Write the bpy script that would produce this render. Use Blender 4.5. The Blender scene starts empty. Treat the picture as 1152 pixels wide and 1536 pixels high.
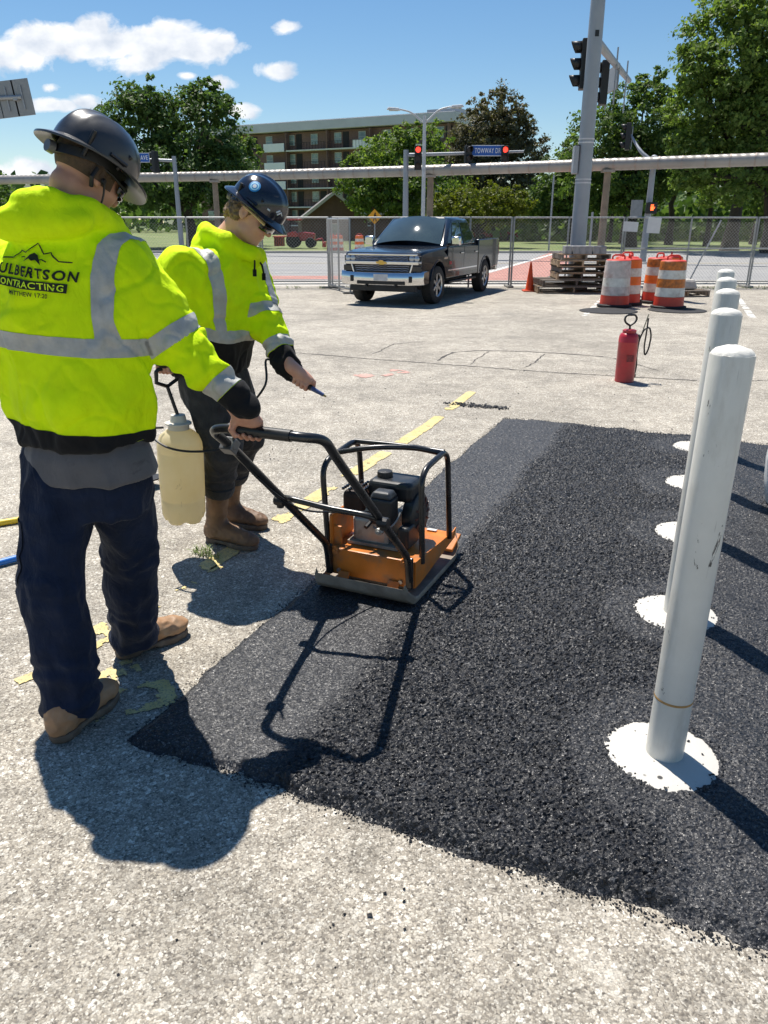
import bpy, bmesh, math, random
import numpy as np
from mathutils import Vector, Matrix, noise as mnoise
from mathutils.bvhtree import BVHTree
R = math.radians
scene = bpy.context.scene
COL = scene.collection

# ------------------------------------------------------------------ camera
CAM_H = 1.6
cam_data = bpy.data.cameras.new('camera')
cam_data.sensor_fit = 'VERTICAL'; cam_data.sensor_height = 24.0
cam_data.lens = 1154.0 / 1536.0 * 24.0
cam_data.clip_start = 0.05; cam_data.clip_end = 4000
cam = bpy.data.objects.new('camera', cam_data); COL.objects.link(cam)
cam.location = (0, 0, CAM_H); cam.rotation_euler = (R(90 - 20.567), 0, 0)
scene.camera = cam

# ------------------------------------------------------------------ sky, sun, exposure
SUN_AZ, SUN_EL = R(-25.0), R(65.3)          # azimuth from +Y towards +X
world = bpy.data.worlds.new('World'); scene.world = world; world.use_nodes = True
def build_world():
    nt = world.node_tree; N = nt.nodes; L = nt.links; N.clear()
    out = N.new('ShaderNodeOutputWorld'); bg = N.new('ShaderNodeBackground')
    bg.inputs['Strength'].default_value = 0.060
    sky = N.new('ShaderNodeTexSky'); sky.sky_type = 'NISHITA'; sky.sun_disc = False
    sky.sun_elevation = SUN_EL; sky.sun_rotation = SUN_AZ
    sky.air_density = 1.0; sky.dust_density = 0.05; sky.ozone_density = 2.4; sky.altitude = 0
    hs = N.new('ShaderNodeHueSaturation'); hs.inputs['Saturation'].default_value = 1.20
    hs.inputs['Value'].default_value = 1.30; hs.inputs['Hue'].default_value = .499
    L.new(sky.outputs[0], hs.inputs['Color'])
    tc = N.new('ShaderNodeTexCoord'); sep = N.new('ShaderNodeSeparateXYZ'); L.new(tc.outputs['Generated'], sep.inputs[0])
    def m(op, a, b=None, c=None, clamp=False):
        n = N.new('ShaderNodeMath'); n.operation = op; n.use_clamp = clamp
        for i, v in enumerate((a, b, c)):
            if v is None: continue
            if isinstance(v, (int, float)): n.inputs[i].default_value = v
            else: L.new(v, n.inputs[i])
        return n.outputs[0]
    yy = m('MAXIMUM', sep.outputs[1], 0.02)
    px = m('DIVIDE', sep.outputs[0], yy); pz = m('DIVIDE', sep.outputs[2], yy)
    cmb = N.new('ShaderNodeCombineXYZ'); L.new(px, cmb.inputs[0]); L.new(pz, cmb.inputs[2])
    mp = N.new('ShaderNodeMapping'); L.new(cmb.outputs[0], mp.inputs[0]); mp.inputs['Scale'].default_value = (1, 1, 1.5)
    nz = N.new('ShaderNodeTexNoise'); nz.inputs['Scale'].default_value = 13.0; nz.inputs['Detail'].default_value = 9
    nz.inputs['Roughness'].default_value = 0.58; nz.inputs['Distortion'].default_value = 0.25; L.new(mp.outputs[0], nz.inputs['Vector'])
    # cumulus puffs low in the northern sky: (x/y, z/y, half width, half height, strength)
    puffs = [(-.50,.176,.08,.022,1.0), (-.43,.180,.08,.022,1.05), (-.36,.190,.085,.026,1.15), (-.27,.191,.085,.027,1.15), (-.205,.184,.05,.022,1.05), (-.24,.200,.03,.016,.9), (-.33,.203,.035,.014,.9),
             (-.123,.163,.026,.010,.95), (-.188,.151,.026,.010,.95), (-.225,.158,.014,.005,.7), (-.375,.128,.036,.008,.85), (-.345,.131,.024,.011,.9), (-.385,.146,.012,.005,.7),
             (-.165,.122,.022,.009,.8), (-.47,.050,.10,.020,1.15), (-.40,.046,.05,.014,.9), (-.107,.205,.014,.005,.5), (-.6,.17,.1,.025,1.0)]
    tot = None
    for (cx, cz, rx, rz, s) in puffs:
        dx = m('MULTIPLY', m('SUBTRACT', px, cx), 1 / rx); dz = m('MULTIPLY', m('SUBTRACT', pz, cz), 1 / rz)
        d = m('SQRT', m('ADD', m('MULTIPLY', dx, dx), m('MULTIPLY', dz, dz)))
        v = m('MULTIPLY', m('SUBTRACT', 1.0, d), s)
        tot = v if tot is None else m('MAXIMUM', tot, v)
    front = m('GREATER_THAN', sep.outputs[1], 0.05)
    tot = m('ADD', m('MAXIMUM', tot, -1.2), m('MULTIPLY', m('SUBTRACT', nz.outputs[0], 0.5), 3.0))
    a1 = m('MULTIPLY', m('MULTIPLY_ADD', tot, 2.6, -0.02, clamp=True), front)
    # the same fair-weather cumulus all round, on a flat cloud layer
    zz = m('MAXIMUM', sep.outputs[2], 0.03)
    c2 = N.new('ShaderNodeCombineXYZ'); L.new(m('DIVIDE', sep.outputs[0], zz), c2.inputs[0]); L.new(m('DIVIDE', sep.outputs[1], zz), c2.inputs[1])
    n2 = N.new('ShaderNodeTexNoise'); n2.inputs['Scale'].default_value = 0.9; n2.inputs['Detail'].default_value = 8; L.new(c2.outputs[0], n2.inputs['Vector'])
    a2 = m('MULTIPLY_ADD', n2.outputs[0], 9.0, -5.9, clamp=True)
    a2 = m('MULTIPLY', a2, m('SUBTRACT', 1.0, m('MULTIPLY', m('MULTIPLY_ADD', sep.outputs[1], 2.5, 0.0, clamp=True), m('LESS_THAN', sep.outputs[2], 0.62))))
    al = m('MAXIMUM', a1, a2)
    al = m('MULTIPLY', al, 0.97)
    n3 = N.new('ShaderNodeTexNoise'); n3.inputs['Scale'].default_value = 24; n3.inputs['Detail'].default_value = 5; L.new(mp.outputs[0], n3.inputs['Vector'])
    rp = N.new('ShaderNodeMapRange'); L.new(n3.outputs[0], rp.inputs[0]); rp.inputs[1].default_value = .32; rp.inputs[2].default_value = .62
    mc = N.new('ShaderNodeMix'); mc.data_type = 'RGBA'; L.new(rp.outputs[0], mc.inputs[0])
    mc.inputs[6].default_value = (8.2, 9.0, 10.3, 1); mc.inputs[7].default_value = (13.4, 13.4, 13.4, 1)
    mx = N.new('ShaderNodeMix'); mx.data_type = 'RGBA'; L.new(al, mx.inputs[0]); L.new(hs.outputs[0], mx.inputs[6]); L.new(mc.outputs[2], mx.inputs[7])
    L.new(mx.outputs[2], bg.inputs[0]); L.new(bg.outputs[0], out.inputs[0])
build_world()
sun_data = bpy.data.lights.new('sun', 'SUN'); sun_data.energy = 5.0; sun_data.angle = R(0.53); sun_data.color = (1.0, .945, .865)
sun = bpy.data.objects.new('sun', sun_data); COL.objects.link(sun)
SUN_DIR = Vector((math.sin(SUN_AZ) * math.cos(SUN_EL), math.cos(SUN_AZ) * math.cos(SUN_EL), math.sin(SUN_EL)))
sun.rotation_euler = (-SUN_DIR).to_track_quat('-Z', 'Y').to_euler(); sun.location = SUN_DIR * 60
vs = scene.view_settings; vs.view_transform = 'Standard'; vs.look = 'None'; vs.exposure = 0.50; vs.gamma = 1.0; vs.use_curve_mapping = False
scene.cycles.max_bounces = 6; scene.cycles.transparent_max_bounces = 12; scene.cycles.caustics_reflective = False; scene.cycles.caustics_refractive = False

# ------------------------------------------------------------------ materials
MATS = {}
def lin(c):
    return tuple(((v / 255) / 12.92 if v / 255 <= .04045 else ((v / 255 + .055) / 1.055) ** 2.4) for v in c) + (1,)
class NT:
    def __init__(s, name):
        s.m = bpy.data.materials.new(name); s.m.use_nodes = True; s.nt = s.m.node_tree; s.N = s.nt.nodes; s.L = s.nt.links
        s.p = s.N['Principled BSDF']; s.out = s.N['Material Output']; s._tc = None
    def tc(s, kind='Object'):
        if s._tc is None: s._tc = s.N.new('ShaderNodeTexCoord')
        return s._tc.outputs[kind]
    def pos(s):
        return s.N.new('ShaderNodeNewGeometry').outputs['Position']
    def map(s, vec, scale=(1, 1, 1), rot=(0, 0, 0), loc=(0, 0, 0)):
        n = s.N.new('ShaderNodeMapping'); n.inputs['Scale'].default_value = scale; n.inputs['Rotation'].default_value = rot; n.inputs['Location'].default_value = loc
        s.L.new(vec, n.inputs[0]); return n.outputs[0]
    def noise(s, vec, scale, detail=4, rough=.55, dist=0):
        n = s.N.new('ShaderNodeTexNoise'); n.inputs['Scale'].default_value = scale; n.inputs['Detail'].default_value = detail
        n.inputs['Roughness'].default_value = rough; n.inputs['Distortion'].default_value = dist; s.L.new(vec, n.inputs['Vector']); return n
    def vor(s, vec, scale, feature='F1', rnd=1.0):
        n = s.N.new('ShaderNodeTexVoronoi'); n.feature = feature; n.inputs['Scale'].default_value = scale; n.inputs['Randomness'].default_value = rnd
        s.L.new(vec, n.inputs['Vector']); return n
    def math(s, op, a, b=None, c=None, clamp=False):
        n = s.N.new('ShaderNodeMath'); n.operation = op; n.use_clamp = clamp
        for i, v in enumerate((a, b, c)):
            if v is None: continue
            if isinstance(v, (int, float)): n.inputs[i].default_value = v
            else: s.L.new(v, n.inputs[i])
        return n.outputs[0]
    def rng(s, v, a, b, c=0., d=1.):
        n = s.N.new('ShaderNodeMapRange'); s.L.new(v, n.inputs[0])
        for i, x in zip((1, 2, 3, 4), (a, b, c, d)): n.inputs[i].default_value = x
        return n.outputs[0]
    def mix(s, f, a, b, blend='MIX'):
        n = s.N.new('ShaderNodeMix'); n.data_type = 'RGBA'; n.blend_type = blend
        for i, v in ((0, f), (6, a), (7, b)):
            if isinstance(v, (int, float)): n.inputs[i].default_value = v
            elif isinstance(v, tuple): n.inputs[i].default_value = v if len(v) == 4 else v + (1,)
            else: s.L.new(v, n.inputs[i])
        return n.outputs[2]
    def ramp(s, v, stops):
        n = s.N.new('ShaderNodeValToRGB'); s.L.new(v, n.inputs[0]); e = n.color_ramp.elements
        while len(e) < len(stops): e.new(.5)
        for el, (p, c) in zip(e, stops): el.position = p; el.color = c if len(c) == 4 else tuple(c) + (1,)
        return n.outputs[0]
    def bump(s, h, strength=.3, dist=.01, normal=None):
        n = s.N.new('ShaderNodeBump'); n.inputs['Strength'].default_value = strength; n.inputs['Distance'].default_value = dist
        s.L.new(h, n.inputs['Height'])
        if normal is not None: s.L.new(normal, n.inputs['Normal'])
        return n.outputs[0]
    def set(s, **k):
        for a, v in k.items():
            i = s.p.inputs[{'color': 'Base Color', 'rough': 'Roughness', 'metal': 'Metallic', 'normal': 'Normal', 'spec': 'Specular IOR Level', 'coat': 'Coat Weight', 'sheen': 'Sheen Weight', 'trans': 'Transmission Weight', 'alpha': 'Alpha', 'emit': 'Emission Color', 'emits': 'Emission Strength', 'sss': 'Subsurface Weight'}[a]]
            if isinstance(v, (int, float)): i.default_value = v
            elif isinstance(v, tuple): i.default_value = v if len(v) == 4 else v + (1,)
            else: s.L.new(v, i)
        return s
def mat(name, col, rough=.6, metal=0., var=.15, scale=8., bump=.0, bscale=60., dirt=None, dirt_amt=.5, spec=.5, coat=0., rvar=.1, bdist=.004, world=False):
    """plain procedural paint / wood / metal: two noises of tone, roughness variation, optional grime and relief"""
    if name in MATS: return MATS[name]
    n = NT(name); v = n.pos() if world else n.tc()
    a = n.noise(v, scale, 5); k = n.rng(a.outputs[0], .3, .7, 1 - var, 1 + var)
    c = n.mix(1.0, tuple(col[:3]), k, 'MULTIPLY')
    if dirt is not None:
        d = n.noise(v, scale * .7, 8, .65, .3); c = n.mix(n.rng(d.outputs[0], .5, .68, 0, dirt_amt), c, tuple(dirt[:3]))
    n.set(color=c, metal=metal, spec=spec, coat=coat, rough=n.rng(a.outputs[0], .3, .7, max(.02, rough - rvar), min(1, rough + rvar)))
    if bump: n.set(normal=n.bump(n.noise(v, bscale, 4, .6).outputs[0], bump, bdist))
    MATS[name] = n.m; return n.m

# ------------------------------------------------------------------ mesh helpers
class MB:
    """collects verts and faces; build() links them as one mesh object"""
    def __init__(s): s.v = []; s.f = []
    def add(s, v, f):
        o = len(s.v); s.v += [tuple(p) for p in v]; s.f += [tuple(i + o for i in q) for q in f]; return s
    def box(s, c, d, rot=None, taper=None):
        hx, hy, hz = d[0] / 2, d[1] / 2, d[2] / 2; v = []
        for z in (-1, 1):
            t = 1 if (taper is None or z < 0) else taper
            for x, y in ((-1, -1), (1, -1), (1, 1), (-1, 1)): v.append(Vector((x * hx * t, y * hy * t, z * hz)))
        if rot is not None: v = [rot @ p for p in v]
        v = [p + Vector(c) for p in v]
        return s.add(v, [(3, 2, 1, 0), (4, 5, 6, 7), (0, 1, 5, 4), (1, 2, 6, 5), (2, 3, 7, 6), (3, 0, 4, 7)])
    def tube(s, pts, r, n=8, cap=True, closed=False):
        pts = [Vector(p) for p in pts]; K = len(pts); rs = r if isinstance(r, (list, tuple)) else [r] * K
        tang = []
        for i in range(K):
            a = pts[(i - 1) % K] if (closed or i > 0) else pts[i]; b = pts[(i + 1) % K] if (closed or i < K - 1) else pts[i]
            t = (b - a); tang.append(t.normalized() if t.length > 1e-9 else Vector((0, 0, 1)))
        up = Vector((0, 0, 1)) if abs(tang[0].z) < .9 else Vector((1, 0, 0))
        nrm = tang[0].cross(up).normalized(); v = []
        for i in range(K):
            if i: 
                q = tang[i - 1].rotation_difference(tang[i]); nrm = (q @ nrm); nrm = (nrm - tang[i] * nrm.dot(tang[i])).normalized()
            bi = tang[i].cross(nrm)
            for k in range(n):
                a = 2 * math.pi * k / n; v.append(pts[i] + (nrm * math.cos(a) + bi * math.sin(a)) * rs[i])
        f = []
        for i in range(K if closed else K - 1):
            j = (i + 1) % K
            for k in range(n):
                k2 = (k + 1) % n; f.append((i * n + k, i * n + k2, j * n + k2, j * n + k))
        if cap and not closed: f.append(tuple(range(n - 1, -1, -1))); f.append(tuple((K - 1) * n + k for k in range(n)))
        return s.add(v, f)
    def lathe(s, prof, n=24, c=(0, 0, 0), rot=None, caps=True):
        v = []; f = []; K = len(prof)
        for (r, z) in prof:
            for k in range(n):
                a = 2 * math.pi * k / n; v.append(Vector((r * math.cos(a), r * math.sin(a), z)))
        if rot is not None: v = [rot @ p for p in v]
        v = [p + Vector(c) for p in v]
        for i in range(K - 1):
            for k in range(n):
                k2 = (k + 1) % n; f.append((i * n + k, i * n + k2, (i + 1) * n + k2, (i + 1) * n + k))
        if caps:
            if prof[0][0] > 1e-4: f.append(tuple(range(n - 1, -1, -1)))
            if prof[-1][0] > 1e-4: f.append(tuple((K - 1) * n + k for k in range(n)))
        return s.add(v, f)
    def cyl(s, a, b, r, n=12, r2=None): return s.tube([a, b], [r, r if r2 is None else r2], n)
    def prism(s, poly, axis, a, b):
        """poly of 2D points extruded along axis (0,1,2) from a to b"""
        def P(p, t):
            l = list(p); l.insert(axis, t); return tuple(l)
        n = len(poly); v = [P(p, a) for p in poly] + [P(p, b) for p in poly]
        f = [tuple(range(n - 1, -1, -1)), tuple(range(n, 2 * n))] + [(i, (i + 1) % n, n + (i + 1) % n, n + i) for i in range(n)]
        return s.add(v, f)
    def build(s, name, m=None, parent=None, smooth=None, bevel=0, loc=None, rot=None, segs=2):
        me = bpy.data.meshes.new(name); me.from_pydata(s.v, [], s.f); me.validate()
        bm = bmesh.new(); bm.from_mesh(me); bmesh.ops.recalc_face_normals(bm, faces=bm.faces); bm.to_mesh(me); bm.free()
        if smooth is not None:
            me.shade_smooth(); me.set_sharp_from_angle(angle=R(smooth))
        return link(name, me, m, parent, bevel, loc, rot, segs)
def link(name, me, m=None, parent=None, bevel=0, loc=None, rot=None, segs=2):
    o = bpy.data.objects.new(name, me); COL.objects.link(o)
    if m is not None and not me.materials: me.materials.append(m)
    if parent is not None: o.parent = parent
    if loc is not None: o.location = loc
    if rot is not None: o.rotation_euler = rot
    if bevel:
        b = o.modifiers.new('bevel', 'BEVEL'); b.width = bevel; b.segments = segs; b.limit_method = 'ANGLE'; b.angle_limit = R(40); b.harden_normals = False
    return o
def tag(o, label=None, cat=None, group=None, kind=None):
    for k, v in (('label', label), ('category', cat), ('group', group), ('kind', kind)):
        if v: o[k] = v
    return o
def thing(name, label, cat, loc=(0, 0, 0), rz=0, group=None):
    o = bpy.data.objects.new(name, None); COL.objects.link(o); o.empty_display_size = .1
    o.location = loc; o.rotation_euler = (0, 0, rz); return tag(o, label, cat, group)
def copy_tree(o, parent=None):
    c = o.copy(); COL.objects.link(c); c.parent = parent
    for ch in list(o.children): copy_tree(ch, c)
    return c
def arc(c, r, a0, a1, n, ax=(0, 1)):
    return [(c[0] + r * math.cos(a0 + (a1 - a0) * i / n), c[1] + r * math.sin(a0 + (a1 - a0) * i / n)) for i in range(n + 1)]
def fillet(pts, r, n=5):
    """round the corners of a 3D polyline"""
    pts = [Vector(p) for p in pts]; out = [pts[0]]
    for i in range(1, len(pts) - 1):
        a = (pts[i - 1] - pts[i]); b = (pts[i + 1] - pts[i]); d = min(r, a.length * .48, b.length * .48)
        p0 = pts[i] + a.normalized() * d; p2 = pts[i] + b.normalized() * d
        for k in range(n + 1):
            t = k / n; out.append(p0 * (1 - t) ** 2 + pts[i] * 2 * t * (1 - t) + p2 * t * t)
    out.append(pts[-1]); return out
def np_mesh(name, V, F, m=None, parent=None, smooth=True):
    V = np.asarray(V, dtype=np.float32); F = np.asarray(F, dtype=np.int32); k = F.shape[1]
    me = bpy.data.meshes.new(name); me.vertices.add(len(V)); me.vertices.foreach_set('co', V.ravel())
    me.loops.add(F.size); me.loops.foreach_set('vertex_index', F.ravel())
    me.polygons.add(len(F)); me.polygons.foreach_set('loop_start', np.arange(0, F.size, k, dtype=np.int32))
    me.polygons.foreach_set('use_smooth', np.full(len(F), bool(smooth)))
    me.update(calc_edges=True); me.validate(); return link(name, me, m, parent)
def f_attr(me, name, vals):
    a = me.attributes.new(name, 'FLOAT', 'POINT'); a.data.foreach_set('value', np.asarray(vals, dtype=np.float32))
rs = np.random.RandomState
def vnoise(x, y, seed=0):
    """2D value noise, arrays in, 0..1 out"""
    x = np.asarray(x, dtype=np.float64); y = np.asarray(y, dtype=np.float64)
    xi = np.floor(x).astype(np.int64); yi = np.floor(y).astype(np.int64); u = x - xi; w = y - yi
    u = u * u * (3 - 2 * u); w = w * w * (3 - 2 * w)
    def h(a, b): 
        n = (a * 374761393 + b * 668265263 + seed * 974634777) & 0x7fffffff
        n = ((n ^ (n >> 13)) * 1274126177) & 0x7fffffff
        return ((n ^ (n >> 16)) & 0xffff) / 65535.
    return (h(xi, yi) * (1 - u) + h(xi + 1, yi) * u) * (1 - w) + (h(xi, yi + 1) * (1 - u) + h(xi + 1, yi + 1) * u) * w
def fbm(x, y, seed=0, o=4):
    s = 0; a = .5; t = 0
    for i in range(o): s = s + a * vnoise(x * 2 ** i, y * 2 ** i, seed + i); t += a; a *= .5
    return s / t
def worley(x, y, seed=0):
    """F1 distance and a random value of the nearest jittered cell point"""
    xi = np.floor(x).astype(np.int64); yi = np.floor(y).astype(np.int64); best = np.full(x.shape, 9.); val = np.zeros(x.shape)
    def h(a, b, s):
        n = (a * 374761393 + b * 668265263 + (seed + s) * 974634777) & 0x7fffffff
        n = ((n ^ (n >> 13)) * 1274126177) & 0x7fffffff
        return ((n ^ (n >> 16)) & 0xffff) / 65535.
    for dx in (-1, 0, 1):
        for dy in (-1, 0, 1):
            cx = xi + dx; cy = yi + dy; px = cx + .1 + .8 * h(cx, cy, 1); py = cy + .1 + .8 * h(cx, cy, 2)
            d = np.hypot(x - px, y - py); k = d < best; best = np.where(k, d, best); val = np.where(k, h(cx, cy, 3), val)
    return best, val
# pixel helper of the 1152 x 1536 photograph: a viewing ray met with a height or a depth gives a place in the world
_P20 = R(20.567); _COS, _SIN = math.cos(_P20), math.sin(_P20)
def _ray(x, y):
    u = (x - 576) / 1154.; v = (768 - y) / 1154.; return u, v * _SIN + _COS, v * _COS - _SIN
def G(x, y, z=0.):
    r = _ray(x, y); t = (z - CAM_H) / r[2]; return Vector((r[0] * t, r[1] * t, z))
def D(x, y, Y):
    r = _ray(x, y); t = Y / r[1]; return Vector((r[0] * t, Y, CAM_H + r[2] * t))
# ================================================================== SETTING
def m_pavement():
    n = NT('old_pavement'); v = n.pos()
    big = n.noise(v, .55, 6, .6); mid = n.noise(v, 3.2, 6, .62, .4)
    wv = n.N.new('ShaderNodeVectorMath'); wv.operation = 'MULTIPLY_ADD'; n.L.new(n.noise(v, 90, 2).outputs['Color'], wv.inputs[0]); wv.inputs[1].default_value = (.010, .010, 0); n.L.new(v, wv.inputs[2]); vd = wv.outputs[0]; c1 = n.vor(vd, 185); c2 = n.vor(vd, 95); cd = n.noise(v, 300, 3)
    sep = n.N.new('ShaderNodeSeparateColor'); n.L.new(c1.outputs['Color'], sep.inputs[0])
    sep2 = n.N.new('ShaderNodeSeparateColor'); n.L.new(c2.outputs['Color'], sep2.inputs[0])
    stone = n.ramp(sep.outputs[0], [(0, (.115, .100, .082)), (.2, (.245, .212, .168)), (.55, (.375, .328, .260)), (.82, (.475, .425, .345)), (1, (.66, .61, .52))])
    light = n.ramp(sep2.outputs[1], [(0, (.36, .32, .26)), (.6, (.50, .45, .37)), (1, (.78, .73, .63))])
    c = n.mix(n.rng(sep2.outputs[0], .70, .72), stone, light)
    c = n.mix(n.rng(c1.outputs['Distance'], .42, .75, 0, .62), c, (.20, .178, .148, 1))
    c = n.mix(n.rng(cd.outputs[0], .60, .72, 0, .55), c, (.07, .065, .06, 1))
    c = n.mix(1.0, c, n.rng(mid.outputs[0], .3, .7, .78, 1.18), 'MULTIPLY')
    c = n.mix(1.0, c, n.rng(big.outputs[0], .35, .68, .80, 1.15), 'MULTIPLY')
    pit = n.noise(v, 75, 4, .6); c = n.mix(n.rng(pit.outputs[0], .62, .70, 0, .7), c, (.07, .062, .053, 1)); blot = n.noise(v, 11, 6, .65); c = n.mix(1.0, c, n.rng(blot.outputs[0], .32, .68, .80, 1.14), 'MULTIPLY')
    # dull oily drive marks and pale scraped spots
    oil = n.noise(n.map(v, (1, .35, 1), (0, 0, -.4)), 1.7, 7, .65, .6); c = n.mix(n.rng(oil.outputs[0], .60, .80, 0, .55), c, (.16, .15, .14, 1))
    pale = n.noise(v, 2.4, 8, .7, .8); c = n.mix(n.rng(pale.outputs[0], .63, .74, 0, .6), c, (.68, .63, .54, 1))
    h = n.math('SUBTRACT', n.math('MULTIPLY', c1.outputs['Distance'], -1.0), n.math('MULTIPLY', n.rng(c2.outputs['Distance'], 0, .5), .6))
    h = n.math('SUBTRACT', n.math('ADD', h, n.math('MULTIPLY', cd.outputs[0], .5)), n.math('MULTIPLY', n.rng(pit.outputs[0], .58, .70), 1.4))
    c = n.mix(1.0, c, (1.05, 1.07, 1.09), 'MULTIPLY'); n.set(color=c, rough=.78, spec=.35, normal=n.bump(h, .6, .003)); return n.m
M_PAVE = m_pavement()
def sheet(name, pts, z, m, kind='structure', thick=None):
    mb = MB(); k = len(pts)
    if thick: mb.prism([(p[0], p[1]) for p in pts], 2, z - thick, z)
    else: mb.add([(p[0], p[1], z) for p in pts], [tuple(range(k))])
    o = mb.build(name, m); o['kind'] = kind
    if not thick:
        me = o.data
        if me.polygons[0].normal.z < 0: me.flip_normals()
    return o
def rect(x0, y0, x1, y1): return [(x0, y0), (x1, y0), (x1, y1), (x0, y1)]
m_ground = NT('verge_ground'); _v = m_ground.pos(); _a = m_ground.noise(_v, .25, 8, .62); _b = m_ground.noise(_v, 9, 5, .7)
m_ground.set(color=m_ground.mix(m_ground.rng(_b.outputs[0], .35, .65), m_ground.mix(m_ground.rng(_a.outputs[0], .35, .65), (.085, .13, .035), (.17, .20, .065)), m_ground.mix(m_ground.rng(_a.outputs[0], .4, .6), (.14, .20, .05), (.22, .24, .10))), rough=.9, normal=m_ground.bump(_b.outputs[0], .8, .05))
sheet('ground', rect(-1500, -300, 1500, 2500), -.05, m_ground.m)
sheet('parking_lot', rect(-30, -12, 40, 21.9), 0, M_PAVE)
def m_road(name, c0, c1):
    n = NT(name); v = n.pos(); a = n.noise(n.map(v, (.15, 1, 1)), .8, 6, .6); b = n.noise(v, 60, 3)
    n.set(color=n.mix(1., n.mix(n.rng(a.outputs[0], .3, .7), c0, c1), n.rng(b.outputs[0], .3, .7, .82, 1.15), 'MULTIPLY'), rough=.8, normal=n.bump(b.outputs[0], .3, .01)); return n.m
M_ROAD = m_road('road_asphalt', (.235, .235, .235), (.315, .31, .30)); M_WALK = m_road('sidewalk_concrete', (.42, .40, .36), (.52, .49, .44))
sheet('road', rect(-300, 23.4, 300, 47), -.02, M_ROAD)
sheet('sidewalk', rect(-200, 21.9, 200, 23.3), .0, M_WALK)
sheet('far_sidewalk', rect(-200, 47.2, 200, 49), .05, M_WALK)
kb = MB(); kb.box((0, 23.36, -.03), (400, .12, .14)); kb.box((0, 47.1, 0), (400, .16, .2)); o = kb.build('kerb', M_WALK); o['kind'] = 'structure'
m_brk = NT('red_brick_paving'); _v = m_brk.pos(); _t = m_brk.N.new('ShaderNodeTexBrick'); m_brk.L.new(m_brk.map(_v, (1, 1, 1), (0, 0, .6)), _t.inputs['Vector'])
_t.inputs['Scale'].default_value = 5; _t.inputs['Color1'].default_value = (.36, .15, .12, 1); _t.inputs['Color2'].default_value = (.44, .20, .16, 1); _t.inputs['Mortar'].default_value = (.42, .34, .29, 1); _t.inputs['Mortar Size'].default_value = .012
m_brk.set(color=m_brk.mix(1., _t.outputs[0], m_brk.rng(m_brk.noise(_v, 1.5, 5).outputs[0], .3, .7, .85, 1.2), 'MULTIPLY'), rough=.85, normal=m_brk.bump(_t.outputs[1], -.3, .01))
sheet('brick_strip', [G(330, 418), G(700, 418), G(700, 413), G(330, 413)], -.014, m_brk.m)
sheet('brick_crossing', [G(690, 430.), G(792, 430.), G(842, 404), G(866, 388), G(862, 375), G(830, 377), G(772, 398), G(700, 418)], -.008, m_brk.m)
def strip(name, a, b, w, z, m):
    a = Vector(a).to_2d(); b = Vector(b).to_2d(); d = (b - a).normalized(); q = Vector((-d.y, d.x)) * w / 2
    return sheet(name, [a - q, b - q, b + q, a + q], z, m)
M_WHITE_LINE = mat('worn_white_line', (.62, .61, .57), .7, var=.3, scale=6, dirt=(.36, .34, .31), dirt_amt=.8, world=True)
strip('road_line', G(330, 408.5), G(700, 408.5), .14, -.012, M_WHITE_LINE); strip('road_line', G(862, 372), G(690, 420), .25, -.003, M_WHITE_LINE)
strip('road_line', (-60, 35.0), (80, 35.0), .12, -.014, mat('worn_yellow_road_line', (.55, .40, .06), .7, var=.3, world=True))

# ---- the fresh asphalt patch: a real relief of stones, compacted along one side
PO = np.array([-.85, 2.12]); PE1 = np.array([.906, -.423]); PE2 = np.array([.39, .921]); PL = 4.85; PW = 3.3
BOLL = [(.878, 1.995), (1.252, 2.93), (1.635, 3.835), (1.985, 4.685), (2.335, 5.535)]
def patch_coords(x, y):
    A = np.linalg.inv(np.stack([PE1, PE2], 1)); q = np.stack([x - PO[0], y - PO[1]]); return A[0, 0] * q[0] + A[0, 1] * q[1], A[1, 0] * q[0] + A[1, 1] * q[1]
def patch_field(x, y, fine=True):
    s, t = patch_coords(x, y)
    d1 = s + .05 * (fbm(t * 3, t * 0 + 1.3, 5) - .5) + .022 * (fbm(x * 22, y * 22, 6, 3) - .5)
    d2 = t + .13 * (fbm(s * 2.2, s * 0 + 4.3, 7) - .5) + .035 * (fbm(x * 18, y * 18, 8, 3) - .5)
    d3 = PL - t + .16 * (fbm(s * 2.5, s * 0 + 9.3, 9) - .5) + .05 * (fbm(x * 14, y * 14, 10, 3) - .5)
    d = np.minimum(np.minimum(d1, d2), d3)
    comp = np.clip((.60 - s + .09 * (fbm(t * 2, t * 0, 12) - .5)) / .10, 0, 1)
    tamp = np.zeros_like(s)
    for i, (bx, by) in enumerate(BOLL):
        r = np.hypot(x - bx - .02, y - by) + .16 * (fbm(x * 4, y * 4, 20 + i) - .5); tamp = np.maximum(tamp, np.clip((.36 - r) / .05, 0, 1) * .75)
    tamp = np.maximum(tamp, np.clip((s - 1.62 - .18 * (fbm(t * 2.2, t * 0 + 2, 31) - .5)) / .08, 0, 1))
    edge = np.clip(d / .045, 0, 1); edge = edge * edge * (3 - 2 * edge)
    loose = 1 - np.maximum(comp, .72 * tamp)
    base = edge * (.020 + .010 * loose + .012 * (fbm(x * 3, y * 3, 40) - .5) + .016 * tamp * (1 - tamp))
    rb = np.full(s.shape, 9.)
    for (bx, by) in BOLL: rb = np.minimum(rb, np.hypot(x - bx, y - by) * (1 + .05 * (fbm(x * 30, y * 30, 60) - .5)))
    col = np.clip((.46 - rb) / .20, 0, 1); col = col * col * (3 - 2 * col); base = base + (np.where(rb > .158, .041, .022) - base) * col * edge
    return s, t, d, comp, tamp, loose, edge, base
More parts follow.
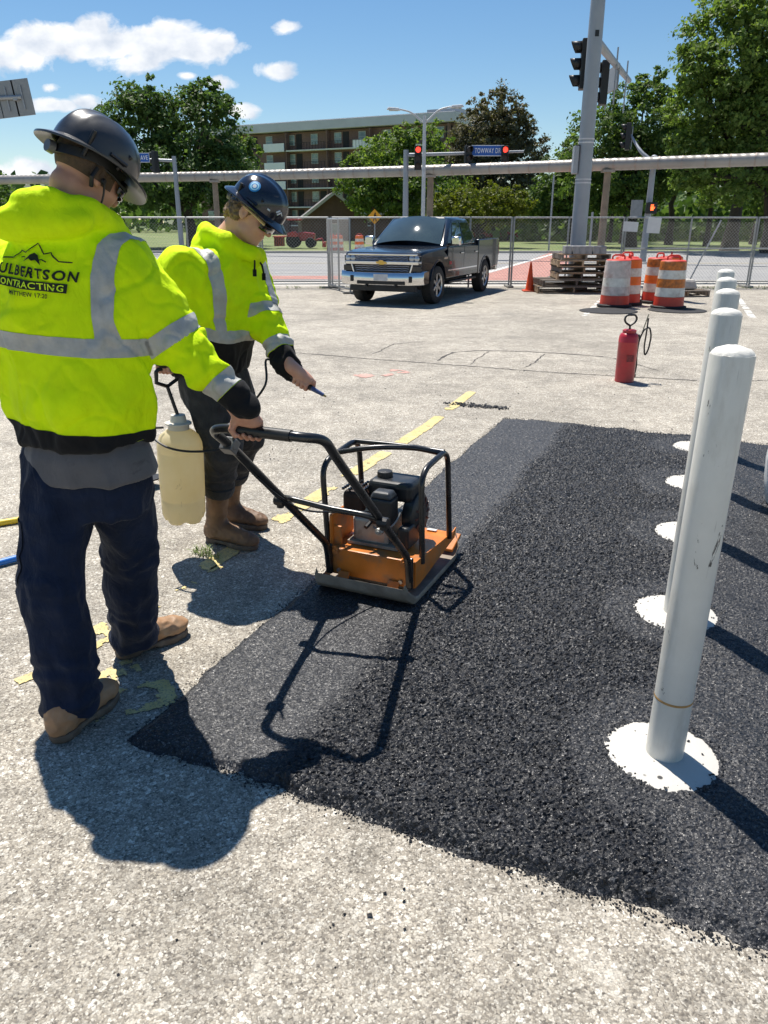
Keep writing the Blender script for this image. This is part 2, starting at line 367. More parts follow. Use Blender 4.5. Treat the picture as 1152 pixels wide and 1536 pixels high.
def build_patch():
    sv = np.concatenate([np.arange(-.04, 2.2, .0062), np.arange(2.2, PW, .03)])
    tv = [-.10]; 
    while tv[-1] < PL + .1: tv.append(tv[-1] + .0052 + .0017 * max(0, tv[-1]))
    tv = np.array(tv); S, T = np.meshgrid(sv, tv); rr = rs(3)
    S = S + rr.uniform(-.0018, .0018, S.shape); T = T + rr.uniform(-.0018, .0018, T.shape)
    X = PO[0] + S * PE1[0] + T * PE2[0]; Y = PO[1] + S * PE1[1] + T * PE2[1]
    s, t, d, comp, tamp, loose, edge, base = patch_field(X, Y)
    f1, val = worley(X * 82 + 2 * vnoise(X * 40, Y * 40, 2), Y * 82, 3); f2, v2 = worley(X * 150, Y * 150, 9)
    stone = np.clip(1 - f1 * 1.25, 0, 1) ** .55
    z = base + edge * ((.0108 * loose + .0036) * stone * (.3 + .7 * val) + (.0035 * loose + .0012) * np.clip(1 - f2 * 1.3, 0, 1) - .004 * loose)
    z = np.where(edge <= 0, -.01, z)
    n0, n1 = X.shape; idx = np.arange(n0 * n1).reshape(n0, n1)
    F = np.stack([idx[:-1, :-1], idx[:-1, 1:], idx[1:, 1:], idx[1:, :-1]], -1).reshape(-1, 4)
    keep = (d.ravel()[F] > -.004).any(1); F = F[keep]
    used = np.unique(F); remap = -np.ones(n0 * n1, dtype=np.int64); remap[used] = np.arange(len(used))
    V = np.stack([X.ravel(), Y.ravel(), np.maximum(z.ravel(), -.006)], 1)[used]; F = remap[F]
    n = NT('fresh_asphalt'); at = n.N.new('ShaderNodeAttribute'); at.attribute_name = 'stone'; al = n.N.new('ShaderNodeAttribute'); al.attribute_name = 'loose'
    v = n.pos(); fine = n.vor(v, 230); nz = n.noise(v, 420, 2)
    cs = n.ramp(at.outputs['Fac'], [(0, (.0045, .005, .0065)), (.55, (.008, .0088, .0115)), (.86, (.016, .017, .021)), (.96, (.05, .05, .052)), (1, (.14, .137, .135))])
    sp = n.N.new('ShaderNodeSeparateColor'); n.L.new(fine.outputs['Color'], sp.inputs[0])
    cc = n.ramp(sp.outputs[0], [(0, (.006, .0065, .008)), (.45, (.015, .016, .0195)), (.8, (.032, .033, .038)), (.94, (.075, .075, .076)), (1, (.19, .187, .183))])
    c = n.mix(al.outputs['Fac'], cc, cs)
    fac = n.vor(v, 150); vm = n.N.new('ShaderNodeVectorMath'); vm.operation = 'SUBTRACT'; n.L.new(fac.outputs['Color'], vm.inputs[0]); vm.inputs[1].default_value = (.5, .5, .5); vs2 = n.N.new('ShaderNodeVectorMath'); vs2.operation = 'SCALE'; n.L.new(vm.outputs[0], vs2.inputs[0]); n.L.new(n.rng(al.outputs['Fac'], 0, 1, .62, 1.0), vs2.inputs['Scale'])
    nb = n.bump(n.math('ADD', fine.outputs['Distance'], n.math('MULTIPLY', nz.outputs[0], .4)), .5, .002); va = n.N.new('ShaderNodeVectorMath'); va.operation = 'ADD'; n.L.new(nb, va.inputs[0]); n.L.new(vs2.outputs[0], va.inputs[1]); vn = n.N.new('ShaderNodeVectorMath'); vn.operation = 'NORMALIZE'; n.L.new(va.outputs[0], vn.inputs[0])
    n.set(color=c, rough=n.rng(sp.outputs[1], 0, 1, .34, .72), spec=.5, normal=vn.outputs[0])
    o = np_mesh('asphalt_patch', V, F, n.m, smooth=False); f_attr(o.data, 'stone', val.ravel()[used]); f_attr(o.data, 'loose', loose.ravel()[used]); o['kind'] = 'structure'
    MATS['fresh_asphalt'] = n.m
build_patch()
M_CRUMB = mat('asphalt_crumb', (.017, .0175, .02), .5, var=.5, scale=90, bump=.6, bscale=200, world=True)

# ---- loose crumbs of asphalt along the edges and pebbles of the old surface
def stones_mesh(name, P, rad, m, seed=0):
    g = rs(seed); oc = np.array([(1, 0, 0), (-1, 0, 0), (0, 1, 0), (0, -1, 0), (0, 0, 1), (0, 0, -1)], float)
    fc = np.array([(0, 2, 4), (2, 1, 4), (1, 3, 4), (3, 0, 4), (2, 0, 5), (1, 2, 5), (3, 1, 5), (0, 3, 5)])
    k = len(P); a = g.uniform(0, 6.28, k); sc = g.uniform(.6, 1.25, (k, 3)); sc[:, 2] *= .75
    V = oc[None] * sc[:, None] * g.uniform(.75, 1.2, (k, 6, 1)); ca, sa = np.cos(a)[:, None], np.sin(a)[:, None]
    tl = g.uniform(-.5, .5, k)[:, None]; x = V[..., 0] * ca - V[..., 1] * sa; y = V[..., 0] * sa + V[..., 1] * ca; z = V[..., 2] + tl * x
    V = np.stack([x, y, z], -1) * np.asarray(rad)[:, None, None] + P[:, None]
    F = (fc[None] + 6 * np.arange(k)[:, None, None]).reshape(-1, 3)
    o = np_mesh(name, V.reshape(-1, 3), F, m, smooth=False); o['kind'] = 'stuff'; return o
def build_crumbs():
    g = rs(11); P = []; Rr = []
    def along(s0, t0, s1, t1, n, sd, rlo, rhi):
        k = g.uniform(0, 1, n); s = s0 + (s1 - s0) * k; t = t0 + (t1 - t0) * k; off = np.abs(g.normal(0, sd, n)) * -1 + .02
        if s0 == s1: s = s + off
        else: t = t + off * (1 if t0 < 1 else -1)
        return s, t, g.uniform(rlo, rhi, n) * g.uniform(.5, 1, n)
    for a in [(0, 0, 0, PL, 1600, .022, .0015, .0055), (0, 0, 2.3, 0, 1700, .020, .0015, .006), (0, PL, 2.3, PL, 1500, .05, .002, .009)]:
        s, t, r = along(*a); x = PO[0] + s * PE1[0] + t * PE2[0]; y = PO[1] + s * PE1[1] + t * PE2[1]
        b = np.maximum(patch_field(x, y)[7], 0); P.append(np.stack([x, y, b + r * .45], 1)); Rr.append(r)
    q0 = G(672, 606); q1 = G(758, 613); k = g.uniform(0, 1, 260)      # a small spilled ridge beyond the patch
    x = q0.x + (q1.x - q0.x) * k + g.normal(0, .03, 260); y = q0.y + (q1.y - q0.y) * k + g.normal(0, .035, 260); r = g.uniform(.006, .022, 260) * g.uniform(.5, 1, 260)
    P.append(np.stack([x, y, r * .5], 1)); Rr.append(r)
    x = g.uniform(-2.2, 3.2, 300); y = g.uniform(1.0, 9.5, 300); s, t = patch_coords(x, y); ok = (s < -.02) | (t < -.02) | (t > PL + .02); x, y = x[ok], y[ok]; r = g.uniform(.0012, .004, len(x)) * (1 + .15 * y)
    P.append(np.stack([x, y, r * .4], 1)); Rr.append(r)
    for (px, py, n) in ((405, 682, 6), (415, 690, 4), (443, 673, 5), (590, 1360, 4), (683, 1408, 1), (505, 1380, 4)):
        c = G(px, py); x = c.x + g.normal(0, .03, n); y = c.y + g.normal(0, .03, n); r = g.uniform(.003, .007, n); P.append(np.stack([x, y, r * .5], 1)); Rr.append(r)
    o = stones_mesh('asphalt_crumbs', np.concatenate(P), np.concatenate(Rr), M_CRUMB, 4)
    tag(o, 'loose black asphalt crumbs along the edge of the fresh patch', 'gravel')
    # pale stones proud of the worn surface in the foreground
    k = 9000; y = .95 + 2.3 * g.uniform(0, 1, k) ** 1.5; x = g.uniform(-.58, .58, k) * (y + .35); s, t = patch_coords(x, y); ok = (s < -.04) | (t < -.05); x, y = x[ok], y[ok]
    r = g.uniform(.0016, .0038, len(x)); P2 = np.stack([x, y, -r * .45], 1)
    n = NT('pale_aggregate'); ri = n.N.new('ShaderNodeNewGeometry').outputs['Random Per Island']
    n.set(color=n.ramp(ri, [(0, (.17, .155, .14)), (.35, (.38, .34, .28)), (.75, (.55, .50, .42)), (1, (.8, .77, .7))]), rough=.6)
    o = stones_mesh('exposed_aggregate', P2, r, n.m, 8); tag(o, 'small pale stones standing out of the worn pavement', 'gravel')
build_crumbs()

# ---- paint on the old pavement: thin worn sheets of their own outline
def paint(name, a, b, w, wear, seed, m, z=.004, cell=.011, jag=.02):
    a = Vector(a).to_2d(); b = Vector(b).to_2d(); Ln = (b - a).length; d = (b - a) / Ln; q = Vector((-d.y, d.x))
    nu = max(2, int(Ln / cell)); nv = max(2, int(w / cell)); U, W = np.meshgrid(np.linspace(0, Ln, nu + 1), np.linspace(-w / 2, w / 2, nv + 1))
    g = rs(seed); U2 = U + g.uniform(-.3, .3, U.shape) * cell; W2 = W + g.uniform(-.3, .3, U.shape) * cell
    X = a.x + d.x * U2 + q.x * W2; Y = a.y + d.y * U2 + q.y * W2; idx = np.arange(X.size).reshape(X.shape)
    F = np.stack([idx[:-1, :-1], idx[:-1, 1:], idx[1:, 1:], idx[1:, :-1]], -1).reshape(-1, 4)
    uc = U.ravel()[F].mean(1); wc = W.ravel()[F].mean(1); nz = fbm(uc * 7 + seed, wc * 7, seed, 5); wr = np.array([wear(u / Ln) if callable(wear) else wear for u in uc])
    e = np.minimum(w / 2 - np.abs(wc), np.minimum(uc, Ln - uc)) / jag; keep = nz + .10 * np.clip(e, 0, 1) - .10 > wr
    F = F[keep]; o = np_mesh(name, np.stack([X.ravel(), Y.ravel(), np.full(X.size, z)], 1), F, m, smooth=False); o['kind'] = 'structure'; return o
nY = NT('worn_yellow_paint'); _v = nY.pos(); _k = nY.noise(_v, 130, 3); _k2 = nY.noise(_v, 9, 6, .65)
nY.set(color=nY.mix(nY.rng(_k.outputs[0], .50, .62, 0, .85), nY.mix(nY.rng(_k2.outputs[0], .35, .65), (.58, .45, .16), (.70, .58, .27)), (.30, .26, .17)), rough=.75, normal=nY.bump(_k.outputs[0], .5, .003))
paint('painted_line', G(405, 790), G(640, 640), .11, lambda u: .455 - .10 * u, 3, nY.m)
paint('painted_line', G(640, 640), G(712, 585), .10, lambda u: .34 + .16 * u, 5, nY.m)
paint('painted_line', G(228, 912), G(292, 872), .085, .38, 9, nY.m)
paint('painted_line', G(118, 972), G(172, 940), .15, .33, 6, nY.m); paint('painted_line', G(120, 1030), G(215, 1000), .19, .44, 8, nY.m); paint('painted_line', G(25, 1024), G(60, 1010), .05, .34, 12, nY.m)
paint('painted_line', G(140, 1062), G(262, 1035), .19, .45, 14, nY.m); paint('painted_line', G(300, 866), G(330, 850), .05, .42, 15, nY.m)
paint('painted_line', G(290, 862), G(400, 795), .10, .47, 18, nY.m)
for a, b, w, s in ((G(876, 474), G(908, 444), .10, 21), (G(1108, 448), G(1130, 478), .12, 22)): paint('painted_line', a, b, w, .40, s, M_WHITE_LINE, cell=.03)
paint('painted_line', G(540, 566), G(605, 556), .30, .52, 25, mat('faded_pink_paint', (.52, .30, .25), .8, var=.2, world=True), cell=.02)
nC = mat('crack_filler', (.055, .05, .045), .85, var=.4, scale=40, world=True)
def crack(pts, w, seed):
    g = rs(seed); P = [G(*p).to_2d() for p in pts]; Q = []
    for a, b in zip(P[:-1], P[1:]):
        k = max(2, int((b - a).length / .05))
        for i in range(k): Q.append(a.lerp(b, i / k) + Vector(g.normal(0, .008, 2)))
    Q.append(P[-1]); v = []; f = []
    for i, q in enumerate(Q):
        d = (Q[min(i + 1, len(Q) - 1)] - Q[max(0, i - 1)]).normalized(); n_ = Vector((-d.y, d.x)) * w * 1.5 * g.uniform(.3, 1.0) * (.35 if i in (0, len(Q) - 1) else 1)
        v += [(q.x - n_.x, q.y - n_.y, .0025), (q.x + n_.x, q.y + n_.y, .0025)]
        if i: f.append((2 * i - 2, 2 * i - 1, 2 * i + 1, 2 * i))
    o = MB().add(v, f).build('pavement_crack', nC); o['kind'] = 'structure'
for i, (pts, w) in enumerate([([(440, 529), (560, 539), (700, 549), (830, 559), (1046, 571)], .013), ([(656, 541), (678, 529), (714, 526), (781, 527), (850, 531), (915, 536)], .016), ([(817, 531), (800, 545), (786, 552)], .008),
        ([(735, 527), (715, 538), (706, 547)], .007), ([(915, 536), (960, 548), (990, 557)], .007), ([(560, 531), (591, 516), (640, 512)], .008), ([(1075, 574), (1152, 570)], .01), ([(430, 470), (620, 478), (790, 470)], .006)]): crack(pts, w, i + 50)

# ---- tufts of grass in the joints
def grass(name, spots, label, seed=0, cols=((.10, .17, .03), (.22, .27, .07))):
    g = rs(seed); V = []; F = []
    for (c, rad, n, h) in spots:
        for _ in range(n):
            a = g.uniform(0, 6.28); r = rad * math.sqrt(g.uniform()); b = np.array([c[0] + r * math.cos(a), c[1] + r * math.sin(a), -.004]); la = g.uniform(0, 6.28); ln = h * g.uniform(.5, 1.2); t = g.uniform(.15, 1.0)
            d = np.array([math.cos(la) * t, math.sin(la) * t, 1.0]); d /= np.linalg.norm(d); sd = np.array([-math.sin(la), math.cos(la), 0]) * h * .05; o = len(V)
            V += [b - sd, b + sd, b + d * ln * .6 + sd * .7, b + d * ln * .6 - sd * .7, b + d * ln + np.array([math.cos(la), math.sin(la), -.6]) * ln * .25]; F += [(o, o + 1, o + 2, o + 3), (o + 3, o + 2, o + 4)]
    n = NT(name + '_blades'); ri = n.N.new('ShaderNodeNewGeometry').outputs['Random Per Island']; n.set(color=n.mix(ri, cols[0], cols[1]), rough=.6)
    o = MB().add(V, F).build(name, n.m); tag(o, label, 'grass', kind='stuff'); return o
grass('grass_tuft', [(G(303, 830), .05, 90, .05), (G(320, 838), .03, 30, .05), (G(240, 818), .08, 30, .02)], 'small green weed tuft beside the brown work boot', 1)
# ================================================================== IMPLICIT SURFACES (bodies and clothing)
class Field:
    def __init__(s, lo, hi, h):
        s.lo = np.array(lo, float); s.h = h; s.n = np.ceil((np.array(hi, float) - s.lo) / h).astype(int) + 1; s.D = np.full(tuple(s.n), .5, dtype=np.float32)
    def add(s, prim, k=.02, op='u'):
        fn, lo, hi = prim; m = .03 + 1.5 * k
        a = np.clip(np.floor((np.array(lo) - m - s.lo) / s.h).astype(int), 0, s.n); b = np.clip(np.ceil((np.array(hi) + m - s.lo) / s.h).astype(int) + 1, 0, s.n)
        if (b <= a).any(): return s
        x, y, z = [(s.lo[i] + s.h * np.arange(a[i], b[i])).astype(np.float32) for i in range(3)]
        d = fn(x[:, None, None], y[None, :, None], z[None, None, :]).astype(np.float32); sl = tuple(slice(a[i], b[i]) for i in range(3)); e = s.D[sl]
        if op == 'u':
            h = np.clip(.5 + .5 * (e - d) / k, 0, 1); s.D[sl] = e + (d - e) * h - k * h * (1 - h)
        else:
            h = np.clip(.5 - .5 * (e + d) / k, 0, 1); s.D[sl] = e + (-d - e) * h + k * h * (1 - h)
        return s
    def mesh(s):
        D = s.D; S = D < 0; n = s.n; acc = np.zeros((n[0] - 1, n[1] - 1, n[2] - 1), dtype=np.uint8)
        for i in (0, 1):
            for j in (0, 1):
                for k in (0, 1): acc += S[i:n[0] - 1 + i, j:n[1] - 1 + j, k:n[2] - 1 + k]
        ijk = np.argwhere((acc > 0) & (acc < 8)); idx = -np.ones(acc.shape, dtype=np.int64); idx[tuple(ijk.T)] = np.arange(len(ijk))
        C = {}
        for i in (0, 1):
            for j in (0, 1):
                for k in (0, 1): C[i, j, k] = D[ijk[:, 0] + i, ijk[:, 1] + j, ijk[:, 2] + k]
        P = np.zeros((len(ijk), 3)); W = np.zeros(len(ijk)); cs = list(C)
        for a in cs:
            for ax in range(3):
                if a[ax]: continue
                b = list(a); b[ax] = 1; b = tuple(b); da, db = C[a], C[b]; c = (da < 0) != (db < 0); t = np.where(c, da / np.where(c, da - db, 1), 0)
                p = np.array(a, float)[None].repeat(len(t), 0); p[:, ax] += t; P += p * c[:, None]; W += c
        V = (ijk + P / W[:, None]) * s.h + s.lo; F = []
        for ax in range(3):
            o1, o2 = [(1, 2), (2, 0), (0, 1)][ax]; sl0 = [slice(None)] * 3; sl1 = [slice(None)] * 3; sl0[ax] = slice(0, -1); sl1[ax] = slice(1, None)
            A = S[tuple(sl0)]; B = S[tuple(sl1)]; e = np.argwhere(A != B); e = e[(e[:, o1] > 0) & (e[:, o2] > 0) & (e[:, o1] < n[o1] - 1) & (e[:, o2] < n[o2] - 1)]
            fl = A[tuple(e.T)]; q = []
            for (u, w) in ((-1, -1), (0, -1), (0, 0), (-1, 0)):
                g = e.copy(); g[:, o1] += u; g[:, o2] += w; q.append(idx[tuple(g.T)])
            q = np.stack(q, 1); q[~fl] = q[~fl][:, ::-1]; F.append(q)
        F = np.concatenate(F); F = F[(F >= 0).all(1)]; return V, F
def A3(p): return np.array(p, dtype=np.float32)
def rcone(a, b, r1, r2=None):
    a, b = A3(a), A3(b); r2 = r1 if r2 is None else r2; ba = b - a; L2 = max(float(ba @ ba), 1e-9)
    def fn(x, y, z):
        t = np.clip(((x - a[0]) * ba[0] + (y - a[1]) * ba[1] + (z - a[2]) * ba[2]) / L2, 0, 1)
        return np.sqrt((x - a[0] - t * ba[0]) ** 2 + (y - a[1] - t * ba[1]) ** 2 + (z - a[2] - t * ba[2]) ** 2) - (r1 + (r2 - r1) * t)
    r = max(r1, r2); return fn, np.minimum(a, b) - r, np.maximum(a, b) + r
def ell(c, rad, fr=None):
    """ellipsoid; fr = three unit axes"""
    c = A3(c); rad = A3(rad); M = np.eye(3, dtype=np.float32) if fr is None else np.array([A3(v) for v in fr])
    def fn(x, y, z):
        dx, dy, dz = x - c[0], y - c[1], z - c[2]; q = 0; q2 = 0
        for i in range(3):
            l = dx * M[i, 0] + dy * M[i, 1] + dz * M[i, 2]; q = q + (l / rad[i]) ** 2; q2 = q2 + (l / rad[i] ** 2) ** 2
        k0 = np.sqrt(q); return k0 * (k0 - 1) / np.maximum(np.sqrt(q2), 1e-6)
    R_ = rad.max(); return fn, c - R_, c + R_
def rbox(c, half, r, fr=None):
    c = A3(c); half = A3(half) - r; M = np.eye(3, dtype=np.float32) if fr is None else np.array([A3(v) for v in fr])
    def fn(x, y, z):
        dx, dy, dz = x - c[0], y - c[1], z - c[2]; o = 0; mx = None
        for i in range(3):
            l = np.abs(dx * M[i, 0] + dy * M[i, 1] + dz * M[i, 2]) - half[i]; o = o + np.maximum(l, 0) ** 2; mx = l if mx is None else np.maximum(mx, l)
        return np.sqrt(o) + np.minimum(mx, 0) - r
    R_ = float(np.linalg.norm(half)) + r; return fn, c - R_, c + R_
def loft(st, side):
    """stations (centre, half width along side, half depth): a trunk of elliptic sections stacked in z"""
    st = sorted(st, key=lambda q: q[0][2]); zs = np.array([q[0][2] for q in st]); cx = np.array([q[0][0] for q in st]); cy = np.array([q[0][1] for q in st])
    aa = np.array([q[1] for q in st]); bb = np.array([q[2] for q in st]); s = np.array(side[:2], float); s = s / np.linalg.norm(s); fz, lz = zs[0], zs[-1]
    def fn(x, y, z):
        zc = np.clip(z, fz, lz); X = np.interp(zc, zs, cx); Y = np.interp(zc, zs, cy); a = np.interp(zc, zs, aa); b = np.interp(zc, zs, bb)
        u = (x - X) * s[0] + (y - Y) * s[1]; w = -(x - X) * s[1] + (y - Y) * s[0]; k = np.sqrt((u / a) ** 2 + (w / b) ** 2 + 1e-9); g = np.sqrt((u / a ** 2) ** 2 + (w / b ** 2) ** 2 + 1e-9)
        d = k * (k - 1) / g; d = np.maximum(d, -np.minimum(a, b)); dz = np.maximum(np.maximum(fz - z, z - lz), 0)
        return np.where(dz > 0, np.sqrt(np.maximum(d, 0) ** 2 + dz ** 2), np.maximum(d, np.maximum(fz - z, z - lz)))
    r = max(aa.max(), bb.max()); return fn, A3((cx.min() - r, cy.min() - r, fz)), A3((cx.max() + r, cy.max() + r, lz))
def pt(fn, V): return fn(V[:, 0], V[:, 1], V[:, 2])
def normals(V, F):
    a = V[F[:, 2]] - V[F[:, 0]]; b = V[F[:, 3 if F.shape[1] > 3 else 1]] - V[F[:, 1 if F.shape[1] > 3 else 0]]; n = np.cross(a, b) if F.shape[1] > 3 else np.cross(V[F[:, 1]] - V[F[:, 0]], V[F[:, 2]] - V[F[:, 0]])
    N = np.zeros_like(V)
    for k in range(F.shape[1]): np.add.at(N, F[:, k], n)
    return N / np.maximum(np.linalg.norm(N, axis=1), 1e-9)[:, None]
def smooth_v(V, F, it=2, lam=.5):
    n = len(V); k = F.shape[1]; E = np.concatenate([np.stack([F[:, i], F[:, (i + 1) % k]], 1) for i in range(k)])
    for _ in range(it):
        S = np.zeros_like(V); C = np.zeros(n); np.add.at(S, E[:, 0], V[E[:, 1]]); np.add.at(S, E[:, 1], V[E[:, 0]]); np.add.at(C, E[:, 0], 1); np.add.at(C, E[:, 1], 1)
        V = V + lam * (S / np.maximum(C, 1)[:, None] - V)
    return V
def clip(V, F, N, sd, off):
    """the piece of a surface where sd < 0, lifted by off along the normals, with a clean cut outline"""
    T = np.concatenate([F[:, [0, 1, 2]], F[:, [0, 2, 3]]]) if F.shape[1] == 4 else F
    T = T[(sd[T] < 0).any(1)]; P = V + N * off; ins = (sd[T] < 0).all(1); verts = []; faces = []; cache = {}
    def vid(key, p):
        if key not in cache: cache[key] = len(verts); verts.append(p)
        return cache[key]
    for t in T[ins]: faces.append([vid((i, i), P[i]) for i in t])
    for t in T[~ins]:
        poly = []
        for a, b in ((t[0], t[1]), (t[1], t[2]), (t[2], t[0])):
            if sd[a] < 0: poly.append(vid((a, a), P[a]))
            if (sd[a] < 0) != (sd[b] < 0):
                k = sd[a] / (sd[a] - sd[b]); poly.append(vid((min(a, b), max(a, b)), P[a] + (P[b] - P[a]) * k))
        if len(poly) >= 3: faces.append(poly)
    return verts, faces
def clip_obj(name, V, F, N, sd, off, m, parent, base):
    v, f = clip(V, F, N, sd, off)
    if not f: return None
    me = bpy.data.meshes.new(name); me.from_pydata([tuple(p - base) for p in v], [], f); me.shade_smooth(); return link(name, me, m, parent)
def part_mesh(name, V, F, m, parent, base): 
    return np_mesh(name, V - base, F, m, parent)
def ridged(V, sc, seed, amp, sharp=1.0):
    o = Vector((seed * 7.3, seed * 3.1, seed * 5.7)); out = np.empty(len(V)); S = np.array(sc)
    for i, p in enumerate(V * S):
        out[i] = 1 - abs(mnoise.noise(Vector(p) + o)) * 2.0
    return (out - .55) * amp
def unit(v): v = Vector(v); return v.normalized()
def seg_param(V, pts):
    """length along a polyline and distance to it"""
    best = np.full(len(V), 9.); tt = np.zeros(len(V)); acc = 0
    for a, b in zip(pts[:-1], pts[1:]):
        a = np.array(a, float); b = np.array(b, float); ba = b - a; L = np.linalg.norm(ba); k = np.clip((V - a) @ ba / L ** 2, 0, 1); d = np.linalg.norm(V - a - k[:, None] * ba, axis=1); m = d < best
        best = np.where(m, d, best); tt = np.where(m, acc + k * L, tt); acc += L
    return tt, best
# ================================================================== PEOPLE
def m_fabric(name, col, rough=.85, var=.1, weave=900, b=.25, stain=None, sheen=.2, trans=0., wr=0.):
    n = NT(name); v = n.tc(); a = n.noise(v, 14, 5); w = n.noise(v, weave, 2); c = n.mix(1., tuple(col), n.rng(a.outputs[0], .3, .7, 1 - var, 1 + var), 'MULTIPLY')
    if stain: d = n.noise(n.map(v, (1, 1, 1.6)), 7, 8, .7, .6); c = n.mix(n.rng(d.outputs[0], .57, .70, 0, stain[1]), c, tuple(stain[0]))
    nb = n.bump(w.outputs[0], b, .002)
    if wr: nb = n.bump(n.noise(n.map(v, (1, 1, .55)), 26, 4, .55, .8).outputs[0], wr, .012, nb)
    n.set(color=c, rough=rough, spec=.2, sheen=sheen, normal=nb)
    if trans:
        t = n.N.new('ShaderNodeBsdfTranslucent'); n.L.new(c, t.inputs[0]); mx = n.N.new('ShaderNodeMixShader'); mx.inputs[0].default_value = trans
        n.L.new(n.p.outputs[0], mx.inputs[1]); n.L.new(t.outputs[0], mx.inputs[2]); n.L.new(mx.outputs[0], n.out.inputs[0])
    return n.m
M_HIVIS = m_fabric('hi_vis_fleece', (.70, .97, .002), .8, .08, 700, .25, sheen=.0, wr=.5)
M_REFL = mat('reflective_tape', (.43, .43, .40), .5, .0, var=.16, scale=22, bump=.5, bscale=38, bdist=.008)
M_BLACKF = m_fabric('black_rib_knit', (.010, .010, .011), .85, .2, 500, .3, wr=.2, sheen=.05)
M_NAVY = m_fabric('navy_work_trousers', (.0085, .016, .040), .78, .25, 800, .25, ((.03, .035, .05), .45), sheen=.08, wr=.75)
M_DENIM = m_fabric('charcoal_jeans', (.038, .040, .043), .85, .3, 900, .3, ((.07, .07, .07), .5), sheen=.1, wr=.7)
M_SHIRT = m_fabric('grey_shirt', (.115, .112, .118), .85, .12, 900, .25, ((.03, .03, .032), .55), wr=.3)
M_BOOT = mat('tan_leather', (.36, .20, .10), .62, var=.18, scale=14, dirt=(.42, .32, .22), dirt_amt=.5, bump=.25, bscale=90)
M_BOOT2 = mat('muddy_brown_leather', (.20, .115, .062), .65, var=.3, scale=10, dirt=(.07, .045, .03), dirt_amt=.75, bump=.3, bscale=80)
M_SOLE = mat('boot_rubber', (.12, .09, .065), .8, var=.3, scale=20, dirt=(.26, .21, .16), dirt_amt=.6)
def m_skin(name, a, b):
    n = NT(name); v = n.tc(); k = n.noise(v, 18, 4); f = n.noise(v, 120, 3)
    n.set(color=n.mix(n.rng(k.outputs[0], .35, .65), a, b), rough=.5, spec=.4, sss=.12, normal=n.bump(f.outputs[0], .15, .002)); n.p.inputs['Subsurface Radius'].default_value = (.012, .005, .003); return n.m
M_SKIN = m_skin('skin_tan', (.50, .25, .165), (.58, .31, .215)); M_SKIN2 = m_skin('skin_fair', (.60, .31, .215), (.66, .37, .27))
M_HAT = mat('dark_hard_hat_shell', (.024, .025, .028), .36, var=.35, scale=7, coat=.35, dirt=(.11, .11, .115), dirt_amt=.35, rvar=.14, bump=.05, bscale=30)
M_HATB = mat('navy_hard_hat_shell', (.008, .0105, .020), .20, var=.3, scale=7, coat=.5, dirt=(.05, .05, .055), dirt_amt=.3, rvar=.1)
M_PLASTIC = mat('black_plastic', (.013, .013, .014), .42, var=.3, scale=20, bump=.05)
M_LENS = mat('dark_lens', (.006, .006, .007), .06, var=.1, scale=9, coat=.6, rvar=.03)
M_HAIR = mat('short_brown_hair', (.085, .052, .030), .75, var=.35, scale=60, bump=.6, bscale=220)
M_HAIR2 = mat('light_brown_hair', (.21, .135, .075), .6, var=.45, scale=50, bump=.8, bscale=160)

def head_prims(C, f, r, u):
    C, f, r, u = [np.array(v, float) for v in (C, f, r, u)]
    def P(a, b, c): return C + r * a + f * b + u * c
    fr = (r, f, u); Q = [(ell(P(0, -.012, .022), (.077, .098, .090), fr), .01), (ell(P(0, .028, -.052), (.058, .066, .078), fr), .03), (ell(P(0, .062, -.105), (.026, .027, .022), fr), .02),
        (rcone(P(-.042, .018, -.082), P(0, .060, -.105), .021, .019), .025), (rcone(P(.042, .018, -.082), P(0, .060, -.105), .021, .019), .025),
        (rcone(P(0, .088, .006), P(0, .108, -.034), .0095, .0125), .012), (ell(P(-.011, .100, -.038), (.008, .010, .007), fr), .006), (ell(P(.011, .100, -.038), (.008, .010, .007), fr), .006),
        (ell(P(0, .087, -.064), (.024, .012, .0065), fr), .006), (ell(P(0, .085, -.077), (.020, .012, .0075), fr), .006), (rcone(P(-.034, .074, .020), P(.034, .074, .020), .013), .014), (ell(P(-.040, .062, -.032), (.022, .022, .02), fr), .025), (ell(P(.040, .062, -.032), (.022, .022, .02), fr), .025)]
    for sgn in (-1, 1):
        Q.append((ell(P(sgn * .080, -.016, -.012), (.010, .021, .032), fr), .006)); Q.append((ell(P(sgn * .078, -.008, -.036), (.008, .011, .012), fr), .006))
    cut = [(ell(P(s_ * .032, .098, .002), (.016, .012, .009), fr), .008) for s_ in (-1, 1)] + [(ell(P(s_ * .0885, -.010, -.010), (.006, .010, .017), fr), .004) for s_ in (-1, 1)] + [(rcone(P(-.020, .1005, -.0705), P(.020, .1005, -.0705), .0022), .003)]
    return Q, cut, P
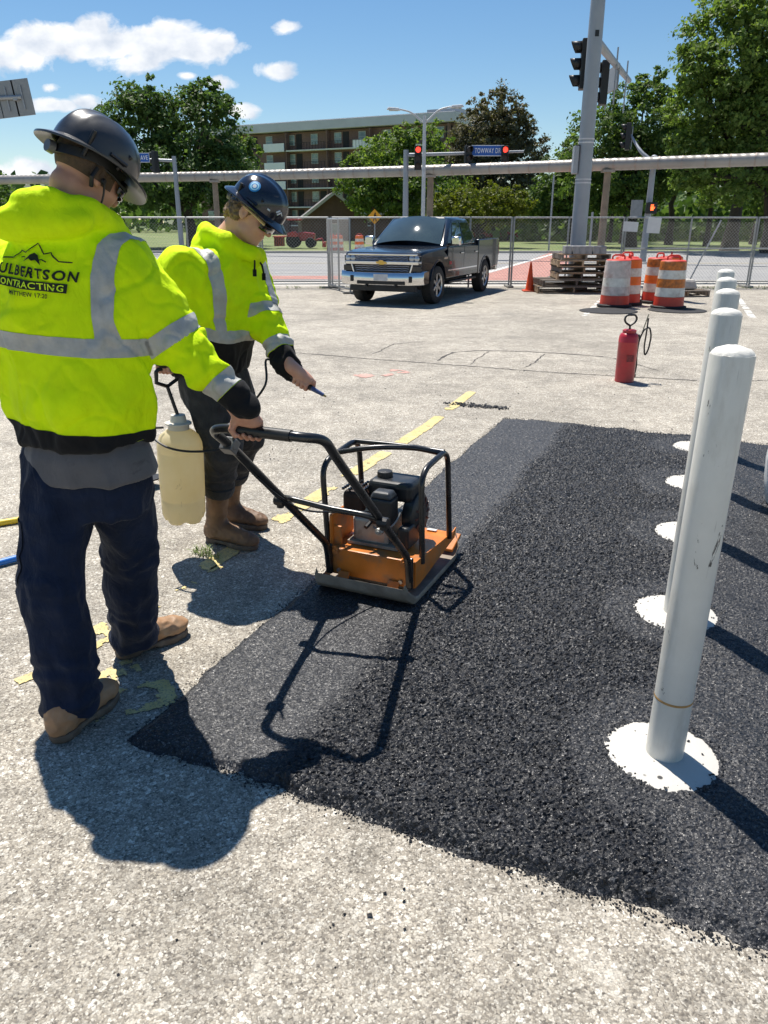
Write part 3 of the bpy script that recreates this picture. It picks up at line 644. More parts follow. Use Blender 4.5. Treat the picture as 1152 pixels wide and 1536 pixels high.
def hand_grip(Pc, A, e1, e2, wrist, rb, side=1, span=.020):
    """a fist closed on a bar: Pc bar centre under the middle of the hand, A bar axis towards the little finger, e1 from the bar to the knuckles, e2 the way the fingers curl over"""
    Pc, A, e1, e2, W = [np.array(v, float) for v in (Pc, A, e1, e2, wrist)]
    def on(o, th, rad): return Pc + A * o + (e1 * math.cos(R(th)) + e2 * math.sin(R(th))) * rad
    Q = []; offs = [-.031, -.0105, .0105, .031]; rf = [.0093, .0098, .0093, .0082]; end = [225, 235, 225, 210]
    for o, r_, en in zip(offs, rf, end):
        ths = [5, 62, 118, 172, en]; pts = [on(o * (1 + .02 * i), t, rb + r_ * (1.25 if i == 0 else .98)) for i, t in enumerate(ths)]
        for i in range(4): Q.append((rcone(pts[i], pts[i + 1], r_ * (1 - .05 * i), r_ * (.95 - .05 * i)), .004))
        Q.append((rcone(W * .8 + pts[0] * .2 + A * o * .3, on(o, -6, rb + .0165), .0165, .0135), .012))
    Q.append((rcone(W, on(0, -20, rb + .02), .024, .022), .02)); Q.append((rcone(W + A * .012, on(.02, -22, rb + .018), .020, .018), .02)); Q.append((rcone(W - A * .012, on(-.025, -25, rb + .018), .020, .016), .02))
    t0 = W * .6 + on(-.03, -30, rb + .02) * .4; t1 = on(-.047, -48, rb + .016); t2 = on(-.053, -95, rb + .0115); t3 = on(-.047, -142, rb + .0105)
    Q += [(rcone(t0, t1, .017, .0135), .012), (rcone(t1, t2, .0125, .0108), .006), (rcone(t2, t3, .0108, .009), .005)]
    return Q
def build_body(parent, base, prims, cuts, lo, hi, m, h=.0048):
    F_ = Field(lo, hi, h)
    for q, k in prims: F_.add(q, k)
    for q, k in cuts: F_.add(q, k, 's')
    V, F = F_.mesh(); V = smooth_v(V, F, 1, .4); part_mesh('body', V, F, m, parent, base); return V, F
def hat(parent, base, C, f, r, u, m, brim_w=.028, name='hard_hat'):
    """full-brim hard hat: double-walled shell, rolled rim, three raised ribs and accessory slots"""
    C = np.array(C, float) + np.array(u) * .038; f, r, u = [np.array(v, float) for v in (f, r, u)]; nT = 72; prof = []
    def sh(th, k):      # outer profile k 0..1 crown to brim edge
        cx, cy = math.sin(th), math.cos(th); a, b = .1135, .131; rd = 1 / math.sqrt((cx / a) ** 2 + (cy / b) ** 2)
        if k <= 1: 
            ph = k * math.pi / 2; rad = rd * math.sin(ph) ** .94; z = .122 * math.cos(ph) ** .86
            rib = .0065 * max(0, 1 - abs(cx * rad) / .014) ** .7 * (1 if ph < 1.25 else max(0, (1.57 - ph) / .32)) + .0035 * max(0, 1 - abs(abs(cx * rad) - .048) / .012) * (1 if ph < 1.05 else max(0, (1.45 - ph) / .4)) if rad > .004 else .0065
            z += rib; rad += rib * .3 * math.sin(ph)
        else:
            j = k - 1; w = brim_w * (1.12 + .28 * max(0, cy) + .12 * max(0, -cy)); rad = rd + .004 + w * j; z = -.003 - .016 * j - .014 * j * j * cy * cy * .4 + .010 * j * (1 - cy * cy)
        return rad, z
    rows = [0.02] + [i / 16 for i in range(1, 17)] + [1.03, 1.3, 1.6, 1.85, 1.97, 2.0]; V = []; Fc = []
    for k in rows:
        for i in range(nT):
            th = 2 * math.pi * i / nT; rad, z = sh(th, k); V.append((rad * math.sin(th), rad * math.cos(th), z))
    inner = [2.0, 1.97, 1.6, 1.2, .98, .85, .6, .35, .1]
    for k in inner:
        for i in range(nT):
            th = 2 * math.pi * i / nT; rad, z = sh(th, k); q = .0045 if k < 1.9 else (.0065 if k < 1.99 else .004); V.append(((rad - (q if k < 1 else 0)) * math.sin(th), (rad - (q if k < 1 else 0)) * math.cos(th), z - q))
    K = len(rows) + len(inner)
    for j in range(K - 1):
        for i in range(nT): i2 = (i + 1) % nT; Fc.append((j * nT + i, j * nT + i2, (j + 1) * nT + i2, (j + 1) * nT + i))
    Fc.append(tuple(range(nT - 1, -1, -1)))
    def L(p): return C + r * p[0] + f * p[1] + u * p[2] - base
    mb = MB(); mb.add([L(p) for p in V], Fc); o = mb.build(name, m, parent, smooth=50)
    def bit(nm, pts, rad, mm, n=8): b = MB(); b.tube([L(p) for p in pts], rad, n); return b.build(nm, mm, o, smooth=40)
    for sg in (-1, 1):
        bit('accessory_slot', [(sg * .115, -.028, .012), (sg * .1165, .028, .012)], .0055, m)
    # suspension: head band, nape strap and ratchet knob
    band = [(.086 * math.sin(a), -.012 + .106 * math.cos(a), -.012 - .030 * max(0, -math.cos(a)) ** 1.5) for a in [2 * math.pi * i / 40 for i in range(40)]]
    b = MB(); vv = []; ff = []
    for i, p in enumerate(band):
        for dz, rr in ((-.013, 1), (.013, 1.01), (.013, 1.04), (-.013, 1.03)): vv.append(L((p[0] * rr, -.012 + (p[1] + .012) * rr, p[2] + dz)))
    for i in range(40):
        j = (i + 1) % 40
        for k in range(4): ff.append((4 * i + k, 4 * i + (k + 1) % 4, 4 * j + (k + 1) % 4, 4 * j + k))
    b.add(vv, ff); b.build('head_band', M_PLASTIC, o, smooth=40)
    b = MB(); b.tube([L((0, -.122, -.046)), L((0, -.140, -.050))], [.019, .017], 16); b.build('ratchet_knob', mat('grey_knob', (.12, .12, .125), .4), o, smooth=40)
    for sg in (-1, 1):
        bit('strap', [(sg * .086, .02, -.005), (sg * .105, .035, .045)], .007, M_PLASTIC); bit('strap', [(sg * .075, -.075, -.03), (sg * .095, -.085, .04)], .007, M_PLASTIC)
    return o, L
def boot(parent, base, heel, toe, m, shaft=.18, top=None, w=.05):
    heel = np.array([heel[0], heel[1], 0.]); toe = np.array([toe[0], toe[1], 0.]); d = (toe - heel); Ln = np.linalg.norm(d); d = d / Ln; s = np.array([-d[1], d[0], 0]); up = np.array([0, 0, 1.])
    def P(a, b, c): return heel + d * a * Ln + s * b + up * c
    lo = np.minimum(heel, toe) - .12; hi = np.maximum(heel, toe) + .12; lo[2] = -.01; hi[2] = shaft + .1; tp = np.array(top, float) if top is not None else P(.2, 0, shaft)
    F_ = Field(lo, hi, .0048)
    for q, k in [(ell(P(.80, 0, .050), (w, Ln * .21, .036), (s, d, up)), .02), (rcone(P(.20, 0, .060), P(.78, 0, .052), w * .82, w * .84), .02), (rcone(P(.24, 0, .085), P(.60, 0, .066), .050, .040), .03), (ell(P(.16, 0, .055), (w * .8, Ln * .16, .05), (s, d, up)), .02), (rcone(P(.23, 0, .09), tp, .052, .060), .035)]: F_.add(q, k)
    F_.add(rbox(P(.5, 0, -.05 + .030), (Ln, .3, .05), .001, (d, s, up)), .004, 's')
    V, F = F_.mesh(); N = normals(V, F); cr = ridged(V, (28, 28, 34), 3, .0035); V = V + N * cr[:, None]; o = part_mesh('boot', V, F, m, parent, base)
    F_ = Field(lo, hi, .0045); g = [(rcone(P(.72, 0, .018), P(.84, 0, .018), w * 1.10, w * .95), .02), (rcone(P(.16, 0, .018), P(.72, 0, .018), w * .86, w * 1.05), .02)]
    for q, k in g: F_.add(q, k)
    F_.add(rbox(P(.5, 0, .031 + .1), (Ln, .3, .1), .001, (d, s, up)), .003, 's'); F_.add(rbox(P(.5, 0, -.1 + .001), (Ln, .3, .1), .001, (d, s, up)), .003, 's'); F_.add(rbox(P(.40, 0, .0), (.035, .2, .012), .003, (d, s, up)), .006, 's')
    V, F = F_.mesh(); part_mesh('sole', V, F, M_SOLE, o, base); return o
def jacket(parent, base, st, side, armR, armL, rR, rL, hood, bands, lean_pts, front_black, lo, hi, seed):
    """hooded work sweatshirt with reflective tape: one surface, tape and knit cut from it"""
    T = loft(st, side); F_ = Field(lo, hi, .0072); F_.add(T, .03); arms = []
    for pts, rr in ((armR, rR), (armL, rL)):
        pr = [rcone(pts[i], pts[i + 1], rr[i], rr[i + 1]) for i in range(len(pts) - 1)]; arms.append(pr)
        for i, q in enumerate(pr): F_.add(q, .075 if i == 0 else .03)
    for q, k in hood: F_.add(q, k)
    V, F = F_.mesh(); V = smooth_v(V, F, 2, .5)
    dT = pt(T[0], V); dA = [np.minimum.reduce([pt(q[0], V) for q in pr]) for pr in arms]; dH = np.minimum.reduce([pt(q[0], V) for q, k in hood]) if hood else np.full(len(V), 9.)
    prm = [seg_param(V, pts) for pts in (armR, armL)]
    N = normals(V, F); onarm = np.minimum(dA[0], dA[1]) < dT
    dis = ridged(V, (5.2, 5.2, 3.0), seed, .024) + ridged(V, (11, 11, 6.0), seed + 3, .0115) + ridged(V, (24, 24, 14), seed + 5, .0038)
    cr = np.array([mnoise.noise(Vector((p[0] * 5.5 + 3, p[1] * 5.5, p[2] * 4.2 + seed))) for p in V]); cr2 = np.array([mnoise.noise(Vector((p[0] * 9 + 1, p[1] * 9, p[2] * 8 - seed))) for p in V]); dis = dis - .0075 * np.exp(-(cr / .05) ** 2) - .0045 * np.exp(-(cr2 / .06) ** 2)
    for k in (0, 1):
        t, d = prm[k]; A_ = dA[k] < dT; wob = np.array([mnoise.noise(Vector(p) * 9) for p in V]); fold = np.sin(t * 2 * math.pi / .075 + 5 * wob) * np.clip((t - .12) / .15, 0, 1); dis = dis + A_ * fold * .0062
    dis = dis * np.clip(dH / .03 + .35, .35, 1); V = V + N * np.clip(dis, -.012, .014)[:, None]; V = smooth_v(V, F, 1, .3); N = normals(V, F)
    o = part_mesh('jacket', V, F, M_HIVIS, parent, base)
    s2 = np.array(side[:2], float); s2 /= np.linalg.norm(s2); fw = np.array([-s2[1], s2[0]]) ; zc = V[:, 2]; z0 = np.array([q[0] for q in sorted(st, key=lambda q: q[0][2])])
    cx = np.interp(zc, z0[:, 2], z0[:, 0]); cy = np.interp(zc, z0[:, 2], z0[:, 1]); U = (V[:, 0] - cx) * s2[0] + (V[:, 1] - cy) * s2[1]; Wd = (V[:, 0] - cx) * fw[0] + (V[:, 1] - cy) * fw[1]
    bel = np.maximum(dT - np.minimum(dA[0], dA[1]), -9.); torso = dT - np.minimum(dA[0], dA[1]) - .012     # <0: belongs to the trunk
    zb, roll = bands['z'], bands.get('roll', 0); zt = zc - roll * U - bands.get('pitch', 0) * Wd
    hb = np.maximum(np.abs(zt - zb) - .027, torso); clip_obj('reflective_band', V, F, N, hb, .0022, M_REFL, o, base)
    for sg in (-1, 1):
        uo = bands['u'] + bands.get('flare', .0) * (zt - zb); vb = np.maximum.reduce([np.abs(U * sg - uo) - .0265, zb + .026 - zt, torso - .11, .012 - dH, zt - bands.get('top', 9)]); clip_obj('reflective_stripe', V, F, N, vb, .0022, M_REFL, o, base)
    for k in (0, 1):
        t, d = prm[k]; A_ = dA[k] - dT - .0; ends = bands['sleeve'][k]
        for tb in ends['t']: clip_obj('sleeve_band', V, F, N, np.maximum.reduce([np.abs(t - tb) - .027, A_ - .01, d - .16]), .0022, M_REFL, o, base)
        clip_obj('cuff', V, F, N, np.maximum.reduce([ends['cuff'] - t, A_ - .01, d - .14]), .0016, M_BLACKF, o, base)
    clip_obj('hem', V, F, N, np.maximum(zt - bands['hem'], torso), .0016, M_BLACKF, o, base)
    if front_black is not None: clip_obj('front_panel', V, F, N, np.maximum.reduce([zt - (zb - .027), front_black - Wd, torso]), .0013, M_BLACKF, o, base)
    return o, V, F
def trousers(parent, base, prims, m, lo, hi, seed, legs, hem_cut=None, amp=1.0, name='trousers'):
    F_ = Field(lo, hi, .0072)
    for q, k in prims: F_.add(q, k)
    if hem_cut is not None:
        for c in hem_cut: F_.add(c, .004, 's')
    V, F = F_.mesh(); V = smooth_v(V, F, 2, .5); N = normals(V, F); dis = amp * (ridged(V, (8, 8, 3.2), seed, .017) + ridged(V, (15, 15, 9), seed + 2, .007))
    wob = np.array([mnoise.noise(Vector(p) * 7) for p in V])
    for pts in legs:
        t, d = seg_param(V, pts); tot = sum((Vector(b) - Vector(a)).length for a, b in zip(pts[:-1], pts[1:])); k = np.clip((t - tot * .72) / .1, 0, 1) + .6 * np.exp(-((t - tot * .5) / .07) ** 2); dis = dis + np.sin(t * 2 * math.pi / .07 + 6 * wob) * .0055 * k * (d < .16)
    V = V + N * np.clip(dis, -.011, .013)[:, None]; return part_mesh(name, V, F, m, parent, base), V, F
def frame_of(az, pitch):
    """unit forward / right / up of a head turned az from +Y towards +X and bowed by pitch"""
    f = Vector((math.sin(R(az)) * math.cos(R(pitch)), math.cos(R(az)) * math.cos(R(pitch)), -math.sin(R(pitch)))); u = Vector((math.sin(R(az)) * math.sin(R(pitch)), math.cos(R(az)) * math.sin(R(pitch)), math.cos(R(pitch)))); r = f.cross(u); return f, r, u
def tilt(f, r, u, a):
    c, s = math.cos(R(a)), math.sin(R(a)); return f, r * c + u * s, u * c - r * s
# ---- machine frame (used by the hands too)
MC = Vector((.031, 3.38, .022)); MF = Vector((.414, .910, 0)).normalized(); MR = Vector((MF.y, -MF.x, 0))
def mloc(x, y, z): return MC + MR * x + MF * y + Vector((0, 0, z))
BAR_Y, BAR_Z, BAR_R = -1.05, .945, .0165

def worker_pushing():
    base = np.array([-1.0, 2.42, 0.]); P = thing('person', 'person in hi-vis hoodie and navy trousers seen from behind, pushing the plate compactor', 'person', tuple(base))
    az = 17; side = (math.cos(R(az)), -math.sin(R(az))); Fv = (math.sin(R(az)), math.cos(R(az)))
    sh_r = (-.775, 2.44, 1.475); el_r = (-.635, 2.43, 1.245); wr_r = (-.452, 2.405, 1.050); sh_l = (-1.205, 2.52, 1.515); el_l = (-1.31, 2.64, 1.26); wr_l = (-1.15, 2.82, 1.13)
    f, r, u = tilt(*frame_of(36, 32), -8); C = (-.868, 2.475, 1.742)
    Q, cut, HP = head_prims(C, f, r, u); C7 = (-.945, 2.44, 1.56)
    bar = mloc(-.035, BAR_Y, BAR_Z); e1 = (Vector((0, 0, .93)) + MF * .25).normalized(); e2 = (MF * .93 - Vector((0, 0, .25))).normalized()
    hand = hand_grip(bar, MR, e1, e2, bar + Vector((-.035, -.012, .085)), BAR_R)
    wrist = np.array(bar) + np.array([-.035, -.012, .085])
    body = [(rcone(HP(0, -.035, -.07), C7, .055, .066), .03), (rcone(C7, (-.97, 2.44, 1.3), .09, .13), .05), (rcone((-.97, 2.44, 1.3), (-.985, 2.42, .95), .13, .12), .05), (rcone(C7, sh_r, .06, .05), .04), (rcone(C7, sh_l, .06, .05), .04), (rcone(sh_r, el_r, .045, .036), .03), (rcone(el_r, wrist, .034, .027), .02), (rcone(sh_l, el_l, .05, .04), .03), (rcone(el_l, wr_l, .04, .027), .03), (ell(wr_l, (.04, .05, .03)), .03),
            (rcone((-1.06, 2.42, .90), (-1.07, 2.25, .5), .06, .045), .04), (rcone((-1.07, 2.25, .5), (-1.035, 2.19, .1), .055, .04), .04), (rcone((-.90, 2.42, .90), (-.94, 2.58, .5), .06, .045), .04), (rcone((-.95, 2.58, .5), (-.985, 2.66, .1), .055, .04), .04)]
    V, F = build_body(P, base, body + Q + hand, cut, (-1.50, 2.05, .04), (-.32, 2.95, 1.92), M_SKIN)
    N = normals(V, F); loc = (V - np.array(C)) @ np.array([r, f, u]).T
    crop = np.maximum.reduce([-.030 - loc[:, 2], loc[:, 1] - .045, .0 * loc[:, 0] - (np.abs(loc[:, 0]) < .2) * .001 + (np.linalg.norm(loc, axis=1) - .2)]); clip_obj('cropped_hair', V, F, N, crop, .0025, M_HAIR, P, base)
    # hoodie
    st = [((-.965, 2.43, .948), .226, .164), ((-.965, 2.43, 1.0), .230, .168), ((-.968, 2.43, 1.06), .250, .182), ((-.975, 2.43, 1.2), .252, .180), ((-.985, 2.44, 1.35), .255, .176), ((-.988, 2.445, 1.46), .240, .158), ((-.982, 2.45, 1.54), .190, .128), ((-.955, 2.45, 1.60), .12, .11), ((-.94, 2.45, 1.64), .09, .09)]
    ring = [(-.83, 2.56, 1.555), (-.818, 2.45, 1.590), (-.85, 2.362, 1.632), (-.925, 2.322, 1.655), (-1.01, 2.340, 1.655), (-1.065, 2.42, 1.625), (-1.05, 2.54, 1.58), (-.95, 2.60, 1.545), (-.83, 2.56, 1.555)]
    hood = [(rcone(ring[i], ring[i + 1], .041, .041), .014) for i in range(len(ring) - 1)] + [(ell((-.955, 2.325, 1.605), (.140, .058, .050)), .014), (ell((-1.03, 2.342, 1.60), (.09, .064, .055)), .014)]
    J, JV, JF = jacket(P, base, st, side, [sh_r, el_r, wr_r], [sh_l, el_l, wr_l], (.094, .076, .045), (.10, .085, .06), hood,
        dict(z=1.272, roll=-.085, u=.205, flare=.0, top=1.60, hem=1.008, sleeve=[dict(t=(.235, .445), cuff=.474), dict(t=(.235, .45), cuff=.5)]), None, .05, (-1.56, 2.10, .9), (-.33, 3.0, 1.78), 4)
    # shirt tail below the hoodie
    T = loft([((-.97, 2.425, .842), .232, .166), ((-.97, 2.425, .91), .222, .158), ((-.967, 2.43, .985), .185, .130)], side); F_ = Field((-1.32, 2.15, .74), (-.62, 2.72, 1.02), .0072); F_.add(T, .01)
    V, F = F_.mesh(); V = smooth_v(V, F, 3, .5); N = normals(V, F); low = np.clip((.92 - V[:, 2]) / .1, 0, 1); V = V + N * (ridged(V, (9, 9, 3), 6, .014) * (.4 + low))[:, None]; V[:, 2] -= low * .028 * np.cos((V[:, 0] + .97) / .25 * 1.5) ; part_mesh('shirt_tail', V, F, M_SHIRT, P, base)
    # trousers
    leg_l = [(-1.063, 2.415, .86), (-1.078, 2.265, .48), (-1.048, 2.195, .085)]; leg_r = [(-.885, 2.43, .86), (-.925, 2.57, .48), (-.982, 2.655, .075)]
    pr = [(loft([((-.972, 2.42, .70), .19, .130), ((-.972, 2.42, .80), .205, .140), ((-.97, 2.42, .93), .185, .125)], side), .02), (rcone(leg_l[0], leg_l[1], .112, .100), .03), (rcone(leg_l[1], leg_l[2], .100, .093), .03), (rcone(leg_r[0], leg_r[1], .112, .100), .03), (rcone(leg_r[1], leg_r[2], .100, .091), .03)]
    TR, TV, TF = trousers(P, base, pr, M_NAVY, (-1.30, 2.02, .03), (-.66, 2.82, .97), 7, [leg_l, leg_r], [rbox((-1.0, 2.1, -.432), (.5, .3, .5), .001), rbox((-.99, 2.72, -.452), (.5, .25, .5), .001)])
    N = normals(TV, TF); t, d = seg_param(TV, leg_l); sx = TV[:, 0] - np.interp(TV[:, 2], [.48, .86], [-1.078, -1.063]); sy = TV[:, 1] - np.interp(TV[:, 2], [.48, .86], [2.265, 2.415])
    clip_obj('cargo_pocket', TV, TF, N, np.maximum.reduce([np.abs(TV[:, 2] - .615) - .095, np.abs(sy + .025) - .055, sx + .045, d - .15]), .0045, M_NAVY, TR, base)
    # boots
    boot(P, base, (-1.085, 2.085), (-.975, 2.385), M_BOOT, .13, (-1.045, 2.19, .13)); boot(P, base, (-1.055, 2.615), (-.822, 2.842), M_BOOT, .13, (-.985, 2.66, .13))
    # hat, glasses arm, earpiece
    H, L = hat(P, base, C, f, r, u, M_HAT, .031)
    def W(a, b, c): return Vector(HP(a, b, c)) - Vector(base)
    mb = MB(); mb.tube([W(.088, -.03, .0), W(.090, -.036, -.03), W(.080, -.02, -.052)], .0065, 8); mb.tube([W(.094, .004, -.022), W(.088, .0, -.022)], .009, 10); mb.tube(fillet([W(.094, .004, -.026), W(.092, .02, -.06), W(.075, .035, -.11)], .03), .003, 6); mb.build('earpiece', M_PLASTIC, P, smooth=40)
    mb = MB(); mb.tube([W(.083, -.035, .012), W(.088, .02, .01), W(.075, .085, .0)], .0042, 6); gl = mb.build('safety_glasses', M_PLASTIC, P, smooth=40)
    vv = [W(.075 * math.cos(a) , .06 + .055 * math.sin(a), z) for a in [math.pi * i / 12 for i in range(13)] for z in (-.022, .02)]; mb = MB(); mb.add(vv, [(2 * i, 2 * i + 2, 2 * i + 3, 2 * i + 1) for i in range(12)]); ln = mb.build('lens', M_LENS, gl, smooth=60); sm = ln.modifiers.new('t', 'SOLIDIFY'); sm.thickness = .003
    # ---- printed emblem on the back, laid on the cloth
    bv = BVHTree.FromPolygons([tuple(p) for p in JV], [tuple(q) for q in JF]); Ov = D(38, 413, 2.27); roll = R(-7); Uh = Vector((side[0], side[1], 0)); Zh = Vector((0, 0, 1)); Ud = Uh * math.cos(roll) + Zh * math.sin(roll); Vd = Zh * math.cos(roll) - Uh * math.sin(roll); Fd = Vector((Fv[0], Fv[1], 0))
    INK = mat('black_print_ink', (.006, .012, .004), .7, var=.2, scale=60); INKY = mat('hi_vis_print_gap', (.70, .96, .02), .8, var=.05)
    def on_back(nm, verts, faces, m, off, parent):
        out = []
        for (a, b) in verts:
            o = Ov + Ud * a + Vd * b - Fd * .5; h = bv.ray_cast(o, Fd); p = h[0] if h[0] is not None else o + Fd * .35; out.append(tuple(Vector(p) - Fd * off - Vector(base)))
        me = bpy.data.meshes.new(nm); me.from_pydata(out, [], faces); return link(nm, me, m, parent)
    def text(nm, s, cx, cy, width, height, m, off, bold=.0, parent=J, sp=1.0):
        cu = bpy.data.curves.new('t', 'FONT'); cu.body = s; cu.align_x = 'CENTER'; cu.align_y = 'CENTER'; cu.size = 1; cu.offset = bold; cu.space_character = sp; cu.resolution_u = 3; ob = bpy.data.objects.new('t', cu); COL.objects.link(ob); bpy.context.view_layer.update()
        me = bpy.data.meshes.new_from_object(ob.evaluated_get(bpy.context.evaluated_depsgraph_get())); vs_ = np.array([v.co[:2] for v in me.vertices]); fs = [tuple(p.vertices) for p in me.polygons]; bpy.data.objects.remove(ob); bpy.data.meshes.remove(me)
        lo, hi = vs_.min(0), vs_.max(0); vs_ = (vs_ - (lo + hi) / 2) / (hi - lo) * np.array([width, height]) + np.array([cx, cy])
        bm = bmesh.new(); bl = [bm.verts.new((p[0], p[1], 0)) for p in vs_]
        for q in fs:
            try: bm.faces.new([bl[i] for i in q])
            except ValueError: pass
        bmesh.ops.triangulate(bm, faces=bm.faces); bmesh.ops.subdivide_edges(bm, edges=[e for e in bm.edges if e.calc_length() > .007], cuts=2); bm.verts.index_update(); v2 = [(v.co.x, v.co.y) for v in bm.verts]; f2 = [tuple(v.index for v in q.verts) for q in bm.faces]; bm.free()
        return on_back(nm, v2, f2, m, off, parent)
    k = .00196
    text('lettering', 'CULBERTSON', 0, .0085, 130 * k, 14.5 * k, INK, .006, .030, sp=1.2)
    n_ = 14; bw, bh = 113 * k, 13.0 * k; on = [(-bw / 2 + bw * i / n_ - .006, -.0255 + s_ * bh / 2) for i in range(n_ + 1) for s_ in (-1, 1)]; bn = on_back('banner', on, [(2 * i, 2 * i + 2, 2 * i + 3, 2 * i + 1) for i in range(n_)], INK, .006, J)
    text('banner_lettering', 'CONTRACTING', -.006, -.0255, 105 * k, 9.2 * k, INKY, .0085, .016, bn, 1.12)
    text('verse_lettering', 'MATTHEW 17:20', 0, -.052, 56 * k, 6.4 * k, INK, .006, .014)
    def stroke(nm, pts, w):
        vv = []; ff = []
        P2 = []
        for a, b in zip(pts[:-1], pts[1:]):
            for i in range(4): P2.append((a[0] + (b[0] - a[0]) * i / 4, a[1] + (b[1] - a[1]) * i / 4))
        P2.append(pts[-1])
        for i, p in enumerate(P2):
            a = P2[max(0, i - 1)]; b = P2[min(len(P2) - 1, i + 1)]; dx, dy = b[0] - a[0], b[1] - a[1]; l = math.hypot(dx, dy); vv += [((p[0] + dy / l * w / 2), (p[1] - dx / l * w / 2)), ((p[0] - dy / l * w / 2), (p[1] + dx / l * w / 2))]
            if i: ff.append((2 * i - 2, 2 * i, 2 * i + 1, 2 * i - 1))
        return on_back(nm, vv, ff, INK, .006, J)
    mt = [(-50, 13), (-33, 15), (-22, 26), (-12, 24.5), (5, 39), (18, 26), (27, 29), (38, 18), (53, 18)]; stroke('mountain_outline', [(a * k, b * k + .010) for a, b in mt], .0034)
    hill = [(-19, 16), (-12, 13), (-8, 14), (-2, 23), (3, 26), (9, 23.5), (14, 19), (24, 18), (15, 15.5), (9, 16.5), (4, 19.5), (-2, 15.5), (-6, 17), (-11, 12), (-14, 16)]
    cx_ = sum(a for a, b in hill) / len(hill); on_back('mountain_fill', [(a * k, b * k + .010) for a, b in [(-12, 12), (-2, 23), (3, 26), (9, 23.5), (19, 11), (8, 17), (3, 15), (-2, 17.5)]], [(0, 1, 7), (1, 2, 7), (2, 6, 7), (2, 3, 6), (3, 5, 6), (3, 4, 5)], INK, .006, J)
    stroke('mountain_ridge', [(-20 * k, 17 * k + .01), (-14 * k, 18.5 * k + .01), (-9 * k, 16 * k + .01)], .0028); stroke('mountain_ridge', [(12 * k, 17 * k + .01), (18 * k, 18.5 * k + .01), (25 * k, 16 * k + .01)], .0028)
worker_pushing()
def worker_spraying():
    base = np.array([-.82, 3.80, 0.]); P = thing('person', 'person in hi-vis jacket, sunglasses and sticker-marked hard hat, holding a spray wand and tank', 'person', tuple(base))
    az = 118; side = (math.cos(R(az)), -math.sin(R(az)))        # right-hand vector of a body facing az
    sh_r = (-.905, 3.60, 1.415); el_r = (-1.005, 3.555, 1.165); wr_r = (-1.025, 3.60, 1.03); sh_l = (-.655, 3.89, 1.425); el_l = (-.560, 3.745, 1.150); wr_l = (-.440, 3.625, .960)
    f, r, u = tilt(*frame_of(102, 38), 4); C = (-.585, 3.72, 1.645); Q, cut, HP = head_prims(C, f, r, u); C7 = (-.725, 3.74, 1.50)
    # left hand on the wand, right hand on the pump handle
    wand = Vector((-.385, 3.575, .905)); wd = Vector((.80, -.22, -.42)).normalized(); up_ = Vector((.35, -.35, .85)); e1 = (up_ - wd * up_.dot(wd)).normalized(); e2 = e1.cross(wd).normalized()
    wl = wand - wd * .065 + e1 * .045; handL = hand_grip(wand, -wd, e1, -e2, wl, .012)
    hr = Vector((-1.022, 3.605, .965)); handR = hand_grip(hr, Vector((side[1], -side[0], 0)) * -1, (0, 0, 1), (side[0], side[1], 0), hr + Vector((0, 0, .075)), .011)
    body = [(rcone(HP(0, -.035, -.07), C7, .056, .066), .03), (rcone(C7, (-.79, 3.75, 1.25), .07, .11), .05), (rcone((-.79, 3.75, 1.25), (-.83, 3.76, .95), .13, .12), .05), (rcone(C7, sh_r, .045, .03), .02), (rcone(C7, sh_l, .045, .03), .02), (rcone(sh_r, el_r, .035, .032), .02), (rcone(el_r, hr + Vector((0, 0, .075)), .032, .026), .02), (rcone(sh_l, el_l, .035, .032), .02), (rcone(el_l, wl, .030, .025), .02),
            (rcone((-.87, 3.67, .92), (-.80, 3.69, .55), .06, .045), .03), (rcone((-.80, 3.69, .55), (-.880, 3.797, .2), .040, .028), .03), (rcone((-.78, 3.84, .92), (-.725, 3.90, .55), .06, .045), .03), (rcone((-.725, 3.90, .55), (-.850, 4.048, .2), .040, .028), .03)]
    V, F = build_body(P, base, body + Q + handL + handR, cut, (-1.22, 3.42, .05), (-.27, 4.16, 1.80), M_SKIN2)
    # hair at nape and temples
    Fh = Field(np.array(C) - .2, np.array(C) + .2, .0048); fr = (r, f, u)
    for q, k in [(ell(HP(0, -.022, .018), (.083, .098, .085), fr), .01), (ell(HP(0, -.088, -.050), (.056, .030, .050), fr), .02), (ell(HP(.062, -.050, -.035), (.022, .036, .040), fr), .02), (ell(HP(-.062, -.050, -.035), (.022, .036, .040), fr), .02)]: Fh.add(q, k)
    Fh.add(rbox(HP(0, .145, -.03), (.2, .105, .2), .01, fr), .01, 's'); Fh.add(rbox(HP(0, .03, -.12), (.2, .05, .095), .01, fr), .01, 's'); V, F = Fh.mesh(); N = normals(V, F); V = V + N * (ridged(V, (45, 45, 45), 2, .011) + ridged(V, (90, 90, 90), 5, .006))[:, None]; part_mesh('hair', V, F, M_HAIR2, P, base)
    # jacket, black below the band
    st = [((-.850, 3.765, .93), .200, .162), ((-.845, 3.765, 1.0), .218, .180), ((-.832, 3.762, 1.10), .230, .186), ((-.810, 3.757, 1.22), .238, .186), ((-.788, 3.752, 1.33), .238, .174), ((-.768, 3.747, 1.42), .212, .150), ((-.745, 3.742, 1.48), .15, .12), ((-.715, 3.74, 1.53), .085, .09)]
    ring = [(-.60, 3.66, 1.475), (-.70, 3.645, 1.525), (-.795, 3.69, 1.555), (-.815, 3.77, 1.56), (-.75, 3.845, 1.535), (-.64, 3.81, 1.475), (-.585, 3.735, 1.452), (-.60, 3.66, 1.475)]
    hood = [(rcone(ring[i], ring[i + 1], .036, .036), .025) for i in range(len(ring) - 1)] + [(ell((-.83, 3.76, 1.505), (.055, .11, .055)), .03)]
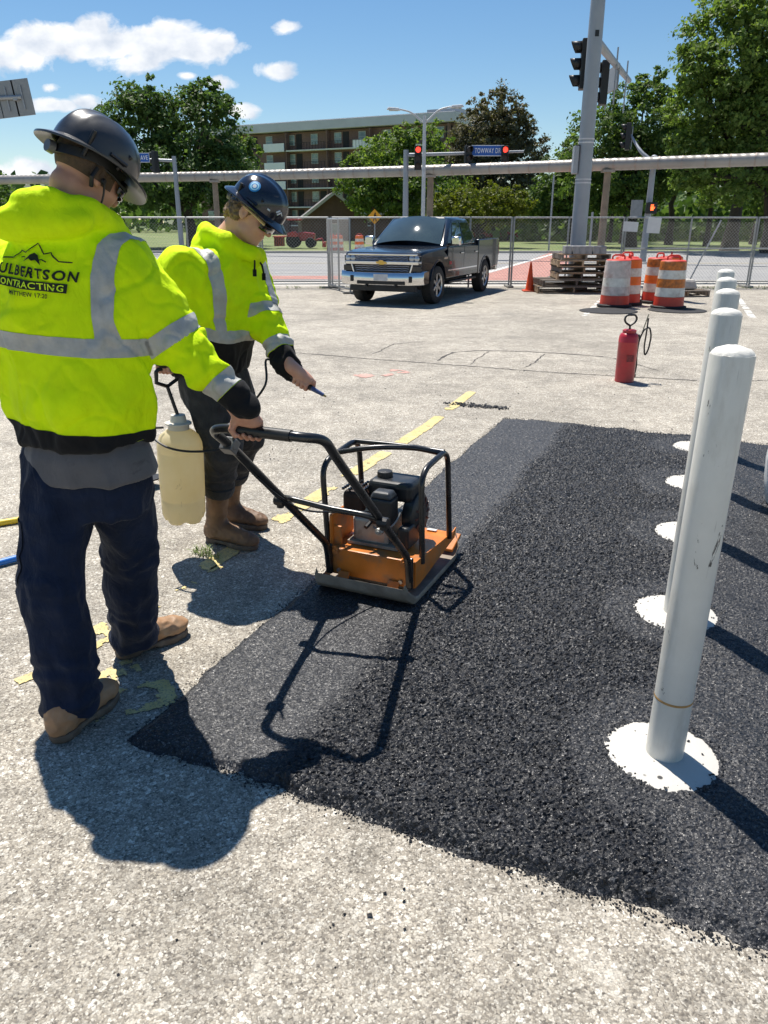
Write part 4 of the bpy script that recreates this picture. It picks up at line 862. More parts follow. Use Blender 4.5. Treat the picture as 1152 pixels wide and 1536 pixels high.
    J, JV, JF = jacket(P, base, st, side, [sh_r, el_r, wr_r], [sh_l, el_l, wr_l], (.106, .085, .058), (.102, .081, .055), hood,
        dict(z=1.185, roll=-.02, pitch=-.42, u=.125, flare=.12, top=1.62, hem=.965, sleeve=[dict(t=(.22, .38), cuff=.41), dict(t=(.275, .455), cuff=.485)]), -.5, .0, (-1.22, 3.38, .86), (-.30, 4.15, 1.66), 9)
    # cords at the collar
    mb = MB(); 
    for (a, b) in (((-.60, 3.665, 1.475), (-.585, 3.64, 1.405)), ((-.585, 3.72, 1.455), (-.552, 3.69, 1.385))):
        a, b = Vector(a) - Vector(base), Vector(b) - Vector(base); mb.tube([a, (a + b) / 2 + Vector((.01, -.01, 0)), b], .0045, 6); mb.tube([b, b + Vector((0, -.004, -.03))], .009, 8)
    mb.build('draw_cord', M_BLACKF, J, smooth=40)
    # jeans with rolled cuffs
    leg_r = [(-.865, 3.675, .88), (-.797, 3.690, .56), (-.860, 3.772, .315)]; leg_l = [(-.785, 3.84, .88), (-.725, 3.905, .56), (-.830, 4.022, .315)]
    pr = [(loft([((-.835, 3.76, .78), .165, .125), ((-.84, 3.76, .88), .185, .140), ((-.845, 3.765, .98), .175, .13)], side), .02)]
    for lg in (leg_r, leg_l): pr += [(rcone(lg[0], lg[1], .112, .092), .03), (rcone(lg[1], lg[2], .088, .074), .03)]
    trousers(P, base, pr, M_DENIM, (-1.1, 3.48, .2), (-.56, 4.18, 1.02), 3, [leg_r, leg_l], [rbox((-.85, 3.9, -.005), (.5, .5, .3), .001)], .8)
    for lg in (leg_r, leg_l):
        c = Vector(lg[2]) - Vector(base); ax = (Vector(lg[1]) - Vector(lg[2])).normalized(); mb = MB(); prof = []
        q = Vector((0, 0, 1)).rotation_difference(ax).to_matrix(); mb.lathe([(.066, -.022), (.082, -.024), (.0865, .0), (.085, .03), (.070, .034)], 28, c + ax * .01, q, caps=False); mb.build('rolled_cuff', M_DENIM, P, smooth=50)
    boot(P, base, (-.965, 3.845), (-.655, 3.690), M_BOOT2, .32, (-.862, 3.776, .32), .049); boot(P, base, (-.945, 4.100), (-.650, 3.985), M_BOOT2, .32, (-.832, 4.026, .32), .049)
    H, L = hat(P, base, C, f, r, u, M_HATB, .024)
    # round blue sticker and white marks on the shell
    def W(a, b, c): return Vector(HP(a, b, c)) - Vector(base)
    bvh = BVHTree.FromPolygons([v.co for v in H.data.vertices], [tuple(p.vertices) for p in H.data.polygons]); cen = W(0, 0, .06)
    def on_hat(nm, d0, ax, rings, m, off):
        d0 = (r * d0[0] + f * d0[1] + u * d0[2]).normalized(); tu = d0.cross(u).normalized(); tv = d0.cross(tu); vv = []; ff = []; n = 28
        for rad in rings:
            for i in range(n): a = 2 * math.pi * i / n; q = cen + d0 * .3 + tu * rad * math.cos(a) + tv * rad * math.sin(a); h = bvh.ray_cast(q, -d0); vv.append(tuple(h[0] + h[1] * off) if h[0] else tuple(q))
        for j in range(len(rings) - 1):
            for i in range(n): ff.append((j * n + i, j * n + (i + 1) % n, (j + 1) * n + (i + 1) % n, (j + 1) * n + i))
        me = bpy.data.meshes.new(nm); me.from_pydata(vv, [], ff); return link(nm, me, m, H)
    BL = mat('sticker_blue', (.02, .23, .55), .4, var=.1); LB = mat('sticker_light_blue', (.35, .68, .86), .4, var=.1); WH = mat('sticker_white', (.72, .74, .76), .4, var=.1); d0 = (.93, -.30, .42)
    on_hat('sticker', d0, 0, (.0195, .026), BL, .0015); on_hat('sticker_ring', d0, 0, (.0135, .0195), LB, .0016); on_hat('sticker_band', d0, 0, (.009, .0135), BL, .0016); on_hat('sticker_centre', d0, 0, (.0002, .009), WH, .0016)
    def mark(dirs, wdt):
        pts = []
        for d in dirs:
            q = (r * d[0] + f * d[1] + u * d[2]).normalized(); h = bvh.ray_cast(cen + q * .4, -q); pts.append(h[0] + h[1] * .001)
        mb = MB(); mb.tube(pts, wdt, 6); mb.build('shell_mark', WH, H)
    mark([(.55, .80, .10), (.45, .86, .22)], .004); mark([(.50, .84, .05), (.38, .90, .18), (.30, .92, .10)], .0035); mark([(.78, .55, .03), (.70, .62, .03)], .004)
    # sunglasses: tan arms, dark wrap lens
    TAN = mat('tan_frame', (.62, .44, .24), .45, var=.1); mb = MB(); vv = []
    for sg in (1, -1):
        a, b, c = W(sg * .088, -.028, .006), W(sg * .086, .03, .006), W(sg * .072, .090, .0)
        mb.tube([a, b, c], [.004, .0055, .0075], 6)
    gl = mb.build('sunglasses', TAN, P, smooth=40)
    vv = [W(.074 * math.cos(a), .074 + .042 * math.sin(a), z - .004) for a in [math.pi * i / 16 for i in range(17)] for z in (-.024, .018)]; mb = MB(); mb.add(vv, [(2 * i, 2 * i + 2, 2 * i + 3, 2 * i + 1) for i in range(16)]); ln = mb.build('lens', M_LENS, gl, smooth=60); sm = ln.modifiers.new('t', 'SOLIDIFY'); sm.thickness = .003
    return wand, wd, hr
WAND, WAND_D, PUMP = worker_spraying()

# ---- the pump sprayer carried by the second worker
def pump_sprayer():
    hr = PUMP; top = Vector((-1.003, 3.60, .70)); ax = Vector((.03, .0, 1)).normalized(); T = thing('pump_sprayer', 'cream translucent plastic pump sprayer tank with black handle, carried by its pump', 'sprayer', (-1.0, 3.60, .20))
    n = NT('cream_polyethylene'); v = n.tc(); a = n.noise(v, 8, 5); st = n.noise(n.map(v, (1, 1, .5)), 14, 7, .7, .5); c = n.mix(n.rng(a.outputs[0], .3, .7), (.86, .75, .47), (.92, .83, .58)); c = n.mix(n.rng(st.outputs[0], .62, .74, 0, .75), c, (.16, .10, .04)); n.set(color=c, rough=.42, spec=.4, sss=.0)
    t = n.N.new('ShaderNodeBsdfTranslucent'); n.L.new(c, t.inputs[0]); mx = n.N.new('ShaderNodeMixShader'); mx.inputs[0].default_value = .5; n.L.new(n.p.outputs[0], mx.inputs[1]); n.L.new(t.outputs[0], mx.inputs[2]); n.L.new(mx.outputs[0], n.out.inputs[0])
    prof = [(.002, .012), (.06, .0), (.095, .012), (.106, .045), (.107, .12), (.1035, .125), (.1035, .132), (.107, .138), (.109, .25), (.110, .36), (.1065, .366), (.1065, .372), (.109, .378), (.107, .41), (.092, .445), (.062, .47), (.048, .476)]
    rot = Vector((0, 0, 1)).rotation_difference(ax).to_matrix(); mb = MB(); mb.lathe(prof, 40, (0, 0, 0), rot)
    # lobed foot
    vv = []
    for p in mb.v:
        ang = math.atan2(p[1], p[0]); k = max(0, 1 - p[2] / .12); rr = 1 - .10 * k * (.5 + .5 * math.cos(5 * ang)) ** 2; vv.append((p[0] * rr, p[1] * rr, p[2] + .014 * k * (.5 + .5 * math.cos(5 * ang)) ** 2 * (1 if p[2] < .05 else .3)))
    mb.v = vv; tk = mb.build('tank', n.m, T, smooth=50)
    WC = mat('white_cap_plastic', (.66, .62, .52), .5, var=.1); mb = MB(); mb.lathe([(.045, .474), (.050, .476), (.050, .50), (.062, .502), (.062, .508), (.040, .512), (.034, .545), (.010, .548)], 28, (0, 0, 0), rot); mb.build('pump_cap', WC, T, smooth=40)
    h0 = hr - Vector(T.location); mb = MB(); mb.tube([rot @ Vector((0, 0, .54)), h0 + Vector((-.0, 0, -.085))], .0085, 10); mb.build('pump_rod', M_PLASTIC, T, smooth=40)
    g = Vector((-.035, -.04, 0)).normalized(); gl = [h0 - g * .052 + Vector((0, 0, -.01)), h0 - g * .056 + Vector((0, 0, -.06)), h0 + Vector((0, 0, -.085)), h0 + g * .056 + Vector((0, 0, -.06)), h0 + g * .052 + Vector((0, 0, -.01)), h0 + g * .04, h0 - g * .04]
    mb = MB(); mb.tube(gl, .010, 8, closed=True); mb.build('pump_handle', M_PLASTIC, T, smooth=40)
    # hose from the neck round to the wand in the other hand
    w0 = WAND - WAND_D * .09; b = Vector(T.location); A = b + Vector((-.05, -.03, .49)); pts = [A, A + Vector((-.05, -.03, .0)), b + Vector((-.085, -.09, .455)), b + Vector((.0, -.14, .42)), b + Vector((.12, -.13, .40)), b + Vector((.26, -.10, .42)), b + Vector((.36, -.07, .58)), b + Vector((.45, -.05, .70)), w0 + Vector((-.09, .03, .055)), w0 + Vector((-.03, .01, .03)), w0]
    P_ = [p - b for p in pts]; sm = []
    for i in range(len(P_) - 1):
        p0 = P_[max(0, i - 1)]; p1 = P_[i]; p2 = P_[i + 1]; p3 = P_[min(len(P_) - 1, i + 2)]
        for k in range(6):
            q = k / 6; sm.append(.5 * ((2 * p1) + (p2 - p0) * q + (2 * p0 - 5 * p1 + 4 * p2 - p3) * q * q + (3 * p1 - p0 - 3 * p2 + p3) * q ** 3))
    sm.append(P_[-1]); mb = MB(); mb.tube(sm, .0055, 8); mb.build('hose', M_PLASTIC, T, smooth=60)
    W0 = thing('spray_wand', 'short spray wand with black grip and blue tip, gripped in the bent worker\'s hand', 'spray wand', tuple(WAND)); mb = MB(); mb.tube([-WAND_D * .09, WAND_D * .055], [.012, .0115], 10); mb.build('grip', M_PLASTIC, W0, smooth=40)
    mb = MB(); mb.tube([WAND_D * .055, WAND_D * .12], [.0115, .008], 10); mb.build('tip', mat('blue_plastic', (.05, .08, .22), .4, var=.1), W0, smooth=40)
    mb = MB(); mb.tube([WAND_D * .12, WAND_D * .135], [.006, .004], 8); mb.build('nozzle', mat('brass', (.5, .36, .14), .35, .9, var=.1), W0, smooth=40)
pump_sprayer()
# ================================================================== PLATE COMPACTOR
def plate_compactor():
    T = thing('plate_compactor', 'orange walk-behind plate compactor with black roll cage and long black handle', 'plate compactor', tuple(MC), math.atan2(-MF.x, MF.y))
    ORG = mat('orange_machine_paint', (.62, .185, .022), .42, var=.14, scale=12, dirt=(.26, .15, .085), dirt_amt=.75, bump=.10, bscale=50); TUBE = mat('black_tube_paint', (.010, .0105, .012), .30, var=.4, scale=15, dirt=(.05, .048, .045), dirt_amt=.5, coat=.2)
    CAST = mat('dusty_cast_iron', (.30, .255, .205), .8, .0, var=.3, scale=12, dirt=(.16, .13, .10), dirt_amt=.6, bump=.4, bscale=60); ALU = mat('dirty_aluminium', (.40, .39, .36), .5, .6, var=.2, scale=20, dirt=(.16, .13, .10), dirt_amt=.6); EBL = mat('engine_black_plastic', (.018, .020, .023), .38, var=.3, scale=14, dirt=(.07, .065, .06), dirt_amt=.35); STEEL = mat('zinc_bolt', (.45, .43, .40), .4, .8, var=.2, scale=60)
    # base plate: curled up at both ends, tapered sides
    prof = [(-.335, .085), (-.325, .045), (-.29, .012), (-.25, 0), (.24, 0), (.30, .025), (.345, .085)]; wd = [.22, .235, .25, .25, .25, .245, .21]; V = []; F = []
    for (y, z), w in zip(prof, wd):
        for x in (-w, -w * .96, w * .96, w): V.append((x, y, z + (.028 if abs(x) == w else 0)))
    th = .014; n = len(V); V += [(x * .985, y, z + th) for x, y, z in V[:n]]
    for j in range(len(prof) - 1):
        for i in range(3): a = j * 4 + i; F += [(a, a + 1, a + 5, a + 4), (n + a, n + a + 4, n + a + 5, n + a + 1)]
    for j in range(len(prof) - 1): a = j * 4; F += [(a, a + 4, n + a + 4, n + a), (a + 3, n + a + 3, n + a + 7, a + 7)]
    for a in (0, (len(prof) - 1) * 4):
        for i in range(3): F.append((a + i, a + i + 1, n + a + i + 1, n + a + i))
    MB().add(V, F).build('base_plate', CAST, T, smooth=35, bevel=.003)
    MB().box((0, -.02, .055), (.36, .34, .07)).build('exciter_housing', CAST, T, bevel=.012)
    mb = MB(); mb.add([(-.22, .27, .035), (.22, .27, .035), (.235, .355, .095), (-.235, .355, .095), (-.22, .265, .05), (.22, .265, .05), (.235, .350, .11), (-.235, .350, .11)], [(3, 2, 1, 0), (4, 5, 6, 7), (0, 1, 5, 4), (1, 2, 6, 5), (2, 3, 7, 6), (3, 0, 4, 7)]); mb.build('front_lip', ORG, T, bevel=.004)
    for x in (-.17, .17): MB().cyl((x, .315, .085), (x, .31, .10), .011, 10).build('lip_bolt', M_PLASTIC, T)
    # deck: folded sheet, rear apron, sloping sides
    dk = MB(); dk.add([(-.215, -.225, .185), (.215, -.225, .185), (.225, .27, .145), (-.225, .27, .145), (-.215, -.225, .177), (.215, -.225, .177), (.225, .27, .137), (-.225, .27, .137)], [(0, 1, 2, 3), (7, 6, 5, 4), (0, 4, 5, 1), (1, 5, 6, 2), (2, 6, 7, 3), (3, 7, 4, 0)]); dk.build('deck', ORG, T, bevel=.003)
    MB().box((0, -.2295, .122), (.43, .007, .128)).build('rear_apron', ORG, T, bevel=.002)
    for sg in (-1, 1):
        mb = MB(); pl = [(-.226, .186), (-.226, .058), (-.16, .058), (.20, .100), (.29, .110), (.31, .158), (.27, .150)]; x0 = sg * .2175; mb.prism(pl, 0, x0 - .0035 + sg * .001, x0 + .0035 + sg * .001); mb.build('side_plate', ORG, T, bevel=.0015)
        MB().add(*(lambda b: (b.v, b.f))(MB().box((sg * .125, -.262, .045), (.055, .008, .085), Matrix.Rotation(R(-32), 3, 'X')))).build('rear_skirt', ORG, T, bevel=.002)
        MB().box((sg * .20, -.243, .135), (.034, .018, .15)).build('handle_bracket', TUBE, T, bevel=.007)
        mb = MB(); mb.cyl((sg * .175, -.233, .178), (sg * .175, -.243, .178), .021, 16); mb.cyl((sg * .175, -.243, .178), (sg * .175, -.249, .178), .009, 8); mb.build('pivot', ORG, T, bevel=.002)
        for (x, z) in ((sg * .155, .082),):
            MB().cyl((x, -.233, z), (x, -.243, z), .010, 6).build('bolt', STEEL, T)
        for y, z in ((-.15, .155), (.19, .148)):
            MB().cyl((sg * .222, y, z), (sg * .232, y, z), .009, 6).build('bolt', STEEL, T)
        for y in (-.14, .17): MB().cyl((sg * .15, y, .075), (sg * .15, y, .135), .030, 14).build('rubber_mount', M_PLASTIC, T)
    # roll cage
    hoopL = fillet([(-.235, -.185, .16), (-.262, -.175, .565), (-.245, .165, .60), (-.232, .19, .155)], .085, 7); hoopR = fillet([(.222, -.15, .15), (.205, -.135, .570), (.215, .165, .60), (.228, .19, .145)], .085, 7)
    for h in (hoopL, hoopR): MB().tube(h, .0135, 12).build('cage_hoop', TUBE, T, smooth=60)
    MB().tube(fillet([(-.256, -.06, .583), (-.08, -.03, .625), (.10, .05, .622), (.212, .10, .594)], .12, 6), .0125, 10).build('cage_crossbar', TUBE, T, smooth=60); MB().tube(fillet([(-.247, .125, .595), (0, .135, .598), (.214, .12, .596)], .1, 4), .0125, 10).build('cage_crossbar', TUBE, T, smooth=60)
    # handle
    hb = fillet([(.20, -.246, .10), (.20, -.262, .215), (.205, -.93, .852), (.20, BAR_Y, BAR_Z), (-.20, BAR_Y, BAR_Z), (-.205, -.95, .862), (-.20, -.262, .215), (-.20, -.246, .10)], .10, 8); hb = fillet([(.20, -.246, .10), (.20, -.262, .215), (.205, -.90, .835), (.205, -.985, .928), (.16, BAR_Y, BAR_Z), (-.13, BAR_Y, BAR_Z), (-.205, -1.03, .925), (-.205, -.93, .845), (-.20, -.262, .215), (-.20, -.246, .10)], .085, 8)
    MB().tube(hb, .0165, 14).build('handle', TUBE, T, smooth=60)
    MB().tube([(-.115, BAR_Y, BAR_Z), (.12, BAR_Y, BAR_Z)], .0195, 16).build('grip_sleeve', M_PLASTIC, T, smooth=60)
    MB().tube(fillet([(-.205, -.60, .545), (-.16, -.625, .555), (0, -.60, .53), (.16, -.595, .525), (.205, -.57, .505)], .05, 5), .0125, 10).build('handle_brace', TUBE, T, smooth=60)
    for x, y, z in ((-.222, -.60, .53), (.222, -.57, .495)):
        mb = MB(); mb.cyl((x - .022, y, z), (x + .022, y, z), .022, 10); mb.cyl((x, y, z - .03), (x, y, z + .012), .016, 8); mb.build('clamp_knob', M_PLASTIC, T, bevel=.003)
    mb = MB(); mb.box((-.208, -.93, .845), (.05, .045, .05), Matrix.Rotation(R(-42), 3, 'X')); mb.cyl((-.235, -.93, .85), (-.18, -.93, .85), .02, 12); mb.tube([(-.19, -.93, .87), (-.16, -.965, .895)], .006, 6); mb.build('throttle_lever', mat('lever_metal', (.18, .18, .18), .4, .6), T, bevel=.003)
    cb = fillet([(-.205, -.93, .83), (-.19, -.75, .64), (-.17, -.52, .46), (-.08, -.30, .40), (.0, -.14, .36), (.03, -.05, .36)], .12, 6); MB().tube(cb, .0045, 6).build('throttle_cable', M_PLASTIC, T, smooth=60)
    pre = set(T.children)
    # engine, its parts as one finds them: crankcase, cylinder, muffler, air cleaner, fuel tank, recoil
    MB().box((-.02, -.02, .275), (.20, .22, .15)).build('crankcase', ALU, T, bevel=.02, segs=3); mb = MB()
    for i in range(6): mb.box((-.02, -.10 + i * .016, .365), (.15, .006, .10), Matrix.Rotation(R(-25), 3, 'X'))
    o = mb.build('cooling_fins', ALU, T); o['kind'] = 'stuff'
    mb = MB(); mb.box((.005, -.02, .215), (.29, .27, .018)); mb.build('engine_mount', CAST, T, bevel=.003)
    MB().box((.045, .055, .475), (.25, .19, .105)).build('fuel_tank', EBL, T, bevel=.030, segs=4); mb = MB(); mb.lathe([(.041, .525), (.041, .545), (.038, .556), (.020, .560), (.001, .560)], 20, (-.015, .045, 0)); mb.build('fuel_cap', M_PLASTIC, T, smooth=40)
    mb = MB(); mb.box((.05, -.115, .405), (.125, .10, .14)); mb.build('air_cleaner', EBL, T, bevel=.014, segs=3); mb = MB(); mb.box((.05, -.115, .492), (.12, .098, .034), None, .72); mb.build('air_cleaner_cover', mat('grey_cleaner_cover', (.045, .048, .052), .35, var=.25, scale=12), T, bevel=.012, segs=3)
    mb = MB(); mb.lathe([(.110, 0), (.118, .02), (.116, .055), (.095, .07), (.03, .075), (.001, .075)], 28, (.125, .05, .345), Matrix.Rotation(R(90), 3, 'Y')); mb.build('fan_shroud', EBL, T, smooth=35)
    mb = MB()
    for k in range(12):
        a = 2 * math.pi * k / 12; mb.box((.196, .05 + .073 * math.cos(a), .345 + .073 * math.sin(a)), (.008, .009, .04), Matrix.Rotation(a + math.pi / 2, 3, 'X'))
    o = mb.build('shroud_slots', mat('recoil_red_brown', (.10, .028, .022), .5), T); o['kind'] = 'stuff'
    MB().box((.165, -.06, .27), (.06, .16, .12)).build('engine_cowl', EBL, T, bevel=.015, segs=3)
    mb = MB(); mb.box((-.125, -.03, .415), (.13, .17, .12)); mb.build('muffler', mat('burnt_muffler', (.035, .022, .018), .65, .4, var=.5, scale=18, dirt=(.12, .05, .03), dirt_amt=.5), T, bevel=.03, segs=3); mb = MB()
    for i in range(7):
        for j in range(4): mb.cyl((-.185 + j * .036, -.10 + i * .024, .476), (-.185 + j * .036, -.10 + i * .024, .488), .008, 6)
    o = mb.build('muffler_guard', TUBE, T); o['kind'] = 'stuff'
    MB().box((-.205, -.085, .285), (.022, .25, .175)).build('belt_guard', ORG, T, bevel=.012); MB().box((-.185, -.19, .255), (.07, .014, .11)).build('guard_bracket', ORG, T, bevel=.004)
    mb = MB(); mb.tube(fillet([(.02, -.175, .33), (.08, -.19, .31), (.135, -.16, .36), (.14, -.11, .40)], .04, 5), .005, 6); mb.build('fuel_line', mat('clear_line', (.25, .25, .24), .3), T, smooth=60)
    mb = MB(); mb.cyl((.07, -.19, .325), (.07, -.225, .325), .020, 10); mb.cyl((.07, -.225, .325), (.07, -.235, .325), .012, 8); mb.build('carburettor', ALU, T, bevel=.003)
    MB().tube([(.0, -.15, .35), (-.01, -.20, .33)], .012, 8).build('spark_plug_boot', M_PLASTIC, T)
    for o in set(T.children) - pre:     # the engine sits low and towards the belt side
        o.scale = (.90, .90, .90); o.location = (-.032, -.004, -.005)
    MB().box((.12, .235, .1545), (.05, .03, .003), Matrix.Rotation(R(-6.3), 3, 'X')).build('data_sticker', mat('sticker_paper', (.7, .68, .64), .5), T)
plate_compactor()

# ================================================================== BOLLARDS
nB = NT('chipped_white_paint'); _v = nB.tc(); _a = nB.noise(_v, 6, 6, .6); _ch = nB.noise(nB.map(_v, (1, 1, .5)), 13, 9, .68, .5); _dt = nB.noise(nB.map(_v, (1, 1, .25)), 7, 7, .7)
_c = nB.mix(nB.rng(_a.outputs[0], .3, .7), (.66, .645, .59), (.75, .735, .68)); _c = nB.mix(nB.rng(_dt.outputs[0], .50, .70, 0, .6), _c, (.44, .40, .33)); _sc = nB.noise(nB.map(_v, (1, 1, .07)), 55, 5, .6); _c = nB.mix(nB.rng(_sc.outputs[0], .66, .72, 0, .6), _c, (.30, .28, .25)); _c = nB.mix(nB.rng(_ch.outputs[0], .632, .645), _c, (.085, .08, .075))
nB.set(color=_c, rough=.38, spec=.5, normal=nB.bump(nB.math('ADD', _ch.outputs[0], nB.math('MULTIPLY', nB.noise(_v, 60, 3).outputs[0], .4)), .12, .004)); M_BOLL = nB.m
nD = NT('spotted_white_footing'); _v = nD.tc(); _s1 = nD.vor(_v, 22); _s2 = nD.noise(_v, 40, 5, .6); _sp = nD.N.new('ShaderNodeSeparateColor'); nD.L.new(_s1.outputs['Color'], _sp.inputs[0])
nD.set(color=nD.mix(nD.math('MULTIPLY', nD.rng(_s1.outputs['Distance'], .22, .14), nD.rng(_sp.outputs[0], .62, .64)), nD.mix(nD.rng(_s2.outputs[0], .62, .72, 0, .5), (.52, .50, .455), (.33, .31, .28)), (.03, .03, .032)), rough=.6, normal=nD.bump(_s2.outputs[0], .4, .004)); M_FOOT = nD.m
def bollard(i, x, y, label):
    g = rs(70 + i); T = thing('bollard', label, 'bollard', (x, y, 0), 0, 'row of white bollards in the fresh asphalt'); T.rotation_euler = (R(-.6), R(1.1), 0); Rb = .0565
    prof = [(Rb, .0), (Rb, .30), (Rb, .80), (Rb, 1.280), (Rb * .985, 1.283), (Rb * .965, 1.2832), (Rb * .92, 1.289), (Rb * .78, 1.2965), (Rb * .5, 1.303), (Rb * .2, 1.306), (.0005, 1.3065)]
    mb = MB(); mb.lathe(prof[:5] , 40, caps=False); mb.build('post', M_BOLL, T, smooth=30)
    mb = MB(); mb.lathe(prof[4:], 40); mb.v = [(a * (1 + .02 * mnoise.noise(Vector((a * 40, b * 40, i)))), b * (1 + .02 * mnoise.noise(Vector((a * 40, b * 40, i + 9)))), c + .0025 * mnoise.noise(Vector((a * 60, b * 60, i)))) for a, b, c in mb.v]; mb.build('cap', mat('white_grout_cap', (.70, .68, .62), .75, var=.12, scale=30, bump=.5, bscale=120), T, smooth=28)
    n = 64; v = [(0, 0, .050)]; f = []
    for k, (rr, z) in enumerate(((.09, .049), (.155, .046), (.178, .040), (.186, .012))):
        for j in range(n): a = 2 * math.pi * j / n; q = rr * (1 + (.018 * math.sin(3 * a + i) + .03 * mnoise.noise(Vector((math.cos(a) * 7, math.sin(a) * 7, i * 3.1)))) * (k >= 2)); v.append((q * math.cos(a), q * math.sin(a), z + .002 * mnoise.noise(Vector((q * 30 * math.cos(a), q * 30 * math.sin(a), i)))))
    for j in range(n): f.append((0, 1 + j, 1 + (j + 1) % n))
    for k in range(3):
        for j in range(n): f.append((1 + k * n + j, 1 + (k + 1) * n + j, 1 + (k + 1) * n + (j + 1) % n, 1 + k * n + (j + 1) % n))
    MB().add(v, f).build('footing', M_FOOT, T, smooth=50)
    if i == 0:
        mb = MB(); mb.v = []; mb.lathe([(Rb + .0004, -.004), (Rb + .0012, 0), (Rb + .0004, .004)], 40, (0, 0, .25), Matrix.Rotation(R(1.0), 3, 'Y'), caps=False); mb.build('rust_line', mat('rust_stain', (.42, .24, .08), .7, var=.4, scale=30), T)
    return T
BL_ = ['white painted bollard nearest the camera, front of the row', 'white bollard second from the front of the row, footing speckled black', 'white bollard third from the front, in the middle of the row', 'white bollard fourth from the front of the row', 'white bollard farthest from the camera at the end of the row']
for i, (x, y) in enumerate(BOLL): bollard(i, x, y, BL_[i])
# crumbs scattered on the footings
_g = rs(5); _P = []; _r = []
for (x, y) in BOLL:
    k = 130; a = _g.uniform(0, 6.28, k); q = .182 * np.sqrt(_g.uniform(.0, 1.0, k) ** .12) * _g.uniform(.955, 1.05, k); q[:26] = .17 * np.sqrt(_g.uniform(.12, .9, 26)); r_ = _g.uniform(.002, .0062, k); _P.append(np.stack([x + q * np.cos(a), y + q * np.sin(a), .046 + r_ * .3], 1)); _r.append(r_)
tag(stones_mesh('footing_crumbs', np.concatenate(_P), np.concatenate(_r), M_CRUMB, 6), 'black asphalt crumbs lying on the white bollard footings', 'gravel')
# white rounded tank at the edge of view
T = thing('water_barrel', 'white rounded plastic barrel at the far right edge beside the bollards', 'barrel', (2.515, 4.28, .02)); MB().lathe([(.20, 0), (.235, .02), (.262, .15), (.272, .28), (.262, .41), (.235, .54), (.20, .56), (.03, .565)], 40).build('shell', mat('white_barrel_plastic', (.74, .75, .75), .35, var=.06, scale=5), T, smooth=50); MB().lathe([(.05, .56), (.05, .585), (.04, .59), (.001, .59)], 20).build('bung', M_PLASTIC, T, smooth=40)

# ================================================================== RED SPRAYER
def red_sprayer():
    b = G(936, 572); T = thing('red_sprayer', 'tall red steel concrete sprayer with black handle and coiled hose on old pavement', 'sprayer', (b.x, b.y, 0), R(15))
    RED = mat('scuffed_red_enamel', (.42, .012, .022), .36, var=.15, scale=10, dirt=(.20, .02, .025), dirt_amt=.5, coat=.3); mb = MB(); mb.lathe([(.098, .0), (.102, .008), (.100, .02), (.102, .12), (.102, .42), (.104, .425), (.102, .43), (.100, .475), (.088, .505), (.066, .52)], 36); mb.build('tank', RED, T, smooth=35)
    MB().lathe([(.068, .516), (.072, .52), (.072, .545), (.05, .553), (.015, .556)], 28).build('lid', RED, T, smooth=35); MB().box((-.02, -.1025, .26), (.085, .003, .07)).build('label_plate', mat('dark_label', (.20, .015, .02), .5, var=.5, scale=60), T)
    mb = MB(); mb.tube([(0, 0, .55), (0, 0, .60)], .011, 10); mb.tube(fillet([(-.0, 0, .59), (-.055, 0, .62), (-.075, 0, .66), (-.05, 0, .70), (.05, 0, .70), (.075, 0, .66), (.055, 0, .62), (0, 0, .59)], .03, 4), .011, 8); mb.build('pump_handle', M_PLASTIC, T, smooth=60)
    mb = MB(); mb.box((.112, 0, .055), (.03, .03, .04)); 
    for z in (.12, .20, .30, .38): mb.box((.108, 0, z), (.022, .02, .02))
    mb.box((.11, 0, .47), (.03, .03, .05)); mb.build('valve', M_PLASTIC, T, bevel=.004)
    pts = [(.115, 0, .06), (.125, -.01, .15), (.118, 0, .30), (.13, 0, .45), (.17, -.01, .55), (.225, -.02, .57), (.25, -.03, .48), (.235, -.03, .34), (.205, -.02, .26), (.19, -.01, .36), (.20, -.01, .52), (.21, .0, .66)]
    MB().tube(fillet(pts, .06, 5), .0085, 8).build('hose', M_PLASTIC, T, smooth=60)
    MB().tube([(.14, .01, .44), (.215, .01, .70)], .006, 6).build('lance', mat('lance_brass', (.35, .30, .2), .4, .7), T)
red_sprayer()

# ================================================================== HOSES, SHOVEL AT THE SIDE
def rope(name, pts, r, m, label, cat='hose'):
    o = MB().tube(fillet(pts, .3, 6), r, 12).build(name, m, None, smooth=60); return tag(o, label, cat)
rope('yellow_pole', [(-2.9, 3.62, .02), (-2.05, 4.10, .02), (-1.90, 4.20, .02)], .018, mat('yellow_fibreglass', (.72, .50, .03), .4, var=.1, dirt=(.3, .2, .05)), 'yellow fibreglass tool pole lying on the pavement behind the left worker', 'pole')
T = thing('blue_pole', 'blue and black tool pole lying on the pavement beside the left worker', 'pole', (-1.95, 3.45, .022)); MB().tube([(.17, .16, 0), (.02, .02, 0)], .017, 12).build('handle', mat('blue_fibreglass', (.02, .17, .60), .4, var=.1), T, smooth=60); MB().tube([(.02, .02, 0), (-.55, -.50, 0)], .0195, 12).build('sleeve', mat('grey_black_rubber', (.05, .055, .06), .5), T, smooth=60)
